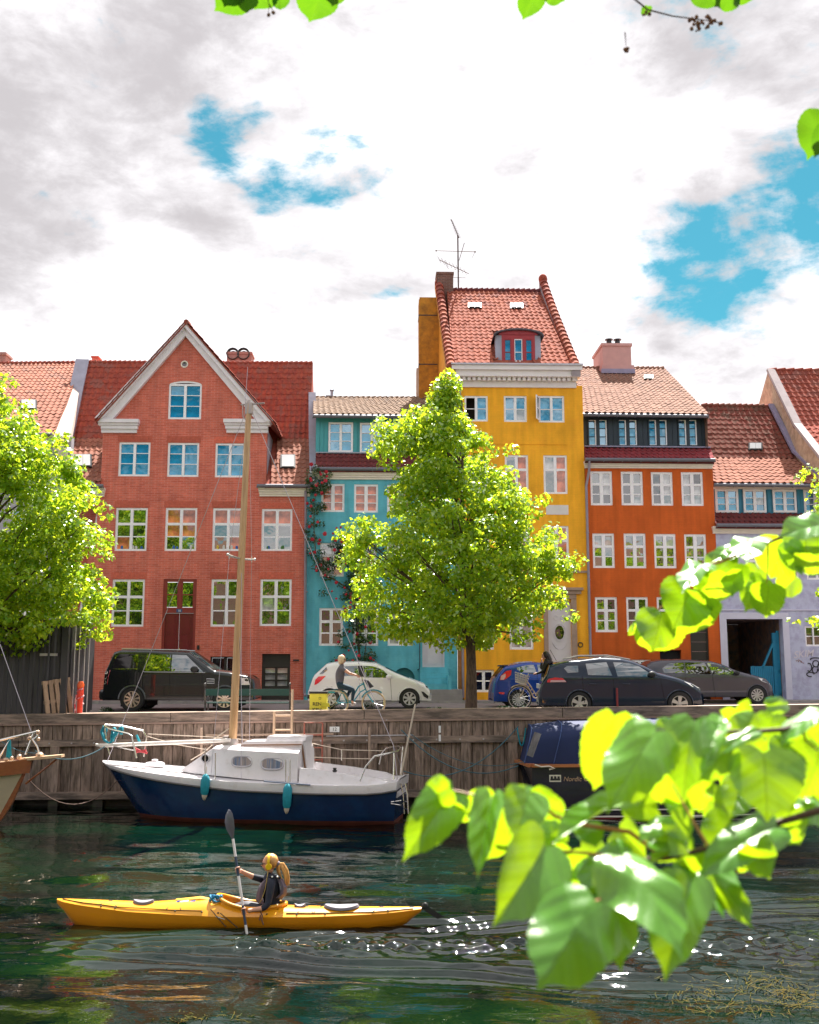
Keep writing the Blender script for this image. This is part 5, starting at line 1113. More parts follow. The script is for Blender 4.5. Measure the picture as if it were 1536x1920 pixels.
# ---- things standing on the quay at left
def container():
    t=thing('shipping_container','charcoal corrugated steel container on the quay behind the left tree','container',(-14.2,29.6,ground_z(-11,29.6)))
    CM=M('charcoal_steel',(.045,.042,.048),.5,var=.15,vscale=2,bump=.05);W,D,H=0,0,2.75
    x1=atY(136,1310,29.3).x +14.2;x0=x1 -6.05;y0,y1=-.9,1.5
    mb=MB();n=20;
    for i in range(n):
        a=x0 +.2+(x1 -x0 -.4)*i /n;w=(x1 -x0 -.4)/n;P=[(a,y0 +.04),(a +w *.35,y0 +.04),(a +w *.5,y0 +.075),(a +w *.85,y0 +.075),(a +w,y0 +.04)]
        for j in range(4):mb.add([(P[j][0],P[j][1],.18),(P[j +1][0],P[j +1][1],.18),(P[j +1][0],P[j +1][1],H -.14),(P[j][0],P[j][1],H -.14)],[(0,1,2,3)])
    mb.build('corrugated_panel',CM,t)
    MB().box(x0 +.05,x1 -.05,y0 +.1,y1,.15,H -.02).build('box',CM,t)
    for a in (x0,x1 -.18):MB().box(a,a +.18,y0 -.0,y0 +.16,.0,H).build('corner_post',CM,t)
    MB().box(x0 +.18,x1 -.18,y0,y0 +.1,H -.14,H).build('top_rail',CM,t);MB().box(x0 +.18,x1 -.18,y0,y0 +.1,.02,.18).build('bottom_rail',CM,t)
    MB().box(x1 +.001,x1 +.04,y0 +.2,y1 -.1,.2,H -.2).build('door',CM,t)
    for k in (.35,.75,1.25,1.65):MB().tube([(x1 +.08,y0 +k,.15),(x1 +.08,y0 +k,H -.15)],.02,6).build('lock_rod',M('galvanised'),t)
    MB().tube([(x1 -.5,y0 -.05,.6),(x1 -.5,y0 -.05,H -.2)],.03,6).build('lock_rod',CM,t)
    MB().box(x1 -.75,x1 -.28,y0 -.05,y0 +.02,1.75,1.82).build('handle',M('galvanised'),t)
container()
def pallet():
    p=atY(118,1334,28.9);t=thing('wooden_pallet','weathered wooden pallet leaning on end against the dark container','pallet',(p.x,28.75,ground_z(p.x,28.7)+.02))
    W=M('pallet_wood',(.34,.23,.16),.8,var=.25,vscale=6,bump=.4,objrand=.2);t.rotation_euler=(0,R(-9),R(38))
    for i in range(5):x=-.32+i *.155;MB().box(x -.055,x +.055,-.02,.0,.0,1.12).build('slat',W,t)
    for z in (.02,.5,1.02):MB().box(-.38,.38,.0,.09,z,z +.09).build('bearer',W,t)
    for i in range(3):x=-.30+i *.29;MB().box(x -.055,x +.055,.09,.11,.0,1.12).build('slat',W,t)
pallet()
def standpipe():
    p=atY(148,1334,28.7);t=thing('lifebuoy_post','orange red post wrapped in white tape standing on the quay edge','post',(p.x,28.75,ground_z(p.x,28.7)))
    RM=M('orange_red_plastic',(.75,.05,.02),.45,var=.15);WM=M('white_red_tape',(.75,.55,.55),.5,var=.3,vscale=10,second=(.6,.03,.05),sscale=8)
    MB().lathe([(.0,0),(.10,0),(.10,.06),(.075,.08),(.075,.55),(.085,.56),(.085,.9),(.07,.95),(.0,.95)],(0,0,0),n=14).build('post',RM,t,smooth=True)
    mb=MB();mb.tube([(.085*math.cos(a),.085*math.sin(a),.45+a *.035) for a in np.linspace(0,12,60)],.022,5);mb.tube([(-.09,-.03,.1),(-.13,-.02,.45),(-.08,-.07,.7)],.025,6);mb.build('tape',WM,t,smooth=True)
    MB().lathe([(.09,.9),(.095,.98),(.06,1.06),(.0,1.07)],(0,0,0),n=14).build('cap',M('orange_cap',(.85,.12,.02),.4),t,smooth=True)
standpipe()
def bench():
    a,b=atY(385,1330,29.0),atY(544,1330,29.0);t=thing('park_bench','dark green bench with ornate black iron ends facing the houses','bench',((a.x +b.x)/2,29.0,ground_z(-4.5,29)))
    W=(b.x -a.x)/2;GR=M('bench_green_paint',(.012,.06,.055),.35,var=.1);IR=M('black_cast_iron',(.02,.02,.022),.3,var=.1,coat=.5);z0=0
    for (y,z,h,w) in ((-.10,.70,.13,.04),(-.13,.87,.0,0),):
        if h:MB().box(-W +.02,W -.02,y -w /2,y +w /2,z -h /2,z +h /2+.05).build('backrest',GR,t)
    for y in (.0,.12,.24,.36):MB().box(-W +.02,W -.02,y -.045,y +.045,.42,.45).build('slat',GR,t)
    MB().tube([(-W,-.1,.22),(W,-.1,.22)],.012,6).build('tie_rod',M('galvanised'),t)
    for s in (-1,1):
        x=s *W;mb=MB();mb.tube([(x,-.14,.92),(x,-.12,.8),(x,-.08,.6),(x,-.03,.44),(x,-.06,.25),(x,-.16,.0)],[.02,.024,.026,.03,.026,.03],8);mb.tube([(x,-.06,.44),(x,.2,.43),(x,.40,.42),(x,.38,.2),(x,.44,0)],.024,8)
        mb.tube([(x,-.10,.65),(x,.1,.68),(x,.3,.66),(x,.38,.58),(x,.36,.46)],.02,8);mb.sphere((x,-.145,.95),.036);mb.tube([(x,-.05+.07*math.cos(q),.3+.07*math.sin(q)) for q in np.linspace(0,5.5,14)],.014,6);mb.build('bench_end',IR,t,smooth=True)
bench()
def bin_():
    a,b=atY(581,1330,28.75),atY(613,1330,28.75);t=thing('litter_bin','yellow litter bin with black lid on the quay behind the cyclist','bin',((a.x +b.x)/2,28.85,ground_z(-2.6,28.8)))
    w=(b.x -a.x)/2;YM=M('lemon_yellow_paint',(.72,.66,.06),.5,var=.08);MB().box(-w,w,-.2,.2,.02,.68).build('body',YM,t);MB().box(-w -.015,w +.015,-.215,.215,(.683),.745).build('lid',M('sign_black'),t)
    MB().box(w *.35,w *1.35,-.235,-.205,.33,.43).build('ash_flap',M('olive_yellow',(.50,.48,.03),.5),t)
    K=M('sign_black');text('lettering','REN',.13,(-w *.12,-.203,.40),(R(90),0,0),K,t,bold=.002);text('lettering','KBH',.13,(-w *.12,-.203,.25),(R(90),0,0),K,t,bold=.002)
    mb=MB();
    for q in ((-.03,.03,.0,.008),(-.03,.03,.052,.06),(-.03,-.022,.008,.052),(.022,.03,.008,.052)):mb.box(q[0]+.05,q[1]+.05,-.206,-.201,.53+q[2],.53+q[3])
    mb.build('emblem',K,t)
bin_()
# ================================================================== BOATS
NAVY=M('navy_hull_paint',(.004,.022,.085),.22,var=.15,vscale=2,coat=.4,second=(.004,.03,.10),sscale=3)
GELC=M('white_gelcoat',(.74,.70,.72),.35,var=.06,vscale=3,second=(.62,.56,.55),sscale=5,srange=(.55,.75),coat=.2)
STEEL=M('stainless_tube',(.72,.68,.64),.22,metal=.9,var=.05)
TEALR=M('teal_rope_cloth',(.01,.26,.34),.7,var=.2,vscale=12)
ROPE=M('blue_green_rope',(.05,.12,.15),.8,var=.2)
def hull_loft(st,nz=8):
    """st: list of (s, halfbeam_deck, z_deck, halfbeam_wl, z_bottom); returns rows of section points port->starboard"""
    rows=[]
    for (s,hb,zd,hw,zb) in st:
        pts=[]
        for k in range(nz +1):
            t=k /nz;y=hb *(1-t)**.45*(1-0) if False else hw +(hb -hw)*((1-t)**.8) if hb >hw else hb
            z=zd +(zb -zd)*t;f=1-max(0,(t -.72)/.28)**2*.9;pts.append((y *f,z))
        rows.append((s,pts))
    return rows
def loft_mesh(rows,mb,cap_end=True):
    nz=len(rows[0][1]);ring=lambda r:[(r[0],-y,z) for y,z in r[1]]+[(r[0],y,z) for y,z in r[1][::-1]]
    V=[];n=nz *2
    for r in rows:V+=ring(r)
    F=[]
    for i in range(len(rows)-1):
        for j in range(n -1):F.append((i *n +j,i *n +j +1,(i +1)*n +j +1,(i +1)*n +j))
    if cap_end:F.append(tuple((len(rows)-1)*n +j for j in range(n)));F.append(tuple(range(n))[::-1])
    mb.add(V,F)
def sailboat():
    A=Vector((-7.80,26.95,WZ));B=Vector((-.15,25.75,WZ));ax=(B -A);Lh=ax.length;rz=math.atan2(ax.y,ax.x)
    t=thing('sailboat','small sailing boat with navy hull, white cabin and bare wooden mast','sailboat',A,rz)
    inv=(Matrix.Translation(A)@Matrix.Rotation(rz,4,'Z')).inverted()
    def P(px,py,y=0.0):
        """photo pixel on the boat's fore-and-aft plane at sideways offset y (y<0 is towards the camera)"""
        o=inv @Vector((0,0,CZ));d=inv.to_3x3()@ray(px,py);k=(y -o.y)/d.y;return o +d *k
    def Q(px,py,y):p=P(px,py,y);return (p.x,y,p.z)
    S=np.linspace(0,1,22)
    def hb(s):return 1.18*(math.sin(math.pi *min(1,(s *.82+.0))**.82))**.62 if s <.62 else 1.18-(s -.62)**1.6*1.35
    sh=lambda s:np.interp(s,[0,.12,.3,.5,.75,.93,1.0],[1.30,1.20,1.08,.98,.93,.93,1.02])          # deck edge height
    rows_w=[];rows_b=[];rows_r=[]
    for s in S:
        h=max(.02,hb(s));zd=sh(s);bd=np.interp(s,[0,.2,.5,1],[.06,.15,.20,.20]);zb=zd -bd;xs=s *Lh;
        rk=lambda z:.60*(1-s)**3*max(0,(zd -z))/1.2                                                        # raked stem
        rows_w.append((xs,[(h +.01,zd,0),(h +.025,zd -bd *.5,0),(h +.01,zb,0)]))
        hw=h *np.interp(s,[0,.3,.8,1],[.5,.86,.86,.78]);zk=np.interp(s,[0,.15,.5,.9,1],[.10,-.25,-.5,-.35,.02])
        pts=[]
        for k in range(9):
            tt=k /8;z=zb +(.10-zb)*tt;y=hw +(h -hw)*(1-tt)**.75;pts.append((y,z,0))
        rows_b.append((xs,pts));rows_r.append((xs,[(hw,.10,0),(hw *.92,-.02,0),(hw *.6,(zk -.02)/2,0),(0.0,min(zk,-.05),0)]))
    def build(rows,name,mat,close=False):
        V=[];F=[];n=len(rows[0][1])*2
        for (x,pts) in rows:
            s=x /Lh;zd=sh(s)
            P2=[(x +.85*max(0,zd -z)*(1-s)**6-(.12*max(0,zd -z) if s >.999 else 0),-y,z) for y,z,_ in pts]+[(x +.85*max(0,zd -z)*(1-s)**6-(.12*max(0,zd -z) if s >.999 else 0),y,z) for y,z,_ in pts[::-1]]
            V+=P2
        for i in range(len(rows)-1):
            for j in range(n -1):
                if j ==n // 2-1 and not close:continue
                F.append((i *n +j,i *n +j +1,(i +1)*n +j +1,(i +1)*n +j))
        F.append(tuple((len(rows)-1)*n +j for j in range(n)))
        m=MB();m.add(V,F);return m.build(name,mat,t,smooth=True,ang=40)
    build(rows_b,'hull',NAVY);build(rows_w,'topside_band',GELC);build(rows_r,'antifouling',M('antifouling_red',(.12,.03,.02),.6,var=.3),True)
    mb=MB();V=[];n=0
    for s in S:V+=[(s *Lh,-hb(s),sh(s)-.01),(s *Lh,-hb(s)*.5,sh(s)+.03),(s *Lh,hb(s)*.5,sh(s)+.03),(s *Lh,hb(s),sh(s)-.01)]
    mb.add(V,[(i *4+j,i *4+j +1,(i +1)*4+j +1,(i +1)*4+j) for i in range(len(S)-1) for j in range(3)]);mb.build('deck',GELC,t,smooth=True)
    rb=MB();rb.tube([(s *Lh +(.85*.1*(1-s)**6),-hb(s)-.03,sh(s)-np.interp(s,[0,.2,.5,1],[.06,.15,.20,.20])) for s in S],.022,6);rb.build('rubbing_strip',M('grey_rubber',(.12,.11,.11),.6,var=.1),t,smooth=True)
    # coachroof
    sA=P(345,1440,-.3).x;sB=P(398,1402,-.6).x;sC=P(560,1410,-.75).x
    def cabin(st,name,mat):
        V=[];
        for (x,yb,zb_,yt,zt,cr) in st:V+=[(x,-yb,zb_),(x,-yt,zt),(x,-yt *.5,zt +cr),(x,yt *.5,zt +cr),(x,yt,zt),(x,yb,zb_)]
        n=6;F=[(i *n +j,i *n +j +1,(i +1)*n +j +1,(i +1)*n +j) for i in range(len(st)-1) for j in range(n -1)]+[tuple(range(n))[::-1],tuple((len(st)-1)*n +j for j in range(n))]
        m=MB();m.add(V,F);return m.build(name,mat,t,smooth=True,ang=28)
    z1=P(398,1404,-.6).z;z2=P(560,1412,-.7).z;zt_=z1
    cab=cabin([(sA,.50,sh(.2)+.0,.46,sh(.2)+.03,.02),(sA +.25,.60,sh(.25),.52,sh(.25)+.22,.03),(sB,.72,sh(.3),.58,z1,.05),((sB +sC)/2,.82,sh(.45),.74,(z1 +z2)/2,.10),(sC,.84,sh(.6),.78,z2,.15)],'cabin',GELC)
    # oval windows and a round port
    for (px,py,w,h) in ((451.5,1428.5,.42,.17),(509,1433,.46,.19)):
        yb=-.838 if px <480 else -.865;yb-=.012;p=P(px,py,yb);cx,cz=p.x,p.z
        def ov(k,y,W_,H_):
            out=[]
            for j in range(24):
                a=2*math.pi *j /24;ex=abs(math.cos(a))**.6*(1 if math.cos(a)>0 else -1);ez=abs(math.sin(a))**.7*(1 if math.sin(a)>0 else -1);out.append((cx +W_ /2*ex,y +(cz +H_ /2*ez -sh(.5))*.22,cz +H_ /2*ez))
            return out
        f=MB();f.tube(ov(0,yb,w +.08,h +.07),.022,6,closed=True);fo=f.build('window_frame',M('alloy_frame',(.5,.47,.5),.4,metal=.3),cab,smooth=True)
        g=MB();g.add(ov(0,yb -.012,w +.06,h +.05),[tuple(range(24))]);g.build('pane',M('curtained_pane',(.30,.24,.22),.12,var=.4,vscale=3,stretch=(6,1,.5),second=(.10,.14,.22),sscale=2),fo)
    p=P(385,1422,-.66);m=MB();m.tube([(p.x +.1*math.cos(a),p.y,p.z +.1*math.sin(a)) for a in np.linspace(0,6.28,16,endpoint=False)],.016,6,closed=True);fo=m.build('porthole',M('alloy_frame'),cab,smooth=True)
    m=MB();m.add([(p.x +.1*math.cos(a),p.y +.005,p.z +.1*math.sin(a)) for a in np.linspace(0,6.28,16,endpoint=False)],[tuple(range(16))]);m.build('pane',M('dark_port',(.01,.01,.012),.1,var=0),fo)
    # roof step and sliding hatch
    a,b,c,d=P(452,1397,-.3),P(572,1380,-.3),P(500,1381,-.3),P(575,1395,-.3)
    zR=z1 +.07;m=MB();x0,x1=P(448,1398,-.4).x,P(566,1395,-.4).x;zt2=P(500,1390,-.3).z
    m.add([(x0,-.45,zR -.05),(x1,-.5,zR -.05),(x1,.5,zR -.05),(x0,.45,zR -.05),(x0 +.15,-.40,zt2),(x1 +.05,-.46,zt2 +.03),(x1 +.05,.46,zt2 +.03),(x0 +.15,.40,zt2)],[(4,5,6,7),(0,1,5,4),(1,2,6,5),(2,3,7,6),(3,0,4,7)]);m.build('raised_roof',GELC,t)
    m=MB();x0,x1=P(497,1392,-.3).x,P(574,1385,-.3).x;zz=P(540,1380,-.2).z;m.add([(x0,-.34,zt2 +.0),(x1,-.36,zt2 +.03),(x1,.36,zt2 +.03),(x0,.34,zt2),(x0 +.08,-.32,zz),(x1 +.02,-.34,zz),(x1 +.02,.34,zz),(x0 +.08,.32,zz)],[(4,5,6,7),(0,1,5,4),(1,2,6,5),(2,3,7,6),(3,0,4,7)]);m.build('sliding_hatch',GELC,t)
    TW=M('varnished_trim',(.20,.10,.05),.4,var=.2);m=MB();m.bar((P(452,1398,-.5).x,-.51,zR +.02),(x1 -.05,-.53,zR +.05),.03,.03);m.build('grab_rail',TW,t)
    # companionway boards
    x=sC +.03;m=MB();m.add([(x -.02,-.4,sh(.6)-.1),(x +.14,-.4,sh(.6)-.1),(x -.0,-.35,zt2 +.02),(x -.12,-.35,zt2 +.02),(x -.02,.4,sh(.6)-.1),(x +.14,.4,sh(.6)-.1),(x,.35,zt2 +.02),(x -.12,.35,zt2 +.02)],[(0,1,2,3),(4,7,6,5),(1,5,6,2)]);m.build('companionway',GELC,t)
    for y in (-.42,-.30):m=MB();m.bar((x +.10,y,sh(.6)-.02),(x -.05,y,zt2 +.02),.03,.04);m.build('hatch_runner',TW,t)
    # cockpit
    x0=sC +.05;x1=Lh -.25;z=sh(.75);m=MB()
    for sgn in (-1,1):
        P0=[(x0,sgn *.80,z +.36),(x0 +1.0,sgn *.84,z +.25),(x1 -.3,sgn *.70,z +.15),(x1,sgn *.62,z +.05)];P1=[(p[0],sgn *(abs(p[1])-.12),p[2]) for p in P0]
        bo=[(p[0],sgn *(abs(p[1])+.10),z -.02) for p in P0];bi=[(p[0],p[1],z -.35) for p in P1]
        V=P0 +P1 +bo +bi;m.add(V,[(i,i +1,i +5,i +4) for i in range(3)]+[(i,i +8,i +9,i +1) for i in range(3)]+[(i +4,i +5,i +13,i +12) for i in range(3)]+[(0,4,12,8),(3,11,15,7)])
    m.build('coaming',GELC,t);MB().box(x0,x1,-.7,.7,z -.36,z -.33).build('cockpit_floor',GELC,t);MB().box(x1 -.0,x1 +.22,-.72,.72,z -.3,z +.04).build('stern_deck',GELC,t)
    m=MB();p=P(628,1448,-.75);m.lathe([(.05,0),(.06,.03),(.035,.05),(.05,.09),(0,.09)],(p.x,-.76,z +.28),n=10);m.build('winch',BLACKM,t,smooth=True)
    MB().tube([P(495,1465,-1.2)+Vector((0,0,0)),P(582,1472,-1.2)],.02,6).build('boat_hook',M('grey_blue_alloy',(.25,.28,.36),.4,metal=.4),t)
    m=MB();p=P(400-38,1428,0);x=Lh *.135;m.lathe([(.24,0),(.25,.07),(.2,.10),(0,.12)],(x +.35,0,sh(.15)+.02),n=14);m.lathe([(.08,.12),(.08,.17),(0,.18)],(x +.35,0,sh(.15)+.02),n=10);m.build('fore_hatch',GELC,t,smooth=True)
    # mast, with wires
    foot=P(436,1392,0);top=P(467,757,0);top=Vector((top.x,0,top.z));foot=Vector((foot.x,0,z1 +.05));MW=M('varnished_spruce',(.62,.38,.19),.45,var=.12,vscale=2,stretch=(6,6,.4),second=(.50,.28,.13),sscale=3,coat=.15)
    mm=MB();mm.tube([foot.lerp(top,k /6) for k in range(7)],[.105,.10,.095,.09,.085,.08,.072],12);mast=mm.build('mast',MW,t,smooth=True)
    FM=M('mast_fitting',(.42,.36,.34),.4,metal=.5);m=MB();m.tube([top +Vector((-.22,0,-.02)),top +Vector((.42,0,.0))],.022,6);m.box(top.x -.09,top.x +.10,-.07,.07,top.z -.28,top.z +.02);m.tube([top,top +Vector((0,0,.10))],.045,8);m.tube([top +Vector((-.16,-.02,-.03)),top +Vector((-.15,-.02,-.35)),top +Vector((-.05,-.03,-.45))],.015,5);m.build('masthead',FM,mast,smooth=True)
    m=MB();m.lathe([(.15,-.05),(.15,.10),(.11,.16)],foot,n=10);m.box(foot.x -.22,foot.x -.08,-.12,.10,foot.z -.05,foot.z +.22);m.build('mast_step',FM,mast,smooth=True)
    sp=P(452,1048,0);spx=foot.lerp(top,(sp.z -foot.z)/(top.z -foot.z));ends=[]
    m=MB()
    for sgn in (-1,1):e=spx +Vector((sgn *.16,sgn *.62,.05));ends.append(e);m.tube([spx,e],.02,6);m.sphere(e,.035)
    ee=[P(430,1043,-.1),P(472,1050,.1)];m.tube([ee[0],spx,ee[1]],.022,6);
    for e in ee:m.tube([e -Vector((0,0,.06)),e +Vector((0,0,.09))],.014,6)
    m.build('spreader',M('pale_alloy',(.6,.56,.52),.4,metal=.4),mast,smooth=True)
    WR=M('steel_wire',(.42,.38,.42),.4,metal=.6,var=0);r=.0085
    def wire(a,b,name='stay',rr=r):m=MB();m.tube([a,b],rr,4);return m.build(name,WR,t)
    bow=Vector((.12,0,sh(0)+.0));st=Vector((Lh -.05,0,sh(1)+.1))
    wire(top,bow);wire(top,P(738,1398,-.2));wire(P(738,1398,-.2),(Lh -.05,-.55,sh(1)));wire(P(738,1398,-.2),(Lh -.05,.45,sh(1)))
    wire(top,ee[0],'shroud',.006);wire(ee[0],(P(400,1440,-.9).x,-1.05,sh(.33)),'shroud',.006);wire(top,ee[1],'shroud',.006);wire(ee[1],(P(463,1425,.9).x,1.1,sh(.36)),'shroud',.006)
    wire(spx,(P(455,1450,-1).x,-1.1,sh(.37)),'shroud',.006);wire(spx -Vector((.1,0,0)),(foot.x +.3,-.12,z1 +.1),'halyard',.007);wire(top +Vector((-.1,0,0)),top +Vector((-.06,0,1.0)),'whip_antenna',.006)
    # rolled spar lying from pulpit to mast
    a,b=P(188,1398,-.1),P(432,1388,-.15);m=MB();m.tube([a,b],[.05,.05],10);m.tube([a +Vector((-.12,0,.02)),a +Vector((.05,0,0))],.035,8);m.build('spinnaker_pole',M('white_pole',(.78,.72,.66),.4,var=.05),t,smooth=True)
    # pulpit
    m=MB();h=lambda px,py,y:Vector(P(px,py,y))
    m.tube([h(270,1419,.45),h(275,1382,.45),h(268,1370,.43),h(228,1361,.3),h(197,1359,.05),h(196,1362,-.05),h(205,1367,-.2),h(241,1376,-.42),h(247,1380,-.45),h(256,1421,-.48)],.021,8)
    m.tube([h(196,1360,0),h(200,1395,0),h(206,1416,0)],.018,8);m.tube([h(201,1397,-.02),h(252,1407,-.46)],.014,6);m.build('pulpit',STEEL,t,smooth=True)
    m=MB();
    for (x,y,q) in ((197,1365,.1),(214,1366,.0),(228,1364,-.1),(212,1375,.0)):
        c=h(x,y,q);rr=random.uniform(.05,.10)
        m.tube([c +Vector((rr *math.cos(a)*.6,.03*math.sin(a *1.7),-rr *1.4+rr *1.6*math.sin(a))) for a in np.linspace(0,11,26)],.022,5)
    m.tube([h(226,1365,-.1),h(215,1380,-.1),h(206,1395,-.1),h(196,1388,-.05),h(190,1372,0),h(195,1362,0)],.035,6);m.tube([h(256,1378,.1),h(262,1392,.1)],.03,6);m.build('rope_coil',TEALR,t,smooth=True)
    m=MB();m.tube([h(252,1403,.1),h(262,1408,.1),h(276,1412,.1)],.03,6);m.tube([h(256,1410,.1),h(274,1407,.1)],.03,6);m.build('red_rope',M('red_rope',(.45,.04,.05),.7),t,smooth=True)
    # stanchions, life lines
    sts=[(385,1438,1402,-1.0),(404,1441,1412,-1.05),(536,1463,1424,-1.1),(544,1464,1424,-1.08)]
    m=MB();m2=MB()
    for px,y0,y1,y in sts:a=h(px,y0,y);b=h(px,y1,y);MB().tube([Vector((a.x,a.y,sh(a.x /Lh))),b],.014,6).build('stanchion',STEEL,t)
    for px,y0,y1,y in ((587,1422,1394,1.0),(641,1426,1406,1.0)):MB().tube([h(px,y0,y),h(px,y1,y)],.02,6).build('stanchion',STEEL,t)
    for pts in ([(575,1391,.9),(587,1394,1.0),(641,1406,1.0),(722,1408,.9)],[(548,1418,1.),(641,1422,1.0),(700,1423,.9)],[(277,1376,.45),(360,1380,.8),(435,1384,.95),(480,1390,1.0)],[(275,1380,.45),(330,1396,.7),(390,1406,.9)]):
        m=MB();m.tube([h(*p) for p in pts],.010,5);m.build('life_line',M('cream_line',(.62,.52,.42),.6,var=0),t)
    m=MB();m.tube([h(358,1425,-.1),h(380,1412,-.1),h(398,1397,-.1)],.014,5);m.tube([h(395,1390,-.1),h(430,1366,-.05)],.016,5);m.build('sheet_rope',M('cream_line'),t)
    # pushpit, flagstaff, stern ladder
    m=MB();m.tube([h(675,1465,-.95),h(686,1437,-.95),h(702,1418,-.9),h(726,1413,-.7),h(745,1409,-.4),h(752,1403,0),h(748,1399,.4),h(725,1402,.8),h(716,1412,.9),h(711,1433,.95)],.02,8);m.tube([h(738,1462,-.8),h(739,1412,-.7)],.017,6);m.tube([h(752,1450,-.3),h(756,1400,-.3)],.02,6);m.build('pushpit',STEEL,t,smooth=True)
    MB().tube([h(752,1453,-.35),h(779,1320,-.3)],.022,8).build('flagstaff',M('cream_line'),t)
    m=MB()
    for dx in (0,8):m.tube([h(748+dx,1470,-.35-dx *.03),h(752+dx,1470,-.6-dx *.03),h(756+dx,1490,-.6-dx *.03),h(758+dx,1526,-.6-dx *.03)],.018,6)
    for k in range(3):m.tube([h(756,1488+14*k,-.6),h(765,1490+14*k,-.85)],.014,6)
    m.tube([h(733,1504,-.9),h(752,1501,-.7)],.014,6);m.tube([h(733,1507,-.9),h(752,1510,-.7)],.012,6);m.build('stern_ladder',STEEL,t,smooth=True)
    # fenders hang from the rail: things of their own
    wm=Matrix.Translation(A)@Matrix.Rotation(rz,4,'Z')
    for (px,y0,y1,lb) in ((386,1451,1492,'teal sleeve fender hanging near the round porthole of the sailboat'),(540,1469,1517,'teal sleeve fender hanging amidships below the oval windows')):
        c0=P(px,y0,-1.22);c1=P(px -2,y1,-1.25);L_=(c0 -c1).length;w=wm @c0;f=thing('fender',lb,'fender',w,0,'teal fenders on the sailboat');f.rotation_euler=(0,R(2),0)
        MB().lathe([(.012,0),(.06,-.03),(.105,-.12),(.11,-L_ *.55),(.095,-L_ +.08),(.07,-L_ +.02)],(0,0,0),n=14).build('sleeve',TEALR,f,smooth=True)
        MB().lathe([(.068,-L_ +.02),(.06,-L_ -.03),(.03,-L_ -.10),(0,-L_ -.12)],(0,0,0),n=12).build('tip',M('cream_line'),f,smooth=True);MB().tube([(0,0,-.01),(.0,.06,.16)],.012,5).build('lanyard',M('cream_line'),f)
sailboat()

def left_boat():
    t=thing('wooden_boat','varnished wooden boat with cream clinker hull, bow only, at left edge','boat',(-10.6,24.6,WZ));O=Vector(t.location);Y=24.6
    CL=M('cream_clinker_paint',(.62,.50,.36),.45,var=.08,vscale=3);VW=M('varnished_mahogany',(.28,.085,.03),.3,var=.2,coat=.4,stretch=(.6,4,4),vscale=4);PW=M('pale_deck_wood',(.60,.40,.24),.6,var=.15)
    def p(px,py,y=0.0):return atY(px,py,Y +y)-O
    st=[p(48,1447),p(40,1468),p(24,1505),p(6,1534),p(-10,1552)]          # stem line
    # strakes from the stem aft (towards the left and out of frame)
    n=9;top=p(46,1449);bot=p(-6,1548)
    for side in (-1,1):
        for k in range(n):
            t0,t1=k /n,(k +1)/n +.03;V=[]
            for i in range(9):
                s=i /8*4.5;b=1.15*(1-math.exp(-s *.75))
                for tt,o_ in ((t0,.0),(t1,.022)):
                    a=top.lerp(bot,tt);y=side *(b *(1-.42*tt **1.6)-o_ +.035) ;rise=-.10*s *(1-tt)*.9+.03*s *s *(1-tt)*.3
                    V.append((a.x -s,y if s >0 else side *.03,a.z +rise))
            m=MB();m.add(V,[(i *2,i *2+1,i *2+3,i *2+2) for i in range(8)]);m.build('plank',CL,t,smooth=True)
    m=MB();m.add([tuple(q +Vector((0,s,0))) for s in (-.05,.05) for q in (st[0],st[1],st[2],st[3],st[4],st[4]+Vector((-.16,0,0)),st[3]+Vector((-.16,0,0)),st[2]+Vector((-.15,0,0)),st[1]+Vector((-.14,0,0)),st[0]+Vector((-.2,0,.02)))],[tuple(range(10)),tuple(range(10,20))[::-1]]+[(i,(i +1)%10,(i +1)%10+10,i +10) for i in range(10)]);m.build('stem',VW,t)
    a=p(62,1424);
    for side in (-1,1):
        V=[]
        for i in range(9):
            s=i /8*4.5;b=1.2*(1-math.exp(-s *.75))+.05;z=-.08*s +.012*s *s;V+=[(a.x -s,side *b,a.z +z +.02),(a.x -s -.05,side *b,a.z +z -.30)]
        m=MB();m.add(V,[(i *2,i *2+1,i *2+3,i *2+2) for i in range(8)]);m.build('bulwark',VW,t,smooth=True)
    V=[]
    for i in range(9):s=i /8*4.5;b=1.2*(1-math.exp(-s *.75))+.04;z=-.08*s +.012*s *s -.02;V+=[(a.x -s,-b,a.z +z),(a.x -s,b,a.z +z)]
    m=MB();m.add(V,[(i *2,i *2+1,i *2+3,i *2+2) for i in range(8)]);m.build('deck',PW,t)
    m=MB();m.bar(p(40,1424),p(118,1417),.24,.06);m.build('bow_platform',PW,t);m=MB();m.tube([p(48,1470),p(106,1424)],.025,6);m.build('bobstay',VW,t)
    m=MB();m.tube([p(-40,1400),p(0,1388),p(64,1373),p(70,1371)],.03,8);m.tube([p(70,1371),p(71,1380),p(64,1386)],.03,8);m.tube([p(64,1372),p(48,1415)],.025,6);m.tube([p(60,1385),p(70,1400),p(74,1414)],.02,6);m.tube([p(20,1385),p(-4,1425)],.02,6);m.build('pulpit',STEEL,t,smooth=True)
    m=MB();m.sphere(p(71,1373),.05);m.sphere(p(72,1386),.045);m.sphere(p(55,1384),.05);m.sphere(p(36,1419),.06);m.sphere(p(12,1424),.07,.07,.05);m.sphere(p(22,1422),.05);m.lathe([(.08,0),(.09,.1),(.05,.14),(0,.14)],p(74,1422),n=10);m.build('deck_fitting',M('brass_fitting',(.55,.40,.30),.35,metal=.5),t,smooth=True)
    m=MB()
    for k in range(4):m.tube([p(16+k,1386),p(14+k *2,1408),p(12+k *3,1424)],.018,5)
    m.build('teal_rope',TEALR,t,smooth=True);m=MB();m.tube([p(58,1371),p(0,1208)],.010,4);m.build('forestay',M('steel_wire'),t)
left_boat()

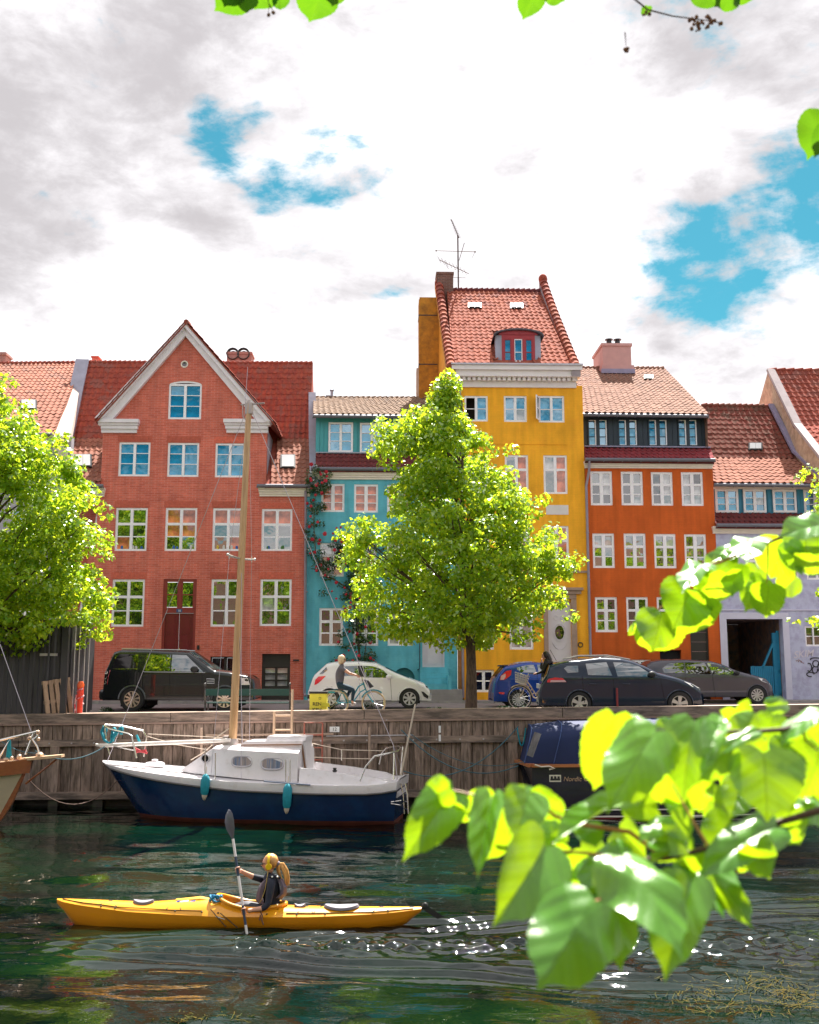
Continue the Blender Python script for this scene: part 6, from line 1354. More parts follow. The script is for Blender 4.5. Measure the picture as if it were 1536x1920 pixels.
def motor_boat():
    t=thing('motor_boat','dark blue motor launch with blue canvas canopy and varnished rail','motor boat',(6.5,26.3,WZ));O=Vector(t.location);Y=25.2
    HB=M('dark_plum_hull',(.035,.028,.045),.2,coat=.6,var=.15,vscale=2);HN=M('ink_blue_hull',(.006,.012,.03),.2,coat=.6,var=.1);VR=M('varnished_teak',(.50,.17,.06),.3,coat=.5,var=.15,vscale=4)
    CV=M('blue_canvas',(.008,.020,.085),.75,var=.12,vscale=3,bump=.2,bscale=6)
    def p(px,py,y=0.0):return atY(px,py,Y +y)-O
    c0,c1=p(990,1440,2.6),p(1010,1448,0)     # transom corners: far, near
    far,near=p(968,1434,2.0),p(1008,1446,0.0);L_=8.5
    zr=near.z;zb=-.25
    # hull: near side from transom forward to the bow, off to the right
    V=[];N_=14
    for i in range(N_):
        s=i /(N_ -1);x=near.x +s *L_;w=2.15*(1-s **2.6);yc=1.05;z=zr +.28*s **2
        y0,y1=yc -w /2,yc +w /2;k=.16*(1-s)
        V+=[(x,y0,z),(x +.1*s,y0 +.03,z *.55),(x +.1*s,y0 +.12,.22),(x +.1*s,y0 +.25,zb),(x,y1 -.25,zb),(x,y1 -.12,.22),(x,y1 -.03,z *.55),(x,y1,z)]
    m=MB();m.add(V,[(i *8+j,i *8+j +1,(i +1)*8+j +1,(i +1)*8+j) for i in range(N_ -1) for j in range(7)]);m.build('hull',HB,t,smooth=True)
    # raked transom, facing left
    tr=[(near.x,-.02,zr),(far.x,2.1,zr +.02),(far.x +.35,1.95,zb),(near.x +.38,.2,zb)];m=MB();m.add(tr +[(a +.04,b,c) for a,b,c in tr],[(0,1,2,3),(4,7,6,5)]);m.build('transom',HN,t)
    m=MB();m.add([V[0],V[1],V[2],V[3],(near.x -.0,0.0,zb)],[(0,1,2,3,4)]);m.build('quarter_panel',HN,t)
    # rails
    m=MB();pts=[(V[8*i][0]-(.0),V[8*i][1]-.03,V[8*i][2]+.03) for i in range(N_)];pf=[(V[8*i +7][0],V[8*i +7][1]+.03,V[8*i +7][2]+.03) for i in range(N_)]
    for P_ in (pts,pf):
        for i in range(N_ -1):m.bar(P_[i],P_[i +1],.13,.07)
    m.bar((far.x -.06,2.15,zr +.035),(near.x +.0,-.06,zr +.03),.20,.075);m.build('rail',VR,t)
    m=MB();
    for (z,h_) in ((.18,.03),(.02,.035)):
        for i in range(N_ -1):a,b=V[8*i +2],V[8*i +10];m.bar((a[0],a[1]-.02,z),(b[0],b[1]-.02,z),.03,h_)
    m.build('waterline_stripe',M('white_pole'),t);m=MB()
    for i in range(N_ -1):a,b=V[8*i +2],V[8*i +10];m.bar((a[0],a[1]+.0,-.05),(b[0],b[1]+.0,-.05),.04,.12)
    m.build('boot_stripe',M('maroon_antifouling',(.16,.012,.015),.5),t)
    m=MB();m.add([V[0],V[8*6],V[8*6+7],V[7]],[(0,1,2,3)]);m.add([V[8*6]]+[V[8*i] for i in range(7,N_)]+[V[8*i +7] for i in range(N_ -1,5,-1)],[tuple(range(2*(N_ -6)))]);m.build('deck',VR,t)
    # canopy: arched canvas
    q=lambda px,py,y:Vector(p(px,py,y))
    arcs=[]
    for (xt,zt,xb,w) in ((q(1003,1365,1).x,q(1003,1364,1).z,q(985,1430,1).x,1.7),(q(1060,1354,1).x,q(1060,1357,1).z,q(1040,1430,1).x,1.85),(q(1150,1350,1).x,q(1150,1353,1).z,q(1150,1430,1).x,1.9),(q(1300,1347,1).x,q(1300,1350,1).z,q(1330,1430,1).x,1.8),(q(1350,1380,1).x,q(1360,1385,1).z,q(1420,1430,1).x,1.6)):
        row=[]
        for k in range(13):
            a=math.pi *k /12;y=1.05-w /2*(abs(math.cos(a))**.55)*(1 if math.cos(a)>0 else -1);zz=zr +.05+(zt -zr -.05)*(math.sin(a)**.38);f=(zz -zr)/(zt -zr);row.append((xb +(xt -xb)*f,y,zz +.012*math.sin(5*y +9*f)))
        arcs.append(row)
    m=MB();n=13;m.add([v for r in arcs for v in r],[(i *n +j,(i +1)*n +j,(i +1)*n +j +1,i *n +j +1) for i in range(len(arcs)-1) for j in range(n -1)]+[tuple(range(n))[::-1]]);cvo=m.build('canopy',CV,t,smooth=True,ang=50)
    m=MB();
    for r in arcs[:3]:m.tube([Vector(v)+Vector((-.004,-.004,.006)) for v in r],.014,5)
    m.build('canopy_seam',M('pale_blue_piping',(.05,.09,.25),.6),t)
    wp=[q(1006,1372,.95),q(1019,1376,.42),q(1003,1420,.20),q(991,1416,.9)];off=Vector((-.05,-.03,0));m=MB();m.add([w_ +off for w_ in wp],[(0,1,2,3)]);m.build('canopy_window',M('clouded_vinyl',(.16,.16,.17),.15,var=.4,vscale=5),cvo)
    m=MB();m.tube([q(1003,1434,-.05),q(1015,1438,-.05),q(1030,1437,-.05),q(1040,1441,-.05),q(1030,1443,-.05)],.02,5);m.build('rope',M('cream_line'),t)
    # plate and name on the side
    a,b=q(1030,1453,-.04),q(1052,1466,-.04);pl=MB().box(a.x,b.x,a.y -.03,a.y -.005,b.z,a.z).build('name_plate',M('cream_plate',(.66,.62,.50),.4,var=.05),t)
    w=b.x -a.x;h_=a.z -b.z;m=MB();m.box(a.x +.02,b.x -.02,a.y -.034,a.y -.031,b.z +h_ *.22,b.z +h_ *.5)
    for k in range(3):m.box(a.x +.03+w *.29*k,a.x +.03+w *(.29*k +.2),a.y -.034,a.y -.031,b.z +h_ *.5,b.z +h_ *.82)
    m.build('plate_drawing',M('sign_black'),pl)
    z=q(1056,1461,-.05);text('boat_name','Nordic Cruiser',.15,(z.x,z.y -.02,z.z),(R(90),0,0),M('gold_lettering',(.42,.26,.16),.4,var=0),t,align='LEFT',shear=.25)
motor_boat()

# ---- mooring ropes between boats and quay
def sag(a,b,s,n=12):a=Vector(a);b=Vector(b);return [a.lerp(b,k /n)-Vector((0,0,s *4*(k /n)*(1-k /n))) for k in range(n +1)]
def rope(label,a,b,s,r=.014,mat=None):
    pts=sag(a,b,s);c=pts[0];m=MB();m.tube([p -c for p in pts],r,6);o=m.build('mooring_rope',mat or ROPE,smooth=True,loc=c);tag(o,label,'rope')
qy=quay_y(0)-.2
rope('mooring rope hanging from the stern of the sailboat toward the motor launch canopy',atY(757,1446,26),atY(972,1362,quay_y(4)-.2),.55)
rope('slack rope from the launch corner back along the quay to the left',atY(972,1436,26.3),atY(752,1368,qy),.55)
rope('thin rope crossing lowest behind the launch stern',atY(992,1426,26.6),atY(770,1376,qy),.40,.01)
rope('rope from the sailboat pulpit across to the wooden boat bow',atY(196,1400,26.5),atY(66,1408,25),.25)
rope('slack line drooping to the water between the two left boats',atY(222,1462,26.6),atY(54,1462,24.8),.58,.012,M('brown_rope',(.16,.10,.08),.8))
rope('dark line from quay edge down to wooden boat pulpit',atY(0,1388,27),atY(75,1412,25),.1,.01)
rope('teal rope loop hanging on the quay planks left of the launch',atY(970,1365,quay_y(3)-.2),atY(986,1365,quay_y(3)-.2),.45,.02,TEALR)
# ================================================================== CARS
TYRE=M('black_tyre',(.018,.018,.02),.75,var=.1,bump=.1)
ALLOY=M('bright_alloy',(.62,.60,.60),.3,metal=.55,var=.05);LAMP_R=M('red_tail_lamp',(.75,.012,.03),.12,coat=1,var=.1);LAMP_W=M('clear_lamp',(.62,.60,.62),.1,coat=1,var=.2,vscale=9)
SEAM=M('body_seam',(.004,.004,.005),.8,var=0);PLASTIC=M('black_plastic',(.02,.02,.022),.55,var=.1)
CGL=glass_mat('car_glass',(.008,.03,.03),.30,rough=.02);CGD=glass_mat('privacy_glass',(.004,.005,.005),.22,rough=.02)
def car(name,label,px0,base_y,s,W,sil,zb,side_glass,wheels,wr,paint,lamps,glass=None,yaw=0.0,spokes=7,cladding=None,belt=None,doors=(),extras=None,rimmat=None,screen=None,rear_screen=None):
    """silhouette and openings given in metres: x from the rear bumper, z above the road"""
    xs_=[p[0] for p in sil];Lc=max(xs_);d=FPX /s
    c=atY(px0 +Lc *s /2,base_y,d +W /2);g=atY(px0 +Lc *s /2,base_y,d)
    t=thing(name,label,'car',(c.x,d +W /2,g.z),yaw)
    bz=belt or .95;X=lambda x:x -Lc /2
    order=sorted(sil);px=np.array([p[0] for p in order]);pz=np.array([p[1] for p in order])
    def zt(x):return float(np.interp(x,px,pz))
    def hw(x):
        u=abs(x -Lc /2)/(Lc /2);return W /2*(1-.10*u **4-.16*max(0,u -.9)**2*60*.35)
    def sy(x,z):
        h=hw(x);k=1.0
        if z >bz:k-=(z -bz)*.24/(W /2)
        if z <.45:k-=(.45-z)*.12
        k-=.018*abs(math.sin((z -.3)*3.2))*.5
        top=zt(x);r=.13
        if z >top -r:q=min(1,(z -(top -r))/r);return h *k -r *.9*(1-math.sqrt(max(0,1-q *q)))
        return h *k
    cols=sorted(set([round(x,3) for x in list(np.linspace(0,Lc,int(Lc /.045)))+[p[0] for p in sil]]));NZ=26;V=[];F=[]
    def zrow(x,j):
        a,b=zb,zt(x);t_=j /NZ;t_=1-(1-t_)**1.25;return a +(b -a)*t_
    body=MB()
    for sgn in (-1,1):
        V=[];F=[]
        for x in cols:
            for j in range(NZ +1):z=zrow(x,j);V.append((X(x),sgn *sy(x,z),z))
        n=NZ +1
        for i in range(len(cols)-1):
            for j in range(NZ):
                cx=(cols[i]+cols[i +1])/2;cz=(zrow(cols[i],j)+zrow(cols[i],j +1))/2
                if any((cx -w)**2+(cz -wr)**2<(wr +.045)**2 for w in wheels):continue
                f=(i *n +j,(i +1)*n +j,(i +1)*n +j +1,i *n +j +1);F.append(f if sgn <0 else f[::-1])
        body.add(V,F)
    V=[];K=8
    for x in cols:
        yy=sy(x,zt(x))
        for k in range(K +1):u=-1+2*k /K;V.append((X(x),yy *u,zt(x)+.035*(1-u *u)))
    body.add(V,[(i *(K +1)+j,(i +1)*(K +1)+j,(i +1)*(K +1)+j +1,i *(K +1)+j +1) for i in range(len(cols)-1) for j in range(K)])
    for x in (cols[0],cols[-1]):
        V=[(X(x),-sy(x,zrow(x,j)),zrow(x,j)) for j in range(NZ +1)]+[(X(x),sy(x,zrow(x,j)),zrow(x,j)) for j in range(NZ,-1,-1)];body.add(V,[tuple(range(len(V)))])
    bo=body.build('body',paint,t,smooth=True,ang=38)
    MB().box(X(.12),X(Lc -.12),-W /2+.12,W /2-.12,zb -.02,zb +.45).build('underbody',PLASTIC,t)
    glass=glass or CGL
    def panel(poly,mat,nm,off=.010,par=None,thick=.0):
        o_=MB()
        P=[]; # refine outline so that the pane follows the curved side
        for i in range(len(poly)):
            a,b=poly[i],poly[(i +1)%len(poly)];k=max(1,int(math.dist(a,b)/.12))
            for q in range(k):P.append((a[0]+(b[0]-a[0])*q /k,a[1]+(b[1]-a[1])*q /k))
        for sgn in (-1,1):
            tris=tessellate_polygon([[Vector((p[0],p[1],0)) for p in P]]);v=[(X(p[0]),sgn *(sy(p[0],p[1])+off),p[1]) for p in P];v2=[(a,sgn *(abs(b)-.03),c_) for a,b,c_ in v];n=len(P)
            mb=MB();mb.add(v +v2,[tuple(q) for q in tris]+[(i,(i +1)%n,(i +1)%n +n,i +n) for i in range(n)])
            mb.build(nm,mat,par or t)
    for poly,m_ in side_glass:panel(poly,m_ or glass,'side_window',.008)
    # dark surrounds of the glasshouse and door seams
    for (x0,z0,x1,z1) in doors:
        for sgn in (-1,1):
            k=10;mb=MB();mb.tube([(X(x0 +(x1 -x0)*q /k),sgn *(sy(x0 +(x1 -x0)*q /k,z0 +(z1 -z0)*q /k)-.001),z0 +(z1 -z0)*q /k) for q in range(k +1)],.006,4);mb.build('door_seam',SEAM,t)
    def strip(xa,xb,nm,wfrac=.86,mat_=None):
        V=[];n=8
        for i in range(n +1):
            x=xa +(xb -xa)*i /n;yy=sy(x,zt(x))*wfrac
            for k in range(5):u=-1+.5*k;V.append((X(x)+(.006 if xb >xa and zt(xb)<zt(xa) else -.006),yy *u,zt(x)+.035*(1-u *u)+.008))
        mb=MB();mb.add(V,[(i *5+j,(i +1)*5+j,(i +1)*5+j +1,i *5+j +1) for i in range(n) for j in range(4)]);mb.build(nm,mat_ or glass,t,smooth=True)
    if screen:strip(screen[0],screen[1],'windscreen')
    if rear_screen:strip(rear_screen[0],rear_screen[1],'rear_window',.8,CGD)
    for wx in wheels:
        for sgn in (-1,1):
            yo=sgn *(W /2-.115);ax=(0,sgn,0)
            w=MB();w.lathe([(wr *.68,-.10),(wr *.9,-.11),(wr,-.085),(wr,.085),(wr *.93,.11),(wr *.70,.105),(wr *.66,.09)],(X(wx),yo,wr),ax,28);wo=w.build('wheel',TYRE,t,smooth=True)
            r_=MB();rr=wr *.67;r_.lathe([(rr,.085),(rr,.10),(rr *.93,.10),(rr *.9,.06)],(X(wx),yo,wr),ax,28)
            for k in range(spokes):
                a=2*math.pi *k /spokes +.2;ca,sa=math.cos(a),math.sin(a);wd=rr *(2.1/spokes)
                def pt(r1,o1,dd):return (X(wx)+ca *r1 -sa *o1,yo +sgn *dd,wr +sa *r1 +ca *o1)
                r_.add([pt(rr *.12,-wd *.35,.075),pt(rr *.95,-wd *.62,.092),pt(rr *.95,wd *.62,.092),pt(rr *.12,wd *.35,.075),pt(rr *.12,-wd *.35,.03),pt(rr *.95,-wd *.62,.04),pt(rr *.95,wd *.62,.04),pt(rr *.12,wd *.35,.03)],[(0,1,2,3),(0,4,5,1),(2,6,7,3),(1,5,6,2)])
            r_.lathe([(rr *.22,.09),(rr *.2,.1),(0,.1)],(X(wx),yo,wr),ax,12);r_.build('rim',rimmat or ALLOY,wo,smooth=True,ang=30)
            b=MB();b.lathe([(0,.02),(rr *.98,.02),(rr *.98,-.08)],(X(wx),yo,wr),ax,24);b.build('brake_disc',PLASTIC,wo)
        for sgn in (-1,1):
            ar=MB();R2=wr +.04;pts=[(X(wx)+R2 *math.cos(a),sgn *(sy(min(Lc -.02,max(.02,wx +R2 *math.cos(a))),max(zb,wr +R2 *math.sin(a)))+.0),wr +R2 *math.sin(a)) for a in np.linspace(-.35,math.pi +.35,22)];pts=[p for p in pts if p[2]>zb -.03]
            ar.tube(pts,.032 if cladding else .022,6);ar.build('wheel_arch',cladding or paint,t,smooth=True)
        MB().box(X(wx)-wr -.03,X(wx)+wr +.03,-W /2+.24,W /2-.24,.15,wr *2+.06).build('wheel_well',SEAM,t)
    for poly,mat_,nm in lamps:panel(poly,mat_,nm,.014)
    if extras:extras(t,X,sy,zt,paint)
    return t
def PXZ(pts,x0,by,s):return [((x -x0)/s,(by -y)/s) for x,y in pts]
def Zm(pts,sc_,ox,oy):return [(ox +x /sc_,oy +y /sc_) for x,y in pts]
def mirror(t,X,sy,x,z,mat,sz=.11):
    for sgn in (-1,1):y=sgn *(sy(x,z)+.09);m=MB();m.sphere((X(x),y,z),sz *.8,.06,sz *.62,10,6);m.build('mirror',mat,t,smooth=True);m=MB();m.bar((X(x),sgn *sy(x,z),z -.06),(X(x),y,z -.05),.04,.03);m.build('mirror_arm',PLASTIC,t)
def handles(t,X,sy,pts,mat):
    for x,z in pts:
        for sgn in (-1,1):m=MB();y=sgn *(sy(x,z)+.018);m.tube([(X(x)-.09,sgn *sy(x,z),z),(X(x)-.07,y,z),(X(x)+.07,y,z),(X(x)+.09,sgn *sy(x,z),z)],.013,6);m.build('door_handle',mat,t,smooth=True)
def paint(name,rgb,metal=.0,rough=.25):return M(name,rgb,rough,metal=metal,spec=.25,coat=.7,var=.05,vscale=1.5)

def suv():
    s=59.3;x0=197.5;by=1334.5;Z=lambda p:PXZ(Zm(p,4.8,180,1200),x0,by,s)
    sil=Z([(86,545),(88,455),(118,447),(127,300),(190,122),(245,104),(500,103),(860,122),(1110,288),(1240,303),(1400,335),(1440,365),(1452,420),(1460,540)])
    sil=[(x +i *.0008,z) for i,(x,z) in enumerate(sil)]
    g1=Z([(197,272),(215,140),(420,140),(428,268),(420,276)]);g2=Z([(480,282),(500,145),(712,145),(712,290),(490,290)]);g3=Z([(724,145),(850,150),(1010,296),(724,292)])
    P=paint('dark_green_black_paint',(.012,.015,.017),rough=.22)
    def ex(t,X,sy,zt,p):
        mirror(t,X,sy,*Z([(935,275)])[0],PLASTIC,.16);handles(t,X,sy,Z([(490,335),(790,335)]),P)
        a=Z([(250,108),(840,122)]);
        for sgn in (-1,1):m=MB();m.tube([(X(a[0][0]),sgn *.62,a[0][1]+.05),(X(a[1][0]),sgn *.62,a[1][1]+.06)],.022,6);m.build('roof_rail',M('silver_trim',(.5,.5,.52),.3,metal=.6),t)
        tr=Z([(475,290),(490,298),(1030,304)])
        for sgn in (-1,1):m=MB();m.tube([(X(x),sgn *(sy(x,z)+.008),z) for x,z in tr],.010,5);m.build('chrome_strip',M('silver_trim'),t)
        v=Z([(1045,358),(1112,362),(1112,398),(1045,398)])
        for sgn in (-1,1):
            m=MB();m.tube([(X(x),sgn *(sy(x,z)+.012),z) for x,z in v],.014,5,closed=True);x1,z1=Z([(1048,379)])[0];x2,z2=Z([(1110,379)])[0];m.tube([(X(x1),sgn *(sy(x1,z1)+.012),z1),(X(x2),sgn *(sy(x2,z2)+.012),z2)],.012,5);m.build('side_vent',M('silver_trim'),t)
        MB().box(X(.0),X(.25),-.85,.85,.42,.62).build('rear_bumper',PLASTIC,t)
    lamps=[(Z([(125,285),(180,282),(165,345),(158,408),(120,410)]),LAMP_R,'tail_lamp'),(Z([(1342,350),(1405,352),(1425,412),(1350,412)]),LAMP_W,'headlight')]
    for (a,b) in ((143,303),(135,345),(133,390)):q=[(a +14*math.cos(k),b +16*math.sin(k)) for k in np.linspace(0,6.28,9)[:-1]];lamps.append((Z(q),M('lamp_white_ring',(.7,.62,.55),.2,coat=1),'lamp_ring'))
    car('parked_suv','large black green off-road car with chrome spoked wheels before the red house',x0,by,s,1.95,sil,.36,[(g1,CGD),(g2,CGD),(g3,None)],[Z([(385,0)])[0][0],Z([(1207,0)])[0][0]],.375,P,lamps,spokes=10,belt=1.2,
        doors=[Z([(450,290),(440,560)])[0]+Z([(450,290),(460,440)])[1],Z([(715,295)])[0]+Z([(715,560)])[0],Z([(1000,310)])[0]+Z([(1010,560)])[0],Z([(240,508)])[0]+Z([(1130,508)])[0]],cladding=M('dark_arch',(.035,.045,.05),.35,coat=.5),extras=ex,rimmat=M('champagne_alloy',(.66,.56,.46),.25,metal=.6),screen=(Z([(870,0)])[0][0],Z([(1105,0)])[0][0]))
suv()
def white_car():
    s=58.6;x0=580;by=1328.5;Z=lambda p:PXZ(Zm(p,2.844,560,880),x0,by,s);Y=lambda p:PXZ(Zm(p,8.533,560,1200),x0,by,s)
    sil=[(0,.25),(.005,.55)]+Y([(245,620),(275,570),(455,405),(600,378),(960,368),(1240,395)])+Z([(520,1092),(600,1124),(670,1150),(700,1180),(708,1200)])+[(3.86,.3)]
    sil=sorted(sil)
    g1=Y([(735,440),(945,430),(985,590),(735,590)]);g2=Y([(1040,430),(1200,440),(1350,490),(1440,575),(1430,620),(1085,612)]);g0=Y([(350,560),(460,450),(478,500),(400,560)])
    P=paint('white_car_paint',(.78,.76,.80));
    def ex(t,X,sy,zt,p):
        mirror(t,X,sy,*Y([(1460,605)])[0],P,.13);handles(t,X,sy,Y([(1120,665)]),P)
        m=MB();a=Z([(655,1190),(700,1205),(690,1225),(662,1215)]);
        MB().box(X(.0)-.01,X(.12),-.78,.78,.3,.42).build('bumper_trim',PLASTIC,t)
    lamps=[(Y([(275,735),(290,650),(340,600),(455,590),(400,650),(330,710)]),LAMP_R,'tail_lamp'),(Z([(618,1132),(672,1152),(698,1180),(660,1168)]),LAMP_W,'headlight'),(Z([(655,1187),(668,1190),(694,1212),(690,1226),(668,1214)]),PLASTIC,'fog_lamp_recess')]
    car('parked_car','white three-door hatchback parked behind the cyclist',x0,by,s,1.72,sil,.24,[(g1,None),(g2,None),(Y([(955,430),(1030,430),(1075,605),(992,600)]),PLASTIC),(g0,CGD)],[.70,(768.5-x0)/s],.305,P,lamps,spokes=7,belt=.93,
        doors=[Y([(985,600)])[0]+Y([(1000,960)])[0],Y([(1480,640)])[0]+Y([(1500,960)])[0],Y([(760,970)])[0]+Y([(1500,975)])[0]],extras=ex,rimmat=M('silver_hubcap',(.60,.58,.60),.4),screen=(2.45,3.2),rear_screen=(.22,.56))
white_car()
def blue_car():
    s=57;x0=919;by=1329.5;Z=lambda p:PXZ(Zm(p,6.982,900,1220),x0,by,s)
    sil=sorted([(0,.28)]+Z([(136,560),(150,460),(165,390),(200,330),(290,222),(500,176),(640,166)])+[(1.75,1.47),(2.2,1.42),(2.75,1.16),(3.1,.98),(3.7,.82),(3.93,.6),(3.96,.3)]);
    g1=Z([(425,245),(560,205),(660,200),(690,300),(490,300)]);g2=Z([(705,200),(800,198),(960,215),(1080,300),(720,300)])
    P=paint('cobalt_blue_paint',(.005,.045,.30),metal=.2)
    def ex(t,X,sy,zt,p):MB().box(X(.32),X(.50),-.6,.6,1.36,1.41).build('spoiler',PLASTIC,t);MB().box(X(.05),X(.1),-.28,.28,.62,.74).build('number_plate',M('sign_white'),t)
    lamps=[(Z([(215,395),(225,345),(300,280),(368,268),(358,330),(300,378),(262,395)]),LAMP_R,'tail_lamp'),(Z([(220,392),(232,340),(290,312),(285,360),(262,392)]),M('lamp_clear_pink',(.7,.4,.42),.15,coat=1),'lamp_lens'),(Z([(195,550),(270,552),(262,578),(205,572)]),LAMP_R,'reflector')]
    car('parked_car','cobalt blue hatchback parked behind the bicycle with the basket',x0,by,s,1.72,sil,.24,[(g1,None),(g2,None)],[.80,3.28],.30,P,lamps,spokes=13,belt=.95,yaw=R(3),doors=[Z([(700,300)])[0]+Z([(700,600)])[0]],extras=ex,rimmat=M('silver_hubcap'),screen=(2.2,2.8),rear_screen=(.12,.38))
blue_car()
def estate():
    s=69.5;x0=1007;by=1342;A=lambda p:PXZ(Zm(p,6.982,900,1220),x0,by,s);B=lambda p:PXZ(Zm(p,3.227,1060,950),x0,by,s)
    sil=sorted([(0,.30),(.01,.55),(.05,.72),(.10,.88)]+A([(860,330),(900,205),(1000,180),(1150,150),(1300,140)])+B([(200,922),(330,928),(400,945),(470,975),(540,1012),(650,1042),(740,1075),(790,1110),(806,1140)])+[(4.31,.45),(4.32,.28)])
    g0=A([(1080,250),(1120,220),(1265,215),(1265,300),(1130,310)]);g1=A([(1362,190),(1536,178)])+B([(238,950),(268,1030),(125,1026)]);g2=B([(278,950),(370,955),(430,975),(520,1035),(300,1035)])
    P=paint('midnight_blue_paint',(.012,.022,.045),metal=.1,rough=.16)
    def ex(t,X,sy,zt,p):
        mirror(t,X,sy,*B([(500,1022)])[0],PLASTIC,.13);handles(t,X,sy,B([(150,1080),(350,1080)]),P)
        for sgn in (-1,1):m=MB();q=B([(0,940),(80,922),(250,920),(385,945)]);m.tube([(X(x),sgn *.58,z +.05) for x,z in q],.022,6);m.build('roof_rail',M('pale_roof_rail',(.62,.56,.5),.3,metal=.4),t)
        m=MB();m.tube([(X(.55),0,1.44),(X(.38),.0,1.75)],.006,4);m.build('aerial',PLASTIC,t);MB().box(X(.16),X(.42),-.62,.62,1.395,1.425).build('spoiler',P,t)
        MB().box(X(-.0),X(.06),-.26,.26,.70,.82).build('number_plate',M('sign_white'),t)
    lamps=[(A([(860,405),(880,385),(960,368),(1060,375),(1108,425),(860,430)]),LAMP_R,'tail_lamp'),(A([(905,402),(1085,400),(1105,425),(900,428)]),M('lamp_clear_pink'),'lamp_lens'),(B([(690,1062),(745,1080),(790,1105),(740,1096)]),LAMP_W,'headlight')]
    car('parked_car','midnight blue estate car with pale roof rails, wheels hidden by quay edge',x0,by,s,1.75,sil,.26,[(g0,None),(g1,None),(g2,None)],[(1082-x0)/s,(1264.5-x0)/s],.315,P,lamps,spokes=5,belt=.98,yaw=R(-4),doors=[B([(90,1030)])[0]+B([(100,1190)])[0],B([(272,1038)])[0]+B([(285,1190)])[0],B([(550,1040)])[0]+B([(575,1190)])[0]],extras=ex,screen=(B([(395,0)])[0][0],B([(530,0)])[0][0]),rear_screen=(.16,.34))
estate()
def grey_car():
    s=52.5;x0=1203;by=1320.5;B=lambda p:PXZ(Zm(p,3.227,1060,950),x0,by,s)
    sil=sorted([(0,.3),(.01,.6),(.03,.9)]+B([(475,965),(500,945),(560,935),(700,932),(850,940),(930,962),(1010,998),(1100,1022),(1180,1045),(1215,1085),(1225,1130),(1222,1160)]))
    g0=B([(560,985),(600,955),(690,950),(690,1012),(570,1010)]);g1=B([(700,950),(815,950),(850,1018),(700,1015)]);g2=B([(830,952),(900,958),(985,1000),(985,1022),(860,1020)])
    P=paint('graphite_paint',(.085,.08,.10),metal=.3)
    def ex(t,X,sy,zt,p):mirror(t,X,sy,*B([(1000,1012)])[0],PLASTIC,.13);handles(t,X,sy,B([(735,1050),(900,1050)]),P);MB().box(X(.1),X(.35),-.6,.6,1.36,1.40).build('spoiler',PLASTIC,t)
    lamps=[(B([(1130,1040),(1185,1050),(1205,1080),(1150,1060)]),LAMP_W,'headlight'),(B([(480,1020),(520,1015),(530,1045),(482,1050)]),LAMP_R,'tail_lamp')]
    car('parked_car','graphite grey estate car in front of the dark gateway',x0,by,s,1.78,sil,.26,[(g0,CGD),(g1,CGD),(g2,None)],[.95,(1407-x0)/s],.32,P,lamps,spokes=10,belt=.95,doors=[B([(693,1015)])[0]+B([(700,1160)])[0],B([(855,1022)])[0]+B([(870,1160)])[0]],extras=ex,screen=(B([(870,0)])[0][0],B([(1000,0)])[0][0]))
grey_car()

# ================================================================== PEOPLE
SKIN=M('fair_skin',(.62,.31,.21),.5,var=.06,vscale=20);  # one even skin colour for all figures
def head_mesh(mb,c,fwd,up,sz=1.0,n=20,m=16):
    """face with brow, nose, lips and chin; c centre of the skull"""
    f=Vector(fwd).normalized();u=Vector(up).normalized();u=(u -f *u.dot(f)).normalized();r=f.cross(u);V=[]
    for i in range(m +1):
        t=math.pi *i /m
        for j in range(n):
            a=2*math.pi *j /n;x=math.sin(t)*math.cos(a);y=math.sin(t)*math.sin(a);z=math.cos(t)
            w,dpt,h=.075,.096,.118;
            if z <0:w*=1+.32*z;dpt*=1+.12*z
            px,py,pz=x *dpt,y *w,z *h
            if x >.2:
                lat=math.exp(-(y /.22)**2);px+=.024*lat *math.exp(-((z +.16)/.16)**2)+.008*lat *math.exp(-((z +.48)/.10)**2)+.014*lat *math.exp(-((z +.82)/.18)**2)
                px-=.010*math.exp(-((abs(y)-.42)/.16)**2)*math.exp(-((z -.05)/.12)**2);px+=.005*math.exp(-((z -.28)/.10)**2)
            V.append(Vector(c)+(f *px +r *py +u *pz)*sz)
    mb.add(V,[(i *n +j,i *n +(j +1)%n,(i +1)*n +(j +1)%n,(i +1)*n +j) for i in range(m) for j in range(n)])
    for sg in (-1,1):e=Vector(c)+(r *sg *.074-f *.012-u *.006)*sz;mb.sphere(e,.012*sz,.022*sz,.03*sz,8,5)
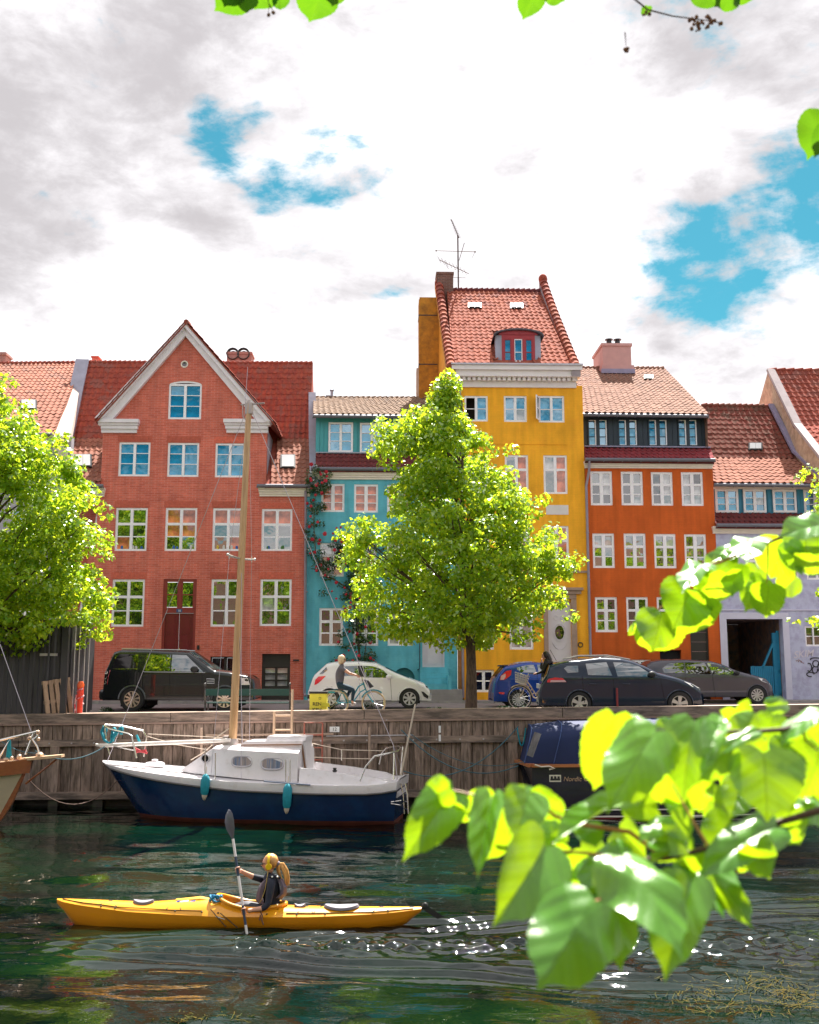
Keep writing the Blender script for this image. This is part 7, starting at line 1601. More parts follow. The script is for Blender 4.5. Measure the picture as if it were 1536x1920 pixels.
def body(parent,joints,bones,mats,extra=None,name='body'):
    """one skin surface over the whole skeleton; each face takes the material of its nearest bone"""
    names=list(joints);idx={k:i for i,k in enumerate(names)};me=bpy.data.meshes.new('skeleton');me.from_pydata([tuple(joints[k][0]) for k in names],[(idx[a],idx[b]) for a,b,_ in bones],[])
    o=bpy.data.objects.new('skeleton',me);C.objects.link(o);md=o.modifiers.new('skin','SKIN');sv=me.skin_vertices[0].data
    for k in names:rr=joints[k][1];sv[idx[k]].radius=rr if isinstance(rr,tuple) else (rr,rr);sv[idx[k]].use_root=(k =='pelvis')
    s2=o.modifiers.new('sub','SUBSURF');s2.levels=2;s2.render_levels=2
    dg=bpy.context.evaluated_depsgraph_get();dg.update();ev=o.evaluated_get(dg);m2=bpy.data.meshes.new_from_object(ev);bpy.data.objects.remove(o)
    V=[v.co.copy() for v in m2.vertices];F=[tuple(p.vertices) for p in m2.polygons];ml=list(dict.fromkeys([b[2] for b in bones]+[SKIN]));mb=MB();mi=[]
    for f in F:
        c=sum((V[i] for i in f),Vector())/len(f);best=None
        for a,b,mt in bones:
            A,B=Vector(joints[a][0]),Vector(joints[b][0]);ab=B -A;t=max(0,min(1,(c -A).dot(ab)/max(1e-9,ab.length_squared)));ra=joints[a][1];ra=ra[0] if isinstance(ra,tuple) else ra
            d=(c -(A +ab *t)).length -ra
            if best is None or d <best[0]:best=(d,mt)
        mi.append(ml.index(best[1]))
    mb.add(V,F);mb.mi=mi;mb.m=ml.index(SKIN)
    if extra:extra(mb)
    return mb.build(name,ml,parent,smooth=True,ang=60)
def grip(mb,hand,axis,r,palm_dir):
    """four fingers and a thumb closed round a bar through point hand"""
    ax=Vector(axis).normalized();pd=(Vector(palm_dir)-ax *Vector(palm_dir).dot(ax)).normalized();q=ax.cross(pd)
    for k,l in enumerate((.9,1.0,.95,.8)):
        c=Vector(hand)+ax *(.030-.020*k);pts=[c +(pd *math.cos(a)+q *math.sin(a))*(r +.010) for a in np.linspace(-.4,3.6*l,6)];mb.tube(pts,[.0105,.0105,.010,.0095,.009,.007],7)
    c=Vector(hand)+ax *.042;mb.tube([c +(pd *math.cos(a)-q *math.sin(a))*(r +.011) for a in np.linspace(-.3,2.2,5)],[.012,.012,.011,.010,.008],7)
def spokes(mb,c,r,n=14):
    for k in range(n):a=math.pi *2*k /n;mb.tube([c,c +Vector((math.cos(a +.2),0,math.sin(a +.2)))*r],.0022,3,caps=False)
def wheel(parent,c,r,tyre,rim,tw=.022):
    m=MB();m.tube([c +Vector((math.cos(a),0,math.sin(a)))*r for a in np.linspace(0,2*math.pi,32,endpoint=False)],tw,8,closed=True);w=m.build('wheel',tyre,parent,smooth=True)
    m=MB();m.tube([c +Vector((math.cos(a),0,math.sin(a)))*(r -tw -.006) for a in np.linspace(0,2*math.pi,32,endpoint=False)],.011,6,closed=True);m.build('rim',rim,w,smooth=True)
    m=MB();spokes(m,c,r -tw -.01);m.tube([c +Vector((0,-.04,0)),c +Vector((0,.04,0))],.018,8);m.build('spokes',M('spoke_steel',(.55,.55,.55),.3,metal=.7,var=0),w)
def cyclist():
    Y=29.75;sc_=8.533;base=atY(660,1332,Y);O=Vector((base.x,Y,base.z));t=thing('bicycle','turquoise step-through bicycle with cream tyres ridden past the yellow bin','bicycle',O)
    q=lambda x,y,dy=0.0:atY(560+x /sc_,1200+y /sc_,Y +dy)-O
    TQ=M('turquoise_bike_paint',(.01,.24,.32),.3,var=.05,coat=.5);CT=M('cream_tyre',(.55,.42,.26),.7,var=.1);CH=M('chrome',(.7,.7,.7),.15,metal=1,var=0)
    fw=q(1200,1010);rw=q(612,1003);r=.322;wheel(t,fw,r,CT,CH);wheel(t,rw,r,CT,CH)
    m=MB();m.tube([q(1035,680),q(1060,760),q(1110,880),q(1195,1005)],.02,8);m.tube([q(1040,700),q(960,745),q(900,850),q(850,960),q(820,1000)],.022,8);m.tube([q(1065,790),q(990,830),q(940,900),q(880,985),q(820,1010)],.018,8)
    m.tube([q(690,800),q(730,900),q(770,1005)],.02,8);m.tube([q(770,1005),rw],.016,8);m.tube([q(700,820),rw],.013,8);m.tube([q(770,1005),q(840,1000)],.02,8);m.build('frame',TQ,t,smooth=True)
    m=MB();m.bar(q(590,1030,-.05),q(830,990,-.05),.012,.09,up=(0,1,0));m.bar(q(560,985,-.05),q(800,960,-.05),.01,.04,up=(0,1,0));m.build('chain_guard',TQ,t)
    for c,a0,a1 in ((fw,.9,2.7),(rw,.5,2.9)):m=MB();m.tube([c +Vector((math.cos(a),0,math.sin(a)))*(r +.045) for a in np.linspace(a0,a1,12)],[.022]*12,6);m.build('mudguard',TQ if c is fw else M('dark_teal_guard',(.01,.06,.08),.5),t,smooth=True)
    m=MB();m.tube([q(1035,690),q(1020,640),q(1015,600)],.014,8);m.tube([q(1015,600,.0),q(1000,585,-.2),q(950,590,-.27)],.012,8);m.tube([q(1015,600,.0),q(1000,585,.2),q(950,590,.27)],.012,8);m.tube([q(985,600,-.1),q(970,650,-.12),q(985,700,-.1),q(1020,690,-.05)],.007,5);m.build('handlebar',CH,t,smooth=True)
    m=MB();m.sphere(q(700,785),.13,.09,.035,10,6);m.tube([q(695,800),q(700,850)],.014,6);m.build('saddle',M('brown_saddle',(.20,.08,.05),.5),t,smooth=True)
    m=MB();
    for dy in (-.06,0,.06):m.tube([q(450,815,dy),q(590,812,dy),q(680,835,dy)],.007,5)
    m.tube([q(470,815,-.06),q(600,1000,-.08)],.007,5);m.tube([q(450,815,-.06),q(450,815,.06)],.007,5);m.build('rack',M('pale_pole',(.6,.55,.5),.4),t);m=MB();m.box(*sorted((q(450,830).x,q(580,830).x)),-.07,.07,q(0,850).z,q(0,822).z);m.build('rack_pad',TQ,t)
    m=MB();a,b,c,d=q(1045,628),q(1120,650),q(1205,745),q(1130,778);m.add([v +Vector((0,-.13,0)) for v in (a,b,c,d)]+[v +Vector((0,.13,0)) for v in (a,b,c,d)],[(0,1,2,3),(4,7,6,5),(0,4,5,1),(1,5,6,2),(2,6,7,3),(3,7,4,0)]);m.build('front_bag',M('black_bag',(.03,.03,.035),.7,bump=.3,bscale=8),t)
    m=MB();m.tube([q(800,1010,-.09),q(870,1035,-.10)],.01,6);m.tube([q(800,1010,.09),q(740,985,.10)],.01,6);m.box(*sorted((q(850,0).x,q(905,0).x)),-.17,-.08,q(0,1046).z,q(0,1030).z);m.lathe([(.075,-.06),(.075,-.05)],q(800,1005),(0,1,0),14);m.build('crank',CH,t)
    # rider
    p=thing('person','blonde woman in grey shirt and navy trousers riding the turquoise bicycle','person',O);SH=M('grey_shirt',(.13,.12,.145),.85,var=.15,vscale=10,bump=.2,bscale=9);TR=M('navy_trousers',(.012,.035,.06),.85,var=.15,vscale=10)
    J={'pelvis':(q(650,740),(.135,.15)),'waist':(q(655,650),(.105,.13)),'chest':(q(665,520),(.12,.155)),'collar':(q(685,430),(.075,.10)),'neck':(q(692,392),.048),'skull':(q(697,340),.055)}
    for s_,nm in ((-1,'n'),(1,'f')):
        o=.0 if s_ <0 else .0
        J['sh'+nm]=(q(700,450,s_ *.16),.062);J['el'+nm]=(q(815,535,s_ *.22),.042);J['wr'+nm]=(q(930,565,s_ *.25),.028);J['ha'+nm]=(q(965,572,s_ *.25),.032)
        J['hip'+nm]=(q(665,740,s_ *.10),.10)
        if s_ <0:J['kn'+nm]=(q(880,790,-.11),.068);J['an'+nm]=(q(862,945,-.12),.045);J['he'+nm]=(q(862,1005,-.12),.036);J['to'+nm]=(q(930,1022,-.12),.026)
        else:J['kn'+nm]=(q(850,760,.11),.066);J['an'+nm]=(q(775,905,.12),.045);J['he'+nm]=(q(748,950,.12),.034);J['to'+nm]=(q(800,985,.12),.026)
    J['slvn']=(q(742,485,-.18),.055);J['slvf']=(q(742,485,.18),.055)
    bn=[('pelvis','waist',SH),('waist','chest',SH),('chest','collar',SH),('collar','neck',SKIN),('neck','skull',SKIN)]
    for nm in 'nf':bn+=[('collar','sh'+nm,SH),('sh'+nm,'slv'+nm,SH),('slv'+nm,'el'+nm,SKIN),('el'+nm,'wr'+nm,SKIN),('wr'+nm,'ha'+nm,SKIN),('pelvis','hip'+nm,TR),('hip'+nm,'kn'+nm,TR),('kn'+nm,'an'+nm,TR),('an'+nm,'he'+nm,SKIN),('he'+nm,'to'+nm,M('pale_shoe',(.55,.50,.50),.6))]
    hc=q(702,318)
    def ex(mb):
        head_mesh(mb,hc,(1,0,-.05),(0,0,1),.92)
        for dy in (-.25,.25):grip(mb,q(962,588,dy),(1,0,0),.012,(0,0,1))
    body(p,J,bn,None,ex);HB=M('ash_blonde_hair',(.66,.50,.32),.45,var=.25,vscale=14,stretch=(2,2,.5),bump=.4,bscale=20);m=MB()
    m.sphere(hc +Vector((-.028,0,.025)),.108,.098,.118,14,10);m.sphere(hc +Vector((-.055,0,-.05)),.065,.088,.095,12,8)
    for dy in (-.075,.075):m.sphere(hc +Vector((.005,dy,-.01)),.052,.026,.085,10,7)
    m.build('hair',HB,p,smooth=True);m=MB();m.tube([hc +Vector((-.01,-.078,.01)),hc +Vector((.075,-.07,.005)),hc +Vector((.098,-.03,.002))],.006,5);m.tube([hc +Vector((.088+.0*math.cos(a),-.042+.024*math.cos(a),.0+.02*math.sin(a))) for a in np.linspace(0,6.2,10)],.004,4,closed=True);m.build('glasses',PLASTIC,p)
cyclist()
def phone_woman():
    Y=29.9;sc_=6.982;base=atY(1010,1333,Y);O=Vector((base.x,Y,base.z));q=lambda x,y,dy=0.0:atY(900+x /sc_,1220+y /sc_,Y +dy)-O
    t=thing('bicycle','cream bicycle with white wire basket in front of the blue car','bicycle',O);CR=M('cream_bike_paint',(.60,.48,.34),.35,coat=.4,var=.05);CH=M('chrome');BT=M('black_tyre')
    fw=q(520,618);r=.335;rw=q(905,618);wheel(t,fw,r,BT,M('pale_pole'),.018);wheel(t,rw,r,BT,M('pale_pole'),.018)
    m=MB();m.tube([q(600,400),q(590,470),q(560,550),fw],.016,8);m.tube([q(610,360),q(600,420)],.022,8);m.tube([q(612,395),q(680,490),q(740,590),q(790,635)],.017,8);m.tube([q(605,440),q(660,530),q(700,610),q(790,645)],.017,8);m.tube([q(790,640),rw],.014,6);m.tube([q(790,640),q(830,420)],.016,6)
    for k in (.3,.55,.8):a=q(612,395).lerp(q(740,590),k);b=q(605,440).lerp(q(700,610),k);m.tube([a,b],.010,5)
    m.build('frame',CR,t,smooth=True);m=MB();m.tube([fw +Vector((math.cos(a),0,math.sin(a)))*(r +.03) for a in np.linspace(.2,2.3,12)],.018,6);m.build('mudguard',CR,t,smooth=True)
    m=MB();m.tube([q(612,370),q(625,320)],.013,6);m.tube([q(625,320),q(640,296,-.2),q(720,306,-.28)],.012,6);m.tube([q(625,320),q(640,296,.2),q(720,306,.28)],.012,6);m.build('handlebar',CH,t,smooth=True);m=MB();m.sphere(q(840,400),.13,.09,.04,10,6);m.build('saddle',PLASTIC,t,smooth=True)
    WB=M('white_wire',(.66,.60,.52),.5,var=.05);m=MB();T=[q(468,283),q(640,335),q(600,452),q(472,410)]
    for dy in (-.14,.14):
        m.tube([v +Vector((0,dy,0)) for v in T],.011,5,closed=True)
        for k in (1,2,3):a=T[0].lerp(T[3],k /4);b=T[1].lerp(T[2],k /4);m.bar(a +Vector((0,dy,0)),b +Vector((0,dy,0)),.006,.022)
        for k in (1,2,3,4):a=T[0].lerp(T[1],k /5);b=T[3].lerp(T[2],k /5);m.bar(a +Vector((0,dy,0)),b +Vector((0,dy,0)),.022,.006,up=(0,1,0))
    for v in T:m.tube([v +Vector((0,-.14,0)),v +Vector((0,.14,0))],.01,5)
    for k in (1,2,3):a=T[3].lerp(T[2],k /4);m.tube([a +Vector((0,-.14,0)),a +Vector((0,.14,0))],.006,4)
    m.build('basket',WB,t);m=MB();m.sphere(q(535,512,-.03),.04,.04,.045,8,6);m.build('front_lamp',CH,t,smooth=True)
    p=thing('person','dark haired woman in black jacket beside blue car, hand raised to her ear','person',O);JK=M('black_olive_jacket',(.035,.032,.026),.75,var=.25,vscale=10,bump=.3,bscale=9);TR=M('black_trousers',(.012,.012,.015),.85)
    J={'pelvis':(q(850,440),(.14,.16)),'waist':(q(865,340),(.12,.15)),'chest':(q(880,230),(.125,.17)),'collar':(q(880,140),(.075,.10)),'neck':(q(868,110),.048),'skull':(q(862,75),.055)}
    J['shn']=(q(885,160,-.17),.066);J['eln']=(q(850,260,-.22),.052);J['wrn']=(q(758,296,-.25),.034);J['han']=(q(722,300,-.26),.034)
    J['shf']=(q(870,160,.17),.066);J['elf']=(q(800,240,.2),.05);J['wrf']=(q(808,165,.12),.032);J['haf']=(q(812,130,.08),.034)
    for nm,sg,dx in (('n',-1,0),('f',1,25)):J['hip'+nm]=(q(845+dx,450,sg *.1),.105);J['kn'+nm]=(q(780+dx *2,560-dx,sg *.12),.07);J['an'+nm]=(q(800+dx *2,700,sg *.12),.045);J['to'+nm]=(q(750+dx *2,735,sg *.12),.035)
    bn=[('pelvis','waist',JK),('waist','chest',JK),('chest','collar',JK),('collar','neck',SKIN),('neck','skull',SKIN)]
    for nm in 'nf':bn+=[('collar','sh'+nm,JK),('sh'+nm,'el'+nm,JK),('el'+nm,'wr'+nm,JK),('wr'+nm,'ha'+nm,SKIN),('pelvis','hip'+nm,TR),('hip'+nm,'kn'+nm,TR),('kn'+nm,'an'+nm,TR),('an'+nm,'to'+nm,M('black_shoe',(.02,.02,.02),.5))]
    hc=q(853,70)
    def ex(mb):head_mesh(mb,hc,(-1,-.15,-.05),(0,0,1),.95);grip(mb,q(718,306,-.27),(1,0,0),.012,(0,0,1));grip(mb,q(812,128,.03),(0,0,1),.012,(0,1,0))
    body(p,J,bn,None,ex);HB=M('black_brown_hair',(.025,.014,.012),.35,var=.3,vscale=12,stretch=(2,2,.4));m=MB();m.sphere(hc +Vector((.030,0,.028)),.108,.094,.115,14,10);m.tube([hc +Vector((.07,0,.02)),hc +Vector((.12,-.02,-.10)),hc +Vector((.15,-.03,-.25)),hc +Vector((.19,-.04,-.38))],[.08,.075,.055,.02],10);m.build('hair',HB,p,smooth=True)
phone_woman()
# ================================================================== KAYAK AND PADDLER
def kayak():
    near=atZ(395,1741,WZ);Yk=near.y +.27;bow=atY(107,1693,Yk);st=atY(790,1707,Yk);O=Vector((bow.x,Yk,WZ));Lk=st.x -bow.x
    t=thing('kayak','long yellow sea kayak with grey hatches and black rudder','kayak',O);KY=M('yellow_kayak_plastic',(.85,.36,.008),.28,var=.06,vscale=2,coat=.3);KD=M('amber_kayak_hull',(.78,.28,.006),.3,var=.08,vscale=2,coat=.3);BK=M('black_cord',(.02,.02,.02),.6,var=0)
    q=lambda px,py,dy=0.0:atY(px,py,Yk +dy)-O
    def beam(s):return .285*(math.sin(math.pi *(.02+.96*s))**.62) if s >0 else 0
    zs=lambda s:float(np.interp(s,[0,.06,.2,.45,.7,.9,1],[.335,.29,.215,.16,.15,.175,.215]))          # seam
    zc=lambda s:float(np.interp(s,[0,.08,.25,.34,.42,.5,.64,.75,.9,1],[.35,.335,.30,.33,.345,.30,.25,.235,.235,.235]))  # deck crown
    zk=lambda s:float(np.interp(s,[0,.02,.055,.12,.85,.95,1],[.28,.2,.0,-.08,-.08,.0,.17]))
    H=[];D=[];n=9;S=np.linspace(0,1,50)
    for s in S:
        x=s *Lk;b=max(.012,beam(s))
        H.append([(x,-b,zs(s)),(x,-b *.97,zs(s)*.6+zk(s)*.4),(x,-b *.80,zs(s)*.25+zk(s)*.75),(x,-b *.4,zk(s)-.02*(b >.1)),(x,0,zk(s)-.03*(b >.1)),(x,b *.4,zk(s)-.02*(b >.1)),(x,b *.80,zs(s)*.25+zk(s)*.75),(x,b *.97,zs(s)*.6+zk(s)*.4),(x,b,zs(s))])
    m=MB();m.add([p for r in H for p in r],[(i *9+j,i *9+j +1,(i +1)*9+j +1,(i +1)*9+j) for i in range(len(S)-1) for j in range(8)]+[tuple(range(9)),tuple((len(S)-1)*9+j for j in range(9))[::-1]]);m.build('hull',KD,t,smooth=True,ang=50)
    ck0,ck1=q(408,1700).x,q(537,1700).x;cm,ch=(ck0 +ck1)/2,(ck1 -ck0)/2;cw=.225
    V=[];K=10
    for s in S:
        x=s *Lk;b=max(.012,beam(s))
        for k in range(K +1):u=-1+2*k /K;V.append((x,b *u,zs(s)+(zc(s)-zs(s))*(1-abs(u)**2.2)))
    F=[]
    for i in range(len(S)-1):
        for j in range(K):
            cx=(V[i *(K +1)+j][0]+V[(i +1)*(K +1)+j][0])/2;cy=(V[i *(K +1)+j][1]+V[i *(K +1)+j +1][1])/2
            if ((cx -cm)/(ch *.98))**2+(cy /(cw *.95))**2<1:continue
            F.append((i *(K +1)+j,(i +1)*(K +1)+j,(i +1)*(K +1)+j +1,i *(K +1)+j +1))
    m=MB();m.add(V,F);m.build('deck',KY,t,smooth=True,ang=50)
    def dz(x,y):s=min(1,max(0,x /Lk));b=max(.012,beam(s));return zs(s)+(zc(s)-zs(s))*(1-min(1,abs(y)/b)**2.2)
    m=MB();rim=[(cm +ch *math.cos(a),cw *math.sin(a)*(1-.12*math.cos(a)),dz(cm +ch *math.cos(a),cw *.9*math.sin(a))+.035+.03*(math.cos(a)<-.3)*-math.cos(a)) for a in np.linspace(0,2*math.pi,40,endpoint=False)];m.tube(rim,.024,8,closed=True);m.build('cockpit_rim',KY,t,smooth=True)
    m=MB();n=40;m.add(rim +[(a,b *.98,c -.12) for a,b,c in rim],[(i,(i +1)%n,(i +1)%n +n,i +n) for i in range(n)]);m.build('cockpit_wall',KY,t,smooth=True);MB().box(cm -ch,cm +ch,-.2,.2,.0,.02).build('cockpit_floor',KD,t)
    HG=M('grey_hatch_cover',(.16,.15,.18),.55,var=.1)
    for px,rx,lab in ((270,.155,1),(641,.26,1),(563,.085,0)):
        x=q(px,1700).x;m=MB();z=dz(x,0);m.add([(x +rx *math.cos(a),rx *.52*math.sin(a)-.03,z +.012-.03*math.sin(a)**2) for a in np.linspace(0,6.283,24,endpoint=False)]+[(x +rx *.92*math.cos(a),rx *.47*math.sin(a)-.03,z +.045-.03*math.sin(a)**2) for a in np.linspace(0,6.283,24,endpoint=False)],[(i,(i +1)%24,(i +1)%24+24,i +24) for i in range(24)]+[tuple(range(24,48))]);m.build('hatch_cover',HG,t,smooth=True,ang=40)
    def cord(pts,r=.006):m=MB();m.tube([(x,y,dz(x,y)+.008) for x,y in pts],r,5);m.build('deck_line',BK,t)
    X=lambda px:q(px,1700).x
    for side in (-1,1):
        cord([(X(118),side *.03),(X(160),side *.10),(X(195),side *.13),(X(225),side *.16),(X(330),side *.22),(X(385),side *.235)]);cord([(X(540),side *.22),(X(600),side *.2),(X(700),side *.15),(X(775),side *.06)])
    for a,b in ((190,225),(225,190),(318,345),(345,318),(560,590),(590,560),(590,615),(700,730),(730,700)):cord([(X(a),-.8*beam(X(a)/Lk)),((X(a)+X(b))/2,0),(X(b),.8*beam(X(b)/Lk))],.005)
    m=MB()
    for px in (195,222,335,385,415,505,560,612,700,728):x=X(px);m.sphere((x,-.88*beam(x /Lk),dz(x,-.88*beam(x /Lk))+.006),.014,.014,.010,6,4)
    o=m.build('deck_fittings',BK,t);o['kind']='stuff'
    m=MB();m.tube([q(413,1712,-.29),q(432,1728,-.30),q(446,1740,-.31)],.006,5);m.tube([q(395,1705,-.27),q(412,1725,-.30),q(424,1738,-.30)],.006,5);m.build('loose_cord',BK,t)
    m=MB();m.sphere(q(145,1691),.05,.035,.035,8,6);m.tube([q(137,1694),q(150,1697)],.015,6);m.build('bow_toggle',BK,t,smooth=True);m=MB();m.sphere(q(148,1697,-.04),.022);m.build('toggle_ball',KY,t,smooth=True)
    m=MB();m.tube([q(768,1702,-.02),q(786,1704),q(797,1700)],.02,6);m.sphere(q(797,1699),.05,.03,.05,8,6);m.add([q(795,1692,-.012),q(806,1702,-.012),q(834,1720,-.012),q(820,1723,-.012),q(796,1708,-.012),q(795,1692,.012),q(806,1702,.012),q(834,1720,.012),q(820,1723,.012),q(796,1708,.012)],[(0,1,2,3,4),(9,8,7,6,5)]+[(i,i +5,(i +1)%5+5,(i +1)%5) for i in range(5)]);m.build('rudder',BK,t,smooth=False)
    m=MB();p=[q(x,y,-.285) for x,y in ((404,1717),(421,1723),(422,1725),(404,1719))];m.add(p,[(0,1,2,3)]);m.build('reflective_strip',M('sign_white'),t)
    # luggage strapped in front of the cockpit
    b=thing('dry_bag','yellow dry bag with blue and white stripes strapped on the kayak foredeck','bag',q(352,1692)+O);c=Vector(b.location)-O;YB=M('yellow_bag',(.80,.42,.02),.5,var=.1);BB=M('royal_blue_cloth',(.02,.06,.26),.7,var=.1)
    m=MB();m.tube([q(330,1690)-c,q(352,1690)-c,q(376,1688)-c,q(396,1690)-c],[.035,.05,.055,.04],10);m.build('body',YB,b,smooth=True)
    for (x0,x1,mt) in ((332,338,BB),(339,354,M('sign_white')),(355,367,BB)):m=MB();m.tube([q(x0,1694,-.06)-c,q(x1,1692,-.06)-c],.032,8);m.build('stripe',mt,b,smooth=True)
    rp=thing('rope_bundle','tangled bright blue rope bundled just ahead of the kayak cockpit','rope',q(405,1685)+O);c=Vector(rp.location)-O;m=MB();m2=MB();rng=random.Random(4)
    pts=[q(405+11*math.sin(a *1.3),1685+6*math.cos(a *2.1),.10*math.sin(a *.9)-.03)-c for a in np.linspace(0,26,90)];m.tube(pts,.013,6);m.build('rope_coil',M('bright_blue_rope',(.01,.20,.40),.7,var=.2),rp,smooth=True);m2.tube([q(398+6*math.sin(a),1690+4*math.cos(a *1.7),-.09)-c for a in np.linspace(0,9,30)],.012,5);m2.build('pale_coil',M('cream_line'),rp,smooth=True)
    # ---- the paddle
    Zz=lambda x,y,dy=0.0:atY(420+x /9.6,1580+y /9.6,Yk +dy)-O
    pd=thing('paddle','white shafted kayak paddle with dark blade raised','paddle',q(447,1640,-.22)+O);c=Vector(pd.location)-O
    top,bot=q(436.8,1573,-.15)-c,q(464,1757,-.40)-c;WS=M('white_shaft',(.74,.70,.72),.35,var=.04);DS=M('navy_grip',(.03,.05,.10),.5,var=.1)
    y0_,y1_=1573,1757
    def seg(ya,yb,mt,r,nm):m=MB();m.tube([top.lerp(bot,(ya -y0_)/(y1_ -y0_)),top.lerp(bot,(yb -y0_)/(y1_ -y0_))],r,10);m.build(nm,mt,pd,smooth=True)
    seg(1573,1607,WS,.019,'shaft');seg(1607,1644,DS,.018,'grip_band');seg(1644,1699,WS,.020,'shaft');seg(1699,1735,DS,.018,'grip_band');seg(1735,1757,WS,.019,'shaft')
    ax=(top -bot).normalized();sd=Vector((-1,.35,0));sd=(sd -ax *sd.dot(ax)).normalized();nr=ax.cross(sd);V=[];n=14
    prof=[(0,.016,.016),(.08,.045,.03),(.2,.085,.05),(.35,.10,.055),(.48,.07,.045),(.55,.03,.02),(.57,.005,.005)];Lb=.42/.57
    for (h,wl,wr) in prof:o=top +ax *h *Lb;V+=[o +sd *wl -nr *.02*(h /.57),o +nr *.012,o -sd *wr -nr *.02*(h /.57),o -nr *.012]
    m=MB();m.add(V,[(i *4+j,i *4+(j +1)%4,(i +1)*4+(j +1)%4,(i +1)*4+j) for i in range(len(prof)-1) for j in range(4)]);m.build('blade',M('slate_blade',(.07,.07,.10),.3,var=.2,vscale=8,coat=.3),pd,smooth=True,ang=50)
    V=[];
    for (h,wl,wr) in prof:o=bot -ax *h *Lb;V+=[o +sd *wl,o +nr *.012,o -sd *wr,o -nr *.012]
    m=MB();m.add(V,[(i *4+j,i *4+(j +1)%4,(i +1)*4+(j +1)%4,(i +1)*4+j) for i in range(len(prof)-1) for j in range(4)]);m.build('blade',M('slate_blade'),pd,smooth=True)
    # ---- the paddler
    P=thing('person','blonde woman with ponytail and yellow headphones paddling the kayak','person',q(505,1718)+O);c=Vector(P.location)-O;z=lambda x,y,dy=0.0:Zz(x,y,dy)-c
    SH=M('navy_black_top',(.010,.013,.028),.75,var=.3,vscale=12,bump=.3,bscale=14);LV=M('mauve_grey_vest',(.12,.09,.12),.7,var=.12,vscale=8,bump=.3,bscale=10);TR=M('dark_leggings',(.03,.032,.045),.6,var=.2)
    J={'pelvis':(z(900,1240),(.135,.16)),'waist':(z(880,1080),(.115,.13)),'chest':(z(850,860),(.13,.165)),'collar':(z(835,640),(.075,.11)),'neck':(z(840,545),.050),'skull':(z(835,440),.058),
         'shn':(z(860,715,-.17),.070),'eln':(z(790,1130,-.27),.050),'slen':(z(700,1190,-.30),.046),'wrn':(z(510,1215,-.34),.030),'han':(z(420,1235,-.36),.036),
         'shf':(z(760,680,.15),.066),'elf':(z(610,640,.02),.050),'slef':(z(525,620,-.03),.046),'wrf':(z(345,530,-.12),.030),'haf':(z(275,500,-.16),.036),
         'hipn':(z(850,1260,-.10),.095),'hipf':(z(850,1260,.10),.095),'knn':(z(420,1150,-.13),.070),'knf':(z(400,1120,.13),.070),'ann':(z(120,1190,-.09),.045),'anf':(z(100,1180,.09),.045)}
    bn=[('pelvis','waist',SH),('waist','chest',SH),('chest','collar',SH),('collar','neck',SKIN),('neck','skull',SKIN)]
    for nm in 'nf':bn+=[('collar','sh'+nm,SH),('sh'+nm,'el'+nm,SH),('el'+nm,'sle'+nm,SH),('sle'+nm,'wr'+nm,SKIN),('wr'+nm,'ha'+nm,SKIN),('pelvis','hip'+nm,TR),('hip'+nm,'kn'+nm,TR),('kn'+nm,'an'+nm,TR)]
    hc=z(815,375);axw=(top -bot)
    def ex(mb):
        head_mesh(mb,hc,(-1,-.12,-.04),(0,0,1),1.0,26,20)
        for (px,py,dy) in ((447.5,1634,0),(459.5,1711,0)):
            k=(py -y0_)/(y1_ -y0_);pt=top.lerp(bot,k)+Vector(pd.location)-O -c;grip(mb,pt,axw,.020,(1,0,0))
    body(P,J,bn,None,ex)
    # life vest: front and back panels
    m=MB();F_=[(z(775,620,-.06),z(640,770,-.10),z(590,900,-.11),z(575,1040,-.11),z(640,1120,-.13)),(z(790,615,-.10),z(680,760,-.135),z(640,900,-.145),z(635,1040,-.145),z(670,1110,-.15))]
    G_=[tuple(v +Vector((0,.24,0)) for v in F_[0])];rows=[F_[1],F_[0],G_[0]];V=[v for r in rows for v in r];m.add(V +[v +Vector((.05,0,.0)) for v in V],[(i *5+j,i *5+j +1,(i +1)*5+j +1,(i +1)*5+j) for i in range(2) for j in range(4)]+[(i *5+j +15,(i +1)*5+j +15,(i +1)*5+j +16,i *5+j +16) for i in range(2) for j in range(4)]+[(j,j +15,j +16,j +1) for j in range(4)]);m.build('vest_front',LV,P,smooth=True)
    rows=[(z(1010,650,-.10),z(1080,800,-.14),z(1060,920,-.15),z(980,1000,-.15)),(z(1060,650,-.04),z(1135,800,-.08),z(1130,930,-.08),z(1040,1020,-.09)),(z(1060,650,.1),z(1135,800,.12),z(1130,930,.12),z(1040,1020,.12))];V=[v for r in rows for v in r];m=MB();m.add(V +[v -Vector((.04,0,0)) for v in V],[(i *4+j,i *4+j +1,(i +1)*4+j +1,(i +1)*4+j) for i in range(2) for j in range(3)]+[(j,j +12,j +13,j +1) for j in range(3)]);m.build('vest_back',LV,P,smooth=True)
    m=MB();m.tube([z(1010,640,-.13),z(930,600,-.15),z(850,605,-.15),z(780,640,-.12)],.022,6);m.build('vest_strap',SH,P,smooth=True);m=MB()
    for x in (868,962):m.sphere(z(x,616,-.175),.014)
    m.build('snap_button',M('sign_white'),P);m=MB();m.tube([z(650,1230,-.3),z(690,1310,-.32),z(680,1390,-.33),z(710,1480,-.33)],.010,5);m.tube([z(660,1300,-.32),z(640,1400,-.33)],.010,5);m.build('hanging_strap',M('brown_strap',(.16,.08,.06),.7),P)
    # hair, headphones, sunglasses
    HB=M('honey_blonde_hair',(.78,.40,.12),.4,var=.35,vscale=16,stretch=(1.5,1.5,.5),bump=.5,bscale=26,second=(.45,.22,.08),sscale=9);m=MB();m.sphere(hc +Vector((.026,0,.030)),.108,.092,.112,18,12);hr=m.build('hair',HB,P,smooth=True);m=MB();rng=random.Random(9)
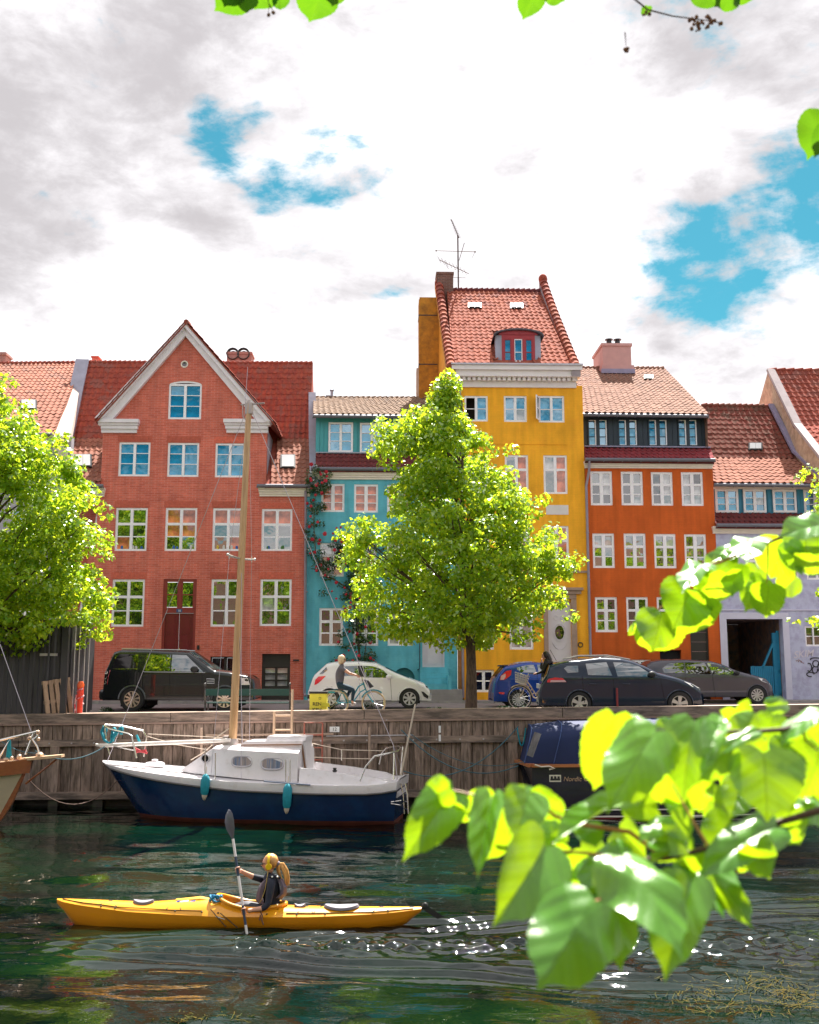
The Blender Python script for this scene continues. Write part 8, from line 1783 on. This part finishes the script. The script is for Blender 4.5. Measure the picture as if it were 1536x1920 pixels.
    for k in range(34):
        o=Vector((rng.uniform(-.01,.05),rng.uniform(-.035,.035),rng.uniform(-.02,.03)));f=rng.uniform(.75,1.05);r0=rng.uniform(.010,.016)
        m.tube([z(960,385)+o *.3,z(1030,400)+o *.7,z(1085,520)+o,z(1110,650)+o *1.1+Vector((0,0,.12*(1-f))),z(1130,770)+o *1.2+Vector((-.02,0,.30*(1-f)))],[r0,r0 *1.3,r0 *1.3,r0,.002],6)
    for k in range(10):o=Vector((rng.uniform(-.02,.02),rng.uniform(-.03,.03),0));m.tube([z(975,400)+o,z(985,520)+o,z(1020,620)+o,z(1060,700)+o],[.014,.015,.010,.002],5)
    m.build('ponytail',HB,hr,smooth=True);m=MB();m.lathe([(.035,-.02),(.042,0),(.035,.02)],z(975,385),(1,0,-.2),12);m.build('hair_tie',M('grey_scrunchie',(.18,.15,.2),.8),hr,smooth=True)
    YP=M('yellow_headphone_plastic',(.85,.55,.01),.35,var=.05);m=MB();pts=[hc +Vector((.003,.106*math.cos(a),.022+.113*math.sin(a))) for a in np.linspace(-.2,math.pi +.2,20)]
    for i in range(19):m.bar(pts[i],pts[i +1],.036,.012,up=(0,math.cos(i /19*math.pi),math.sin(i /19*math.pi)))
    m.build('headphone_band',YP,P,smooth=False);m=MB()
    for s_ in (-1,1):m.lathe([(0,.042),(.040,.042),(.048,.030),(.048,.006),(.04,0)],hc +Vector((.004,s_ *.072,-.030)),(0,s_,0),18)
    m.build('ear_cup',YP,P,smooth=True);m=MB();m.tube([hc +Vector((0,-.10,-.075)),z(770,680,-.15),z(740,850,-.20),z(690,1000,-.21),z(640,1090,-.18)],.006,5);m.build('headphone_cable',M('ochre_cable',(.42,.30,.08),.6),P)
    m=MB();m.add([hc +Vector((-.092,-.066,.012)),hc +Vector((-.105,-.03,.014)),hc +Vector((-.104,-.028,-.020)),hc +Vector((-.090,-.062,-.022)),hc +Vector((-.105,.03,.014)),hc +Vector((-.104,.028,-.020))],[(0,1,2,3),(1,4,5,2)]);m.tube([hc +Vector((-.093,-.066,.010)),hc +Vector((-.02,-.082,.005))],.004,4);m.build('sunglasses',M('dark_port'),P)
kayak()

# ================================================================== TREES
def leaf_material(name,top,under,thru,gloss=.35,rough=.32,thin=.55,tip=None):
    m=bpy.data.materials.new(name);m.use_nodes=True;nt=m.node_tree;nt.nodes.clear();N=nt.nodes.new;L=nt.links.new
    out=N('ShaderNodeOutputMaterial');at=N('ShaderNodeAttribute');at.attribute_name='rnd'
    r=N('ShaderNodeValToRGB');e=r.color_ramp.elements;e[0].color=(*top,1);e[1].color=(*under,1);L(at.outputs['Fac'],r.inputs[0])
    r2=N('ShaderNodeValToRGB');e=r2.color_ramp.elements;e[0].color=(thru[0]*.35,thru[1]*.62,thru[2],1);e[1].color=(*thru,1);L(at.outputs['Fac'],r2.inputs[0])
    d=N('ShaderNodeBsdfDiffuse');L(r.outputs[0],d.inputs[0]);t=N('ShaderNodeBsdfTranslucent');L(r2.outputs[0],t.inputs[0]);g=N('ShaderNodeBsdfGlossy');g.inputs['Roughness'].default_value=rough;g.inputs['Color'].default_value=(.9,.95,.85,1)
    mx=N('ShaderNodeMixShader');mx.inputs[0].default_value=thin;L(d.outputs[0],mx.inputs[1]);L(t.outputs[0],mx.inputs[2]);fr=N('ShaderNodeFresnel');fr.inputs['IOR'].default_value=1.45;mu=N('ShaderNodeMath');mu.operation='MULTIPLY_ADD';L(fr.outputs[0],mu.inputs[0]);mu.inputs[1].default_value=gloss *2;mu.inputs[2].default_value=gloss *.12
    m2=N('ShaderNodeMixShader');L(mu.outputs[0],m2.inputs[0]);L(mx.outputs[0],m2.inputs[1]);L(g.outputs[0],m2.inputs[2]);L(m2.outputs[0],out.inputs[0]);MATS[name]=m;return m
LEAFM=leaf_material('lime_tree_leaf',(.07,.22,.008),(.32,.48,.018),(.85,.88,.03),gloss=.05)
BARK=M('lime_bark',(.13,.085,.06),.9,var=.35,vscale=3,stretch=(6,6,1.2),bump=.8,bscale=9,second=(.07,.045,.035),sscale=4)
def crown_mesh(centers,radii,per,size,rng,squash=.75,bias=None):
    """leaves scattered through clumps; each leaf is a folded quad"""
    C_=[];ctr=[]
    for c,r,n in zip(centers,radii,per):
        v=rng.normal(size=(n,3));v /=np.linalg.norm(v,axis=1)[:,None];rad=r *rng.uniform(.25,1,(n,1))**.5;p=v *rad;p[:,2]*=squash;p[:,2]-=(p[:,0]**2+p[:,1]**2)/(r *3.2);C_.append(p +c);ctr.append(v)
    P=np.concatenate(C_);O=np.concatenate(ctr);n=len(P);s=size *rng.uniform(.65,1.25,(n,1))
    nr=O *.5+rng.normal(size=(n,3))*.55+np.array([0,-.25,.55]);nr /=np.linalg.norm(nr,axis=1)[:,None]
    a=rng.normal(size=(n,3))*.6+np.array([0,0,-.8])+O *.6;a-=nr *(a *nr).sum(1)[:,None];a /=np.linalg.norm(a,axis=1)[:,None];b=np.cross(nr,a)
    V=np.stack([P -a *s *.5,P +b *s *.46-a *s *.08+nr *s *.08,P +a *s *.58-nr *s *.12,P -b *s *.46-a *s *.08+nr *s *.08],1).reshape(-1,3)
    F=(np.arange(n)[:,None]*4+np.array([[0,1,2,3]]));return V,F,np.repeat(np.clip(rng.beta(1.6,1.8,n),0,1),4)
def lime(label,Y,trunk_px,base_py,prof,seed,n_cl,dens,lean=0,rdepth=.85,leaf=.115,group='lime trees along the quay',trunk_r=.14,spurs=()):
    rng=np.random.RandomState(seed);rnd=random.Random(seed);b=atY(trunk_px,base_py,Y);O=Vector((b.x,Y,b.z));t=thing('lime_tree',label,'tree',O,0,group)
    ys=[p[0] for p in prof];lo=[p[1] for p in prof];hi=[p[2] for p in prof];cs=[];rs=[];ns=[];tries=0
    pts=[]
    while len(pts)<n_cl and tries <40000:
        tries+=1;py=rng.uniform(ys[0],ys[-1]);l,h=np.interp(py,ys,lo),np.interp(py,ys,hi);wmax=max(b_ -a_ for _,a_,b_ in prof)
        if rng.uniform()>(h -l)/wmax:continue
        u=rng.uniform(-1,1);v=rng.uniform(-1,1);rad=math.hypot(u,v)
        if rad >1 or rng.uniform()>.25+.75*rad **1.5:continue
        px=(l +h)/2+u *(h -l)/2;dep=v *(h -l)/2/64*rdepth;r=rng.uniform(.32,.62)*(.75 if rad >.75 else 1);px-=u *r *64*.6*(rad >.5);q=atY(px,py,Y)-O;p=np.array([q.x *(Y +dep)/Y,dep *.9,q.z])
        pts.append(p);cs.append(p);rs.append(r);ns.append(int(dens *(r /.5)**2))
    for (px,py,r) in spurs:q=atY(px,py,Y)-O;cs.append(np.array([q.x,rng.uniform(-.5,.3),q.z]));rs.append(r);ns.append(int(dens *.8*(r /.5)**2))
    V,F,A=crown_mesh(cs,rs,ns,leaf,rng);cr=big_mesh('crown',V,F,LEAFM,t,A)
    # trunk and limbs that reach towards the clumps
    top=max(p[2] for p in pts);m=MB();tp=[Vector((lean *k /8*1.0+.05*math.sin(k),.04*math.cos(k *2),top *.93*k /8)) for k in range(9)];m.tube(tp,[trunk_r *1.25,trunk_r *1.0,trunk_r *.9,trunk_r *.78,trunk_r *.6,trunk_r *.45,trunk_r *.32,trunk_r *.2,.02],12);m.build('trunk',BARK,t,smooth=True);m=MB()
    for p in rnd.sample(pts,min(60,len(pts))):
        p=Vector(p);z0=max(2.1,p.z -.35-math.hypot(p.x,p.y)*.75);k=min(7.9,max(0,z0 /(top *.93)*8));a=tp[int(k)].lerp(tp[int(k)+1],k -int(k));mid=a.lerp(p,.5)+Vector((rnd.uniform(-.15,.15),rnd.uniform(-.15,.15),.12));m.tube([a,a.lerp(mid,.5)+Vector((0,0,.05)),mid,mid.lerp(p,.6),p],[.045,.038,.028,.018,.008],5)
    br=m.build('limbs',BARK,t,smooth=True);return t
lime('young lime tree standing between the cyclist and the blue hatchback',29.4,884,1332,[(698,833,845),(725,818,852),(760,780,868),(790,698,892),(830,690,932),(860,704,962),(900,738,985),(940,705,1010),(975,655,1030),(1010,628,1050),(1045,628,1084),(1085,640,1080),(1120,662,1070),(1155,668,1070),(1185,715,1035),(1200,790,935)],11,430,150,lean=-.25,
     spurs=[(720,815,.45),(735,860,.5),(705,842,.35),(900,840,.45),(940,900,.45),(990,960,.45),(690,1010,.5),(700,1055,.5),(690,1100,.5),(705,1150,.5),(690,980,.4),(720,1000,.5),(740,1060,.5),(1035,1000,.42),(1040,1120,.45),(1050,1070,.45),(648,992,.33),(668,985,.4),(637,1003,.25),(652,1055,.35),(640,1048,.25),(665,1140,.4),(652,1150,.28),(1078,1050,.35),(1070,1155,.3),(835,712,.28),(830,735,.35),(716,790,.35),(1000,1090,.4),(725,1185,.3),(1000,1192,.28),(712,800,.3),(955,850,.3),(1018,935,.3)])
lime('dense lime tree cut by the left edge, in front of the dark container',28.9,-38,1335,[(700,-40,10),(740,-120,22),(790,-160,75),(830,-180,128),(880,-190,150),(930,-200,180),(980,-200,205),(1030,-200,196),(1080,-200,200),(1130,-200,205),(1170,-190,198),(1200,-150,150),(1212,-60,60)],12,480,165,spurs=[(205,965,.3),(190,945,.3),(200,1040,.28),(205,1130,.3),(198,1185,.32),(120,830,.3),(132,822,.2),(60,770,.3),(20,715,.3),(185,1195,.2),(45,1205,.25),(0,1200,.3)])
lime('lime tree beyond the right edge, only its outer twigs showing',29.0,1660,1330,[(840,1590,1700),(880,1535,1760),(930,1525,1780),(1000,1500,1790),(1080,1560,1800),(1160,1520,1800),(1200,1560,1760)],13,120,130,spurs=[(1520,880,.3),(1500,895,.22),(1530,925,.3),(1515,975,.25),(1492,985,.2),(1478,990,.14),(1530,960,.2),(1535,1110,.2),(1520,1160,.18),(1500,1163,.13),(1487,1162,.1)])
def rose():
    a=atY(672,1290,38.9);O=Vector((a.x,38.95,a.z));t=thing('climbing_rose','climbing rose with crimson flowers running up between brick and turquoise houses','climbing plant',O);rng=np.random.RandomState(21);rnd=random.Random(5)
    path=[(672,1290,10),(676,1255,14),(668,1240,30),(674,1200,18),(668,1165,20),(668,1130,32),(655,1100,34),(670,1060,42),(655,1030,38),(660,1010,30),(615,1085,10),(600,1060,14),(590,1020,14),(588,980,16),(590,940,17),(598,905,22),(585,890,14),(612,895,18),(640,1010,20),(685,1040,26),(690,1090,26),(700,1245,10),(640,1225,12)]
    cs=[];rs=[];ns=[]
    def P(px,py,dy=0):q=atY(px,py,38.75+dy)-O;return np.array([q.x,q.y,q.z])
    for px,py,w in path:
        for k in range(5):r=rng.uniform(.16,.30);cs.append(P(px +rng.normal(0,w *.5),py +rng.normal(0,14),rng.uniform(-.15,.12)));rs.append(r);ns.append(int(80*(r /.22)**2*min(1,w /20)))
    m=leaf_material('rose_leaf',(.015,.055,.010),(.03,.10,.02),(.08,.22,.02),gloss=.15);V,F,A=crown_mesh(cs,rs,ns,.07,rng);big_mesh('foliage',V,F,m,t,A)
    FL=M('crimson_rose_petal',(.42,.005,.02),.6,var=.25,vscale=20);fm=MB();fm.sphere((0,0,0),.052,.045,.048,7,5);
    for k in range(5):a=k *1.256;fm.sphere((.035*math.cos(a),-.02,.035*math.sin(a)),.034,.016,.034,6,4)
    me=fm.mesh('flower',FL,True);n=0
    for px,py,w in path[2:]:
        for k in range(max(2,int(w /3.2))):o=obj('flower',me,t);o.location=P(px +rng.normal(0,w *.6),py +rng.normal(0,15),rng.uniform(-.38,-.15));o.rotation_euler=(rnd.uniform(-.6,.6),rnd.uniform(0,6),0);s=rnd.uniform(.6,1.25);o.scale=(s,s,s);n+=1
    m=MB();q=lambda *a:Vector(P(*a));m.tube([q(672,1300),q(676,1250),q(672,1200),q(668,1150),q(655,1105),q(632,1090),q(606,1075),q(592,1040),q(588,980),q(592,920)],[.05,.045,.04,.035,.03,.028,.025,.022,.018,.01],7);m.tube([q(668,1150),q(664,1100),q(668,1050),q(655,1010)],[.03,.025,.02,.01],6);m.tube([q(676,1290),q(684,1230),q(690,1180)],[.03,.02,.01],6);m.build('stem',BARK,t,smooth=True)
rose()
# weeds at the foot of the walls
def wall_weeds():
    rng=np.random.RandomState(2);cs=[];rs=[];ns=[]
    for px,py,Y in ((862,1312,38.4),(868,1311,38.4),(690,1322,35),(150,1322,34),(940,1322,33),(820,1325,32),(600,1322,34),(980,1324,33),(205,1322,33)):
        for k in range(4):p=atY(px +rng.normal(0,8),py,Y);cs.append(np.array([p.x,p.y,ground_z(p.x,p.y)+.06]));rs.append(rng.uniform(.08,.16));ns.append(50)
    V,F,A=crown_mesh(cs,rs,ns,.05,rng);o=big_mesh('weeds',V,F,MATS['rose_leaf'],None,A);tag(o,'low green weeds growing along the kerb and wall feet','weeds',kind='stuff')
wall_weeds()

# ================================================================== THE BANK BEHIND THE CAMERA (seen in panes and paint)
def opposite_bank():
    rng=np.random.RandomState(8);cs=[];rs=[];ns=[]
    for k in range(9):
        x0=-36+k *9+rng.uniform(-1,1)
        for _ in range(26):r=rng.uniform(.9,1.6);v=rng.normal(size=3);v /=np.linalg.norm(v);cs.append(np.array([x0,-9,6.2])+v *np.array([3.0,2.4,3.4]));rs.append(r);ns.append(120)
    V,F,A=crown_mesh(cs,rs,ns,.42,rng);o=big_mesh('tree_line',V,F,LEAFM,None,A);o['kind']='stuff'
    m=MB();
    for k in range(12):
        x0=-60+k *10;h=8.5+(k *37%5)*.5;m.box(x0,x0 +9.9,-30,-20,-.2,h);m.add([(x0,-20,h),(x0 +9.9,-20,h),(x0 +9.9,-25,h +3.5),(x0,-25,h +3.5),(x0,-30,h),(x0 +9.9,-30,h)],[(0,1,2,3),(3,2,5,4),(0,3,4),(1,5,2)])
    o=m.build('opposite_street_front',M('far_brick',(.13,.07,.05),.85,var=.2));o['kind']='structure'
    m=MB();m.box(-80,80,-30,-3,-2.6,-.15);o=m.build('near_bank',M('far_bank_dirt',(.10,.09,.08),.9));o['kind']='structure'
opposite_bank()
# ================================================================== FOREGROUND LIME BRANCHES
FG=leaf_material('near_leaf',(.07,.30,.010),(.13,.38,.012),(.56,.74,.008),gloss=.3,rough=.28,thin=.58)
def fg_veins():
    nt=FG.node_tree;N=nt.nodes.new;L=nt.links.new;tc=N('ShaderNodeTexCoord');sp=N('ShaderNodeSeparateXYZ');L(tc.outputs['Object'],sp.inputs[0])
    ab=N('ShaderNodeMath');ab.operation='ABSOLUTE';L(sp.outputs['X'],ab.inputs[0]);ma=N('ShaderNodeMath');ma.operation='MULTIPLY_ADD';L(ab.outputs[0],ma.inputs[0]);ma.inputs[1].default_value=-.8;L(sp.outputs['Y'],ma.inputs[2])
    w=N('ShaderNodeMath');w.operation='MULTIPLY';w.inputs[1].default_value=26;L(ma.outputs[0],w.inputs[0]);sn=N('ShaderNodeMath');sn.operation='SINE';L(w.outputs[0],sn.inputs[0]);nz=N('ShaderNodeTexNoise');nz.inputs['Scale'].default_value=30;L(tc.outputs['Object'],nz.inputs['Vector'])
    ad=N('ShaderNodeMath');ad.operation='MULTIPLY_ADD';L(nz.outputs['Fac'],ad.inputs[0]);ad.inputs[1].default_value=1.0;L(sn.outputs[0],ad.inputs[2]);bp=N('ShaderNodeBump');bp.inputs['Strength'].default_value=.10;bp.inputs['Distance'].default_value=.008;L(ad.outputs[0],bp.inputs['Height'])
    ab2=N('ShaderNodeMath');ab2.operation='ABSOLUTE';L(sn.outputs[0],ab2.inputs[0]);r=N('ShaderNodeMapRange');r.inputs['From Max'].default_value=.22;r.inputs['To Min'].default_value=.62;L(ab2.outputs[0],r.inputs[0])
    rm=N('ShaderNodeMapRange');rm.inputs['From Max'].default_value=.02;rm.inputs['To Min'].default_value=.5;L(ab.outputs[0],rm.inputs[0]);mu=N('ShaderNodeMath');mu.operation='MINIMUM';L(r.outputs[0],mu.inputs[0]);L(rm.outputs[0],mu.inputs[1])
    for n in list(nt.nodes):
        if n.type =='BSDF_TRANSLUCENT':src=n.inputs[0].links[0].from_socket;vm=N('ShaderNodeVectorMath');vm.operation='SCALE';L(src,vm.inputs[0]);L(mu.outputs[0],vm.inputs['Scale']);L(vm.outputs[0],n.inputs[0])
    for n in nt.nodes:
        if n.type in ('BSDF_DIFFUSE','BSDF_GLOSSY'):L(bp.outputs[0],n.inputs['Normal'])
fg_veins()
FG2=leaf_material('shaded_leaf',(.02,.10,.006),(.04,.15,.008),(.14,.30,.006),gloss=.12,rough=.35)  # leaf colours darkened to stand in for shade from other leaves
def leaf_mesh(seed,fold,droop,wave):
    rng=random.Random(seed);N_=46;out=[]
    for i in range(N_):
        t=i /N_ *2*math.pi;s=1-abs(t -math.pi)/math.pi          # 0 at the base notch, 1 at the tip
        y=-.07+.08*s *0+(1-math.cos(s *math.pi))/2*.86;w=.5*math.sin(math.pi *s **.72)**.72
        if s <.10:y=-.09*math.sin(s /.10*math.pi /2) ;w=.20*(s /.1)
        if s >.93:w=.5*math.sin(math.pi *.93**.72)**.72*((1-s)/.07)**1.6;y=y +.14*((s -.93)/.07)
        sg=1 if t <math.pi else -1;ser=1+(.028 if i %2 else -.012)*(1 if .1<s <.95 else 0);w*=(1 if sg >0 else .94+.05*rng.random());out.append((sg *w *ser,y))
    V=[];F=[];rings=(1.0,.72,.42,.14)
    def Z(x,y):return fold *abs(x)-droop *(y -.15)**2+wave *math.sin(9*y +5*x)*abs(x)-.35*droop *abs(x)**2*4
    for r in rings:
        for x,y in out:X_=x *r;Y_=.33+(y -.33)*r;V.append((X_,Y_,Z(X_,Y_)))
    V.append((0,.33,Z(0,.33)))
    for k in range(len(rings)-1):
        for i in range(N_):j=(i +1)%N_;F.append((k *N_ +i,k *N_ +j,(k +1)*N_ +j,(k +1)*N_ +i))
    b=(len(rings)-1)*N_
    for i in range(N_):F.append((b +i,b +(i +1)%N_,len(V)-1))
    m=MB();m.add(V,F);me=m.mesh('leaf',FG,True,180);a=me.attributes.new('rnd','FLOAT','POINT');v=[min(1,max(0,.35+.5*rng.random()+.25*(abs(p[0])<.03))) for p in V];base=.3+.5*rng.random()
    a.data.foreach_set('value',[base *.7+.3*q for q in v]);return me
LEAVES=[leaf_mesh(1,.18,.22,.10),leaf_mesh(2,.34,.12,.06),leaf_mesh(3,.08,.34,.14),leaf_mesh(4,-.16,.20,.12),leaf_mesh(5,.26,.40,.05)]
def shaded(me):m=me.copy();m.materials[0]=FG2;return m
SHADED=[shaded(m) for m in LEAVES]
TWIG=M('reddish_twig',(.42,.16,.07),.5,var=.2,vscale=30);TWD=M('dark_twig',(.09,.045,.035),.7,var=.2,vscale=30)
def branch(label,d0,leaves,twigs,mats=None,group='lime branches reaching into the picture'):
    a=twigs[0][1][0];O=atD(a[0],a[1],a[2] if len(a)>2 else d0);t=thing('lime_branch',label,'branch',O,0,group);rnd=random.Random(len(leaves))
    for i,lf in enumerate(leaves):
        bx,by,tx,ty,w,k=lf[:6];d=lf[6] if len(lf)>6 else d0 +rnd.uniform(-.05,.05)
        B=atD(bx,by,d);T0=atD(tx,ty,d);v=T0 -B;c={'y':rnd.uniform(-.25,.12),'g':rnd.uniform(.45,.75),'w':rnd.uniform(1.0,1.5),'d':rnd.uniform(.25,.4)}[k]
        if k =='y':d+=.035;
        Tp=atD(tx,ty,d -c *v.length);A=Tp -B;L_=A.length;ay=A.normalized();view=ray((bx +tx)/2,(by +ty)/2).normalized();bxv=ay.cross(-view)
        if bxv.length <.1:bxv=Vector((1,0,0))
        bxv.normalize();W=w *d /FPX *1.06
        up=bxv.cross(ay)                                   # leaf normal, turned towards the sky
        if k in 'gwd' and up.z <-.05:pass
        if k =='w':
            n_=Vector((0,-.45,.89))+Vector((rnd.uniform(-.15,.15),0,0));ay2=(ay -n_ *ay.dot(n_));ay2=ay2.normalized() if ay2.length >.2 else ay;bxv=ay2.cross(n_).normalized();up=bxv.cross(ay2).normalized();ay=ay2;L_=max(L_,W *.9)
        rl=rnd.uniform(-.3,.3);bx2=bxv *math.cos(rl)+up *math.sin(rl);up2=bx2.cross(ay)
        me=(mats or LEAVES)[rnd.randrange(5)];sx,sy_=W,L_;M_=Matrix(((bx2.x *sx,ay.x *sy_,up2.x *sy_,B.x -O.x),(bx2.y *sx,ay.y *sy_,up2.y *sy_,B.y -O.y),(bx2.z *sx,ay.z *sy_,up2.z *sy_,B.z -O.z),(0,0,0,1)))
        obj('leaf',me,t,M_)
    for r,pts,mt in twigs:
        P=[atD(p[0],p[1],p[2] if len(p)>2 else d0)-O for p in pts];n=len(P);m=MB();m.tube(P,[r *(1-.6*i /max(1,n -1)) for i in range(n)],8);m.build('twig',mt,t,smooth=True)
    return t
LOW=[(842,1478,783,1508,56,'y'),(850,1484,755,1612,84,'g'),(852,1506,848,1548,42,'y'),(928,1498,866,1502,38,'y'),(922,1496,891,1655,54,'g'),(938,1516,903,1630,78,'y'),(990,1490,966,1585,80,'g'),(1002,1500,944,1478,36,'y'),(998,1492,1080,1548,50,'y'),(1012,1520,1040,1605,78,'y'),
       (1022,1588,924,1748,118,'g',.85),(1026,1592,1052,1675,70,'y'),(1152,1512,1042,1512,56,'w'),(1185,1606,1068,1588,86,'w'),(1115,1688,1003,1858,148,'g',.78),(1062,1655,1082,1745,98,'y'),(1168,1606,1300,1716,128,'w',.82),(1140,1645,1166,1832,88,'d'),(1295,1655,1240,1852,98,'d',.85),(1298,1618,1368,1696,74,'w'),(1335,1630,1412,1748,48,'g'),
       (1455,1548,1316,1578,76,'w'),(1418,1588,1452,1665,58,'y'),(1392,1600,1342,1622,54,'y'),(1478,1540,1508,1598,64,'y'),(1152,1342,1112,1500,96,'y',.95),(1230,1370,1134,1512,112,'g',.9),(1302,1352,1274,1494,92,'g',.92),(1348,1362,1322,1442,44,'w'),(1250,1440,1312,1560,64,'y'),(1310,1438,1318,1546,48,'y'),(1372,1398,1308,1468,52,'d'),
       (1432,1388,1338,1494,116,'y',1.05),(1432,1412,1442,1550,126,'d',.92),(1348,1374,1308,1332,44,'y'),(1424,1366,1348,1378,66,'g'),(1418,1372,1344,1376,30,'w'),(1420,1378,1492,1404,86,'y',1.1),(1540,1334,1452,1346,62,'w',1.0),(1498,1358,1548,1412,74,'y',1.1),(1540,1404,1508,1506,88,'d',1.0),(1470,1420,1500,1500,60,'y',1.1),(1245,1540,1200,1552,40,'w'),(1228,1548,1292,1604,62,'g'),
       (1258,1530,1300,1580,50,'d'),(1162,1556,1216,1614,60,'d'),(1230,1596,1312,1602,34,'y'),(1300,1590,1250,1640,60,'y'),(1180,1500,1240,1530,50,'g'),(1330,1500,1400,1530,60,'y',1.05),(1536,1470,1500,1540,70,'y',1.05),(1210,1440,1250,1520,60,'y',1.05),(1370,1540,1320,1600,70,'d',1.0),(1190,1340,1240,1372,50,'w',1.0),(1440,1325,1500,1318,30,'y',1.1),(1480,1500,1450,1560,60,'d',1.0),(1090,1590,1150,1650,70,'y',1.0),(1160,1640,1100,1690,60,'d',.95),
       (880,1500,862,1560,44,'y',.95),(950,1500,975,1540,44,'d',.95),(1050,1550,1010,1590,50,'d',.95),(1100,1545,1120,1590,50,'g',.93),(1200,1480,1170,1540,56,'d',1.0),(1280,1490,1260,1540,50,'g',1.0),(1390,1470,1370,1540,60,'g',1.0),(1260,1350,1250,1400,50,'g',.98),(1380,1330,1400,1380,50,'y',1.05),(1480,1390,1470,1450,60,'g',1.0),(1530,1500,1520,1560,50,'w',1.0),(1220,1650,1200,1720,70,'y',.95),(1120,1620,1090,1660,50,'w',.88),(1340,1580,1380,1610,40,'g',.93),(1450,1340,1440,1390,50,'d',1.05)]
branch('large out of focus lime branch spreading over the lower right corner',.92,LOW,[(.0035,[(1640,1500,.95),(1536,1520,.95),(1420,1555,.93),(1330,1590,.92),(1250,1610,.9),(1190,1612,.9)],TWD),(.0028,[(1600,1330,1.0),(1536,1350,1.0),(1470,1368,.98),(1410,1372,.96),(1340,1372,.95),(1230,1370,.93)],TWD),(.0022,[(1250,1610,.9),(1180,1560,.92),(1080,1545,.92),(1040,1530,.92),(1000,1495,.92),(930,1500,.92),(850,1482,.92)],TWIG),
       (.0018,[(1190,1612,.9),(1100,1600,.88),(1020,1592,.86)],TWIG),(.0018,[(1190,1655,.85),(1150,1678,.82),(1110,1692,.79)],TWIG),(.0014,[(1502,1360,.99),(1512,1390,.99),(1535,1408,.99)],TWD),(.0016,[(1330,1590,.92),(1300,1540,.94),(1260,1470,.95)],TWIG)])
branch('sharper lime branch reaching in from right edge over the orange house',1.45,[(1198,1176,1172,1198,20,'y'),(1240,1148,1226,1224,74,'g'),(1244,1160,1216,1232,84,'y'),(1296,1104,1264,1180,96,'g'),(1318,1124,1280,1202,74,'y'),(1270,1118,1248,1106,24,'y'),(1316,1058,1272,1126,56,'w'),(1306,1064,1314,1110,42,'g'),(1328,1076,1344,1150,56,'y'),(1362,1076,1350,1148,64,'y'),(1350,1036,1366,1102,56,'g'),(1366,1042,1350,1020,26,'y'),(1396,1028,1330,1052,44,'w'),
       (1410,1010,1392,1084,70,'w'),(1422,1066,1394,1118,46,'d'),(1432,1086,1396,1148,58,'d'),(1442,1098,1434,1170,58,'y'),(1472,1016,1440,1094,80,'y'),(1478,1018,1502,1080,42,'d'),(1494,1082,1458,1118,46,'y'),(1545,984,1458,1004,64,'w'),(1512,996,1510,1054,74,'g'),(1532,1046,1514,1094,66,'y'),(1545,972,1520,982,28,'y'),(1545,1006,1518,1062,46,'d'),(1380,1060,1372,1120,50,'d')],
       [(.0026,[(1600,970),(1536,985),(1480,1000),(1440,1018),(1400,1032),(1350,1055),(1310,1062),(1280,1095),(1250,1130),(1200,1172)],TWIG),(.0014,[(1440,1018),(1440,1060),(1438,1096)],TWIG),(.0012,[(1492,1000),(1505,1040),(1490,1084)],TWIG)])
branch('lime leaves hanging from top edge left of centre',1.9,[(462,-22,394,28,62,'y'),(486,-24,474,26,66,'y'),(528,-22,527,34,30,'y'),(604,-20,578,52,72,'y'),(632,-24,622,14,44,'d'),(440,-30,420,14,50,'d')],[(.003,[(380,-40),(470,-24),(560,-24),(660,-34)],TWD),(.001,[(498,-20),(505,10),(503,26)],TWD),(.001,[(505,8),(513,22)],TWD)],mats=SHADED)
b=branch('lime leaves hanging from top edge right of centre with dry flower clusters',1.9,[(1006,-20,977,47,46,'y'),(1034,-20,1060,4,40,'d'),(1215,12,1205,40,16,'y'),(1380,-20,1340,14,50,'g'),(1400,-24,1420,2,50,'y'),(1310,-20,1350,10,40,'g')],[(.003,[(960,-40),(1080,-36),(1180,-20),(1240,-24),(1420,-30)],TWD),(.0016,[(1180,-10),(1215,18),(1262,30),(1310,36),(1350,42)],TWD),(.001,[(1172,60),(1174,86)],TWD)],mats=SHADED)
m=MB();O_=b.location;rnd_=random.Random(3)
for (px,py,s,n) in ((1310,46,18,26),(1335,40,10,10),(1175,93,9,9),(1212,26,5,4),(1350,45,4,3),(503,28,2,2),(513,22,2,2)):
    for _ in range(n):p=atD(px +rnd_.gauss(0,s *.5),py +rnd_.gauss(0,s *.4),1.9+rnd_.uniform(-.01,.01))-O_;m.sphere(p,rnd_.uniform(.0018,.0036),n=6,m=4)
o=m.build('dry_flowers',M('dry_flower_brown',(.20,.09,.05),.8,var=.3,vscale=60),b);o['kind']='stuff'
branch('single dark lime leaf at the right edge against the sky',1.6,[(1546,214,1516,302,66,'d'),(1556,240,1528,296,40,'d')],[(.002,[(1600,190),(1546,214)],TWD)],mats=SHADED)
# text becomes mesh so that it reads as real pieces
dg=bpy.context.evaluated_depsgraph_get();dg.update()
for o in [x for x in bpy.context.scene.objects if x.type =='FONT']:
    me=bpy.data.meshes.new_from_object(o.evaluated_get(dg));n=bpy.data.objects.new('x',me);nm=o.name;par=o.parent;ml=o.matrix_local.copy();bpy.data.objects.remove(o);n.name=nm.split('.')[0];C.objects.link(n);n.parent=par;n.matrix_local=ml
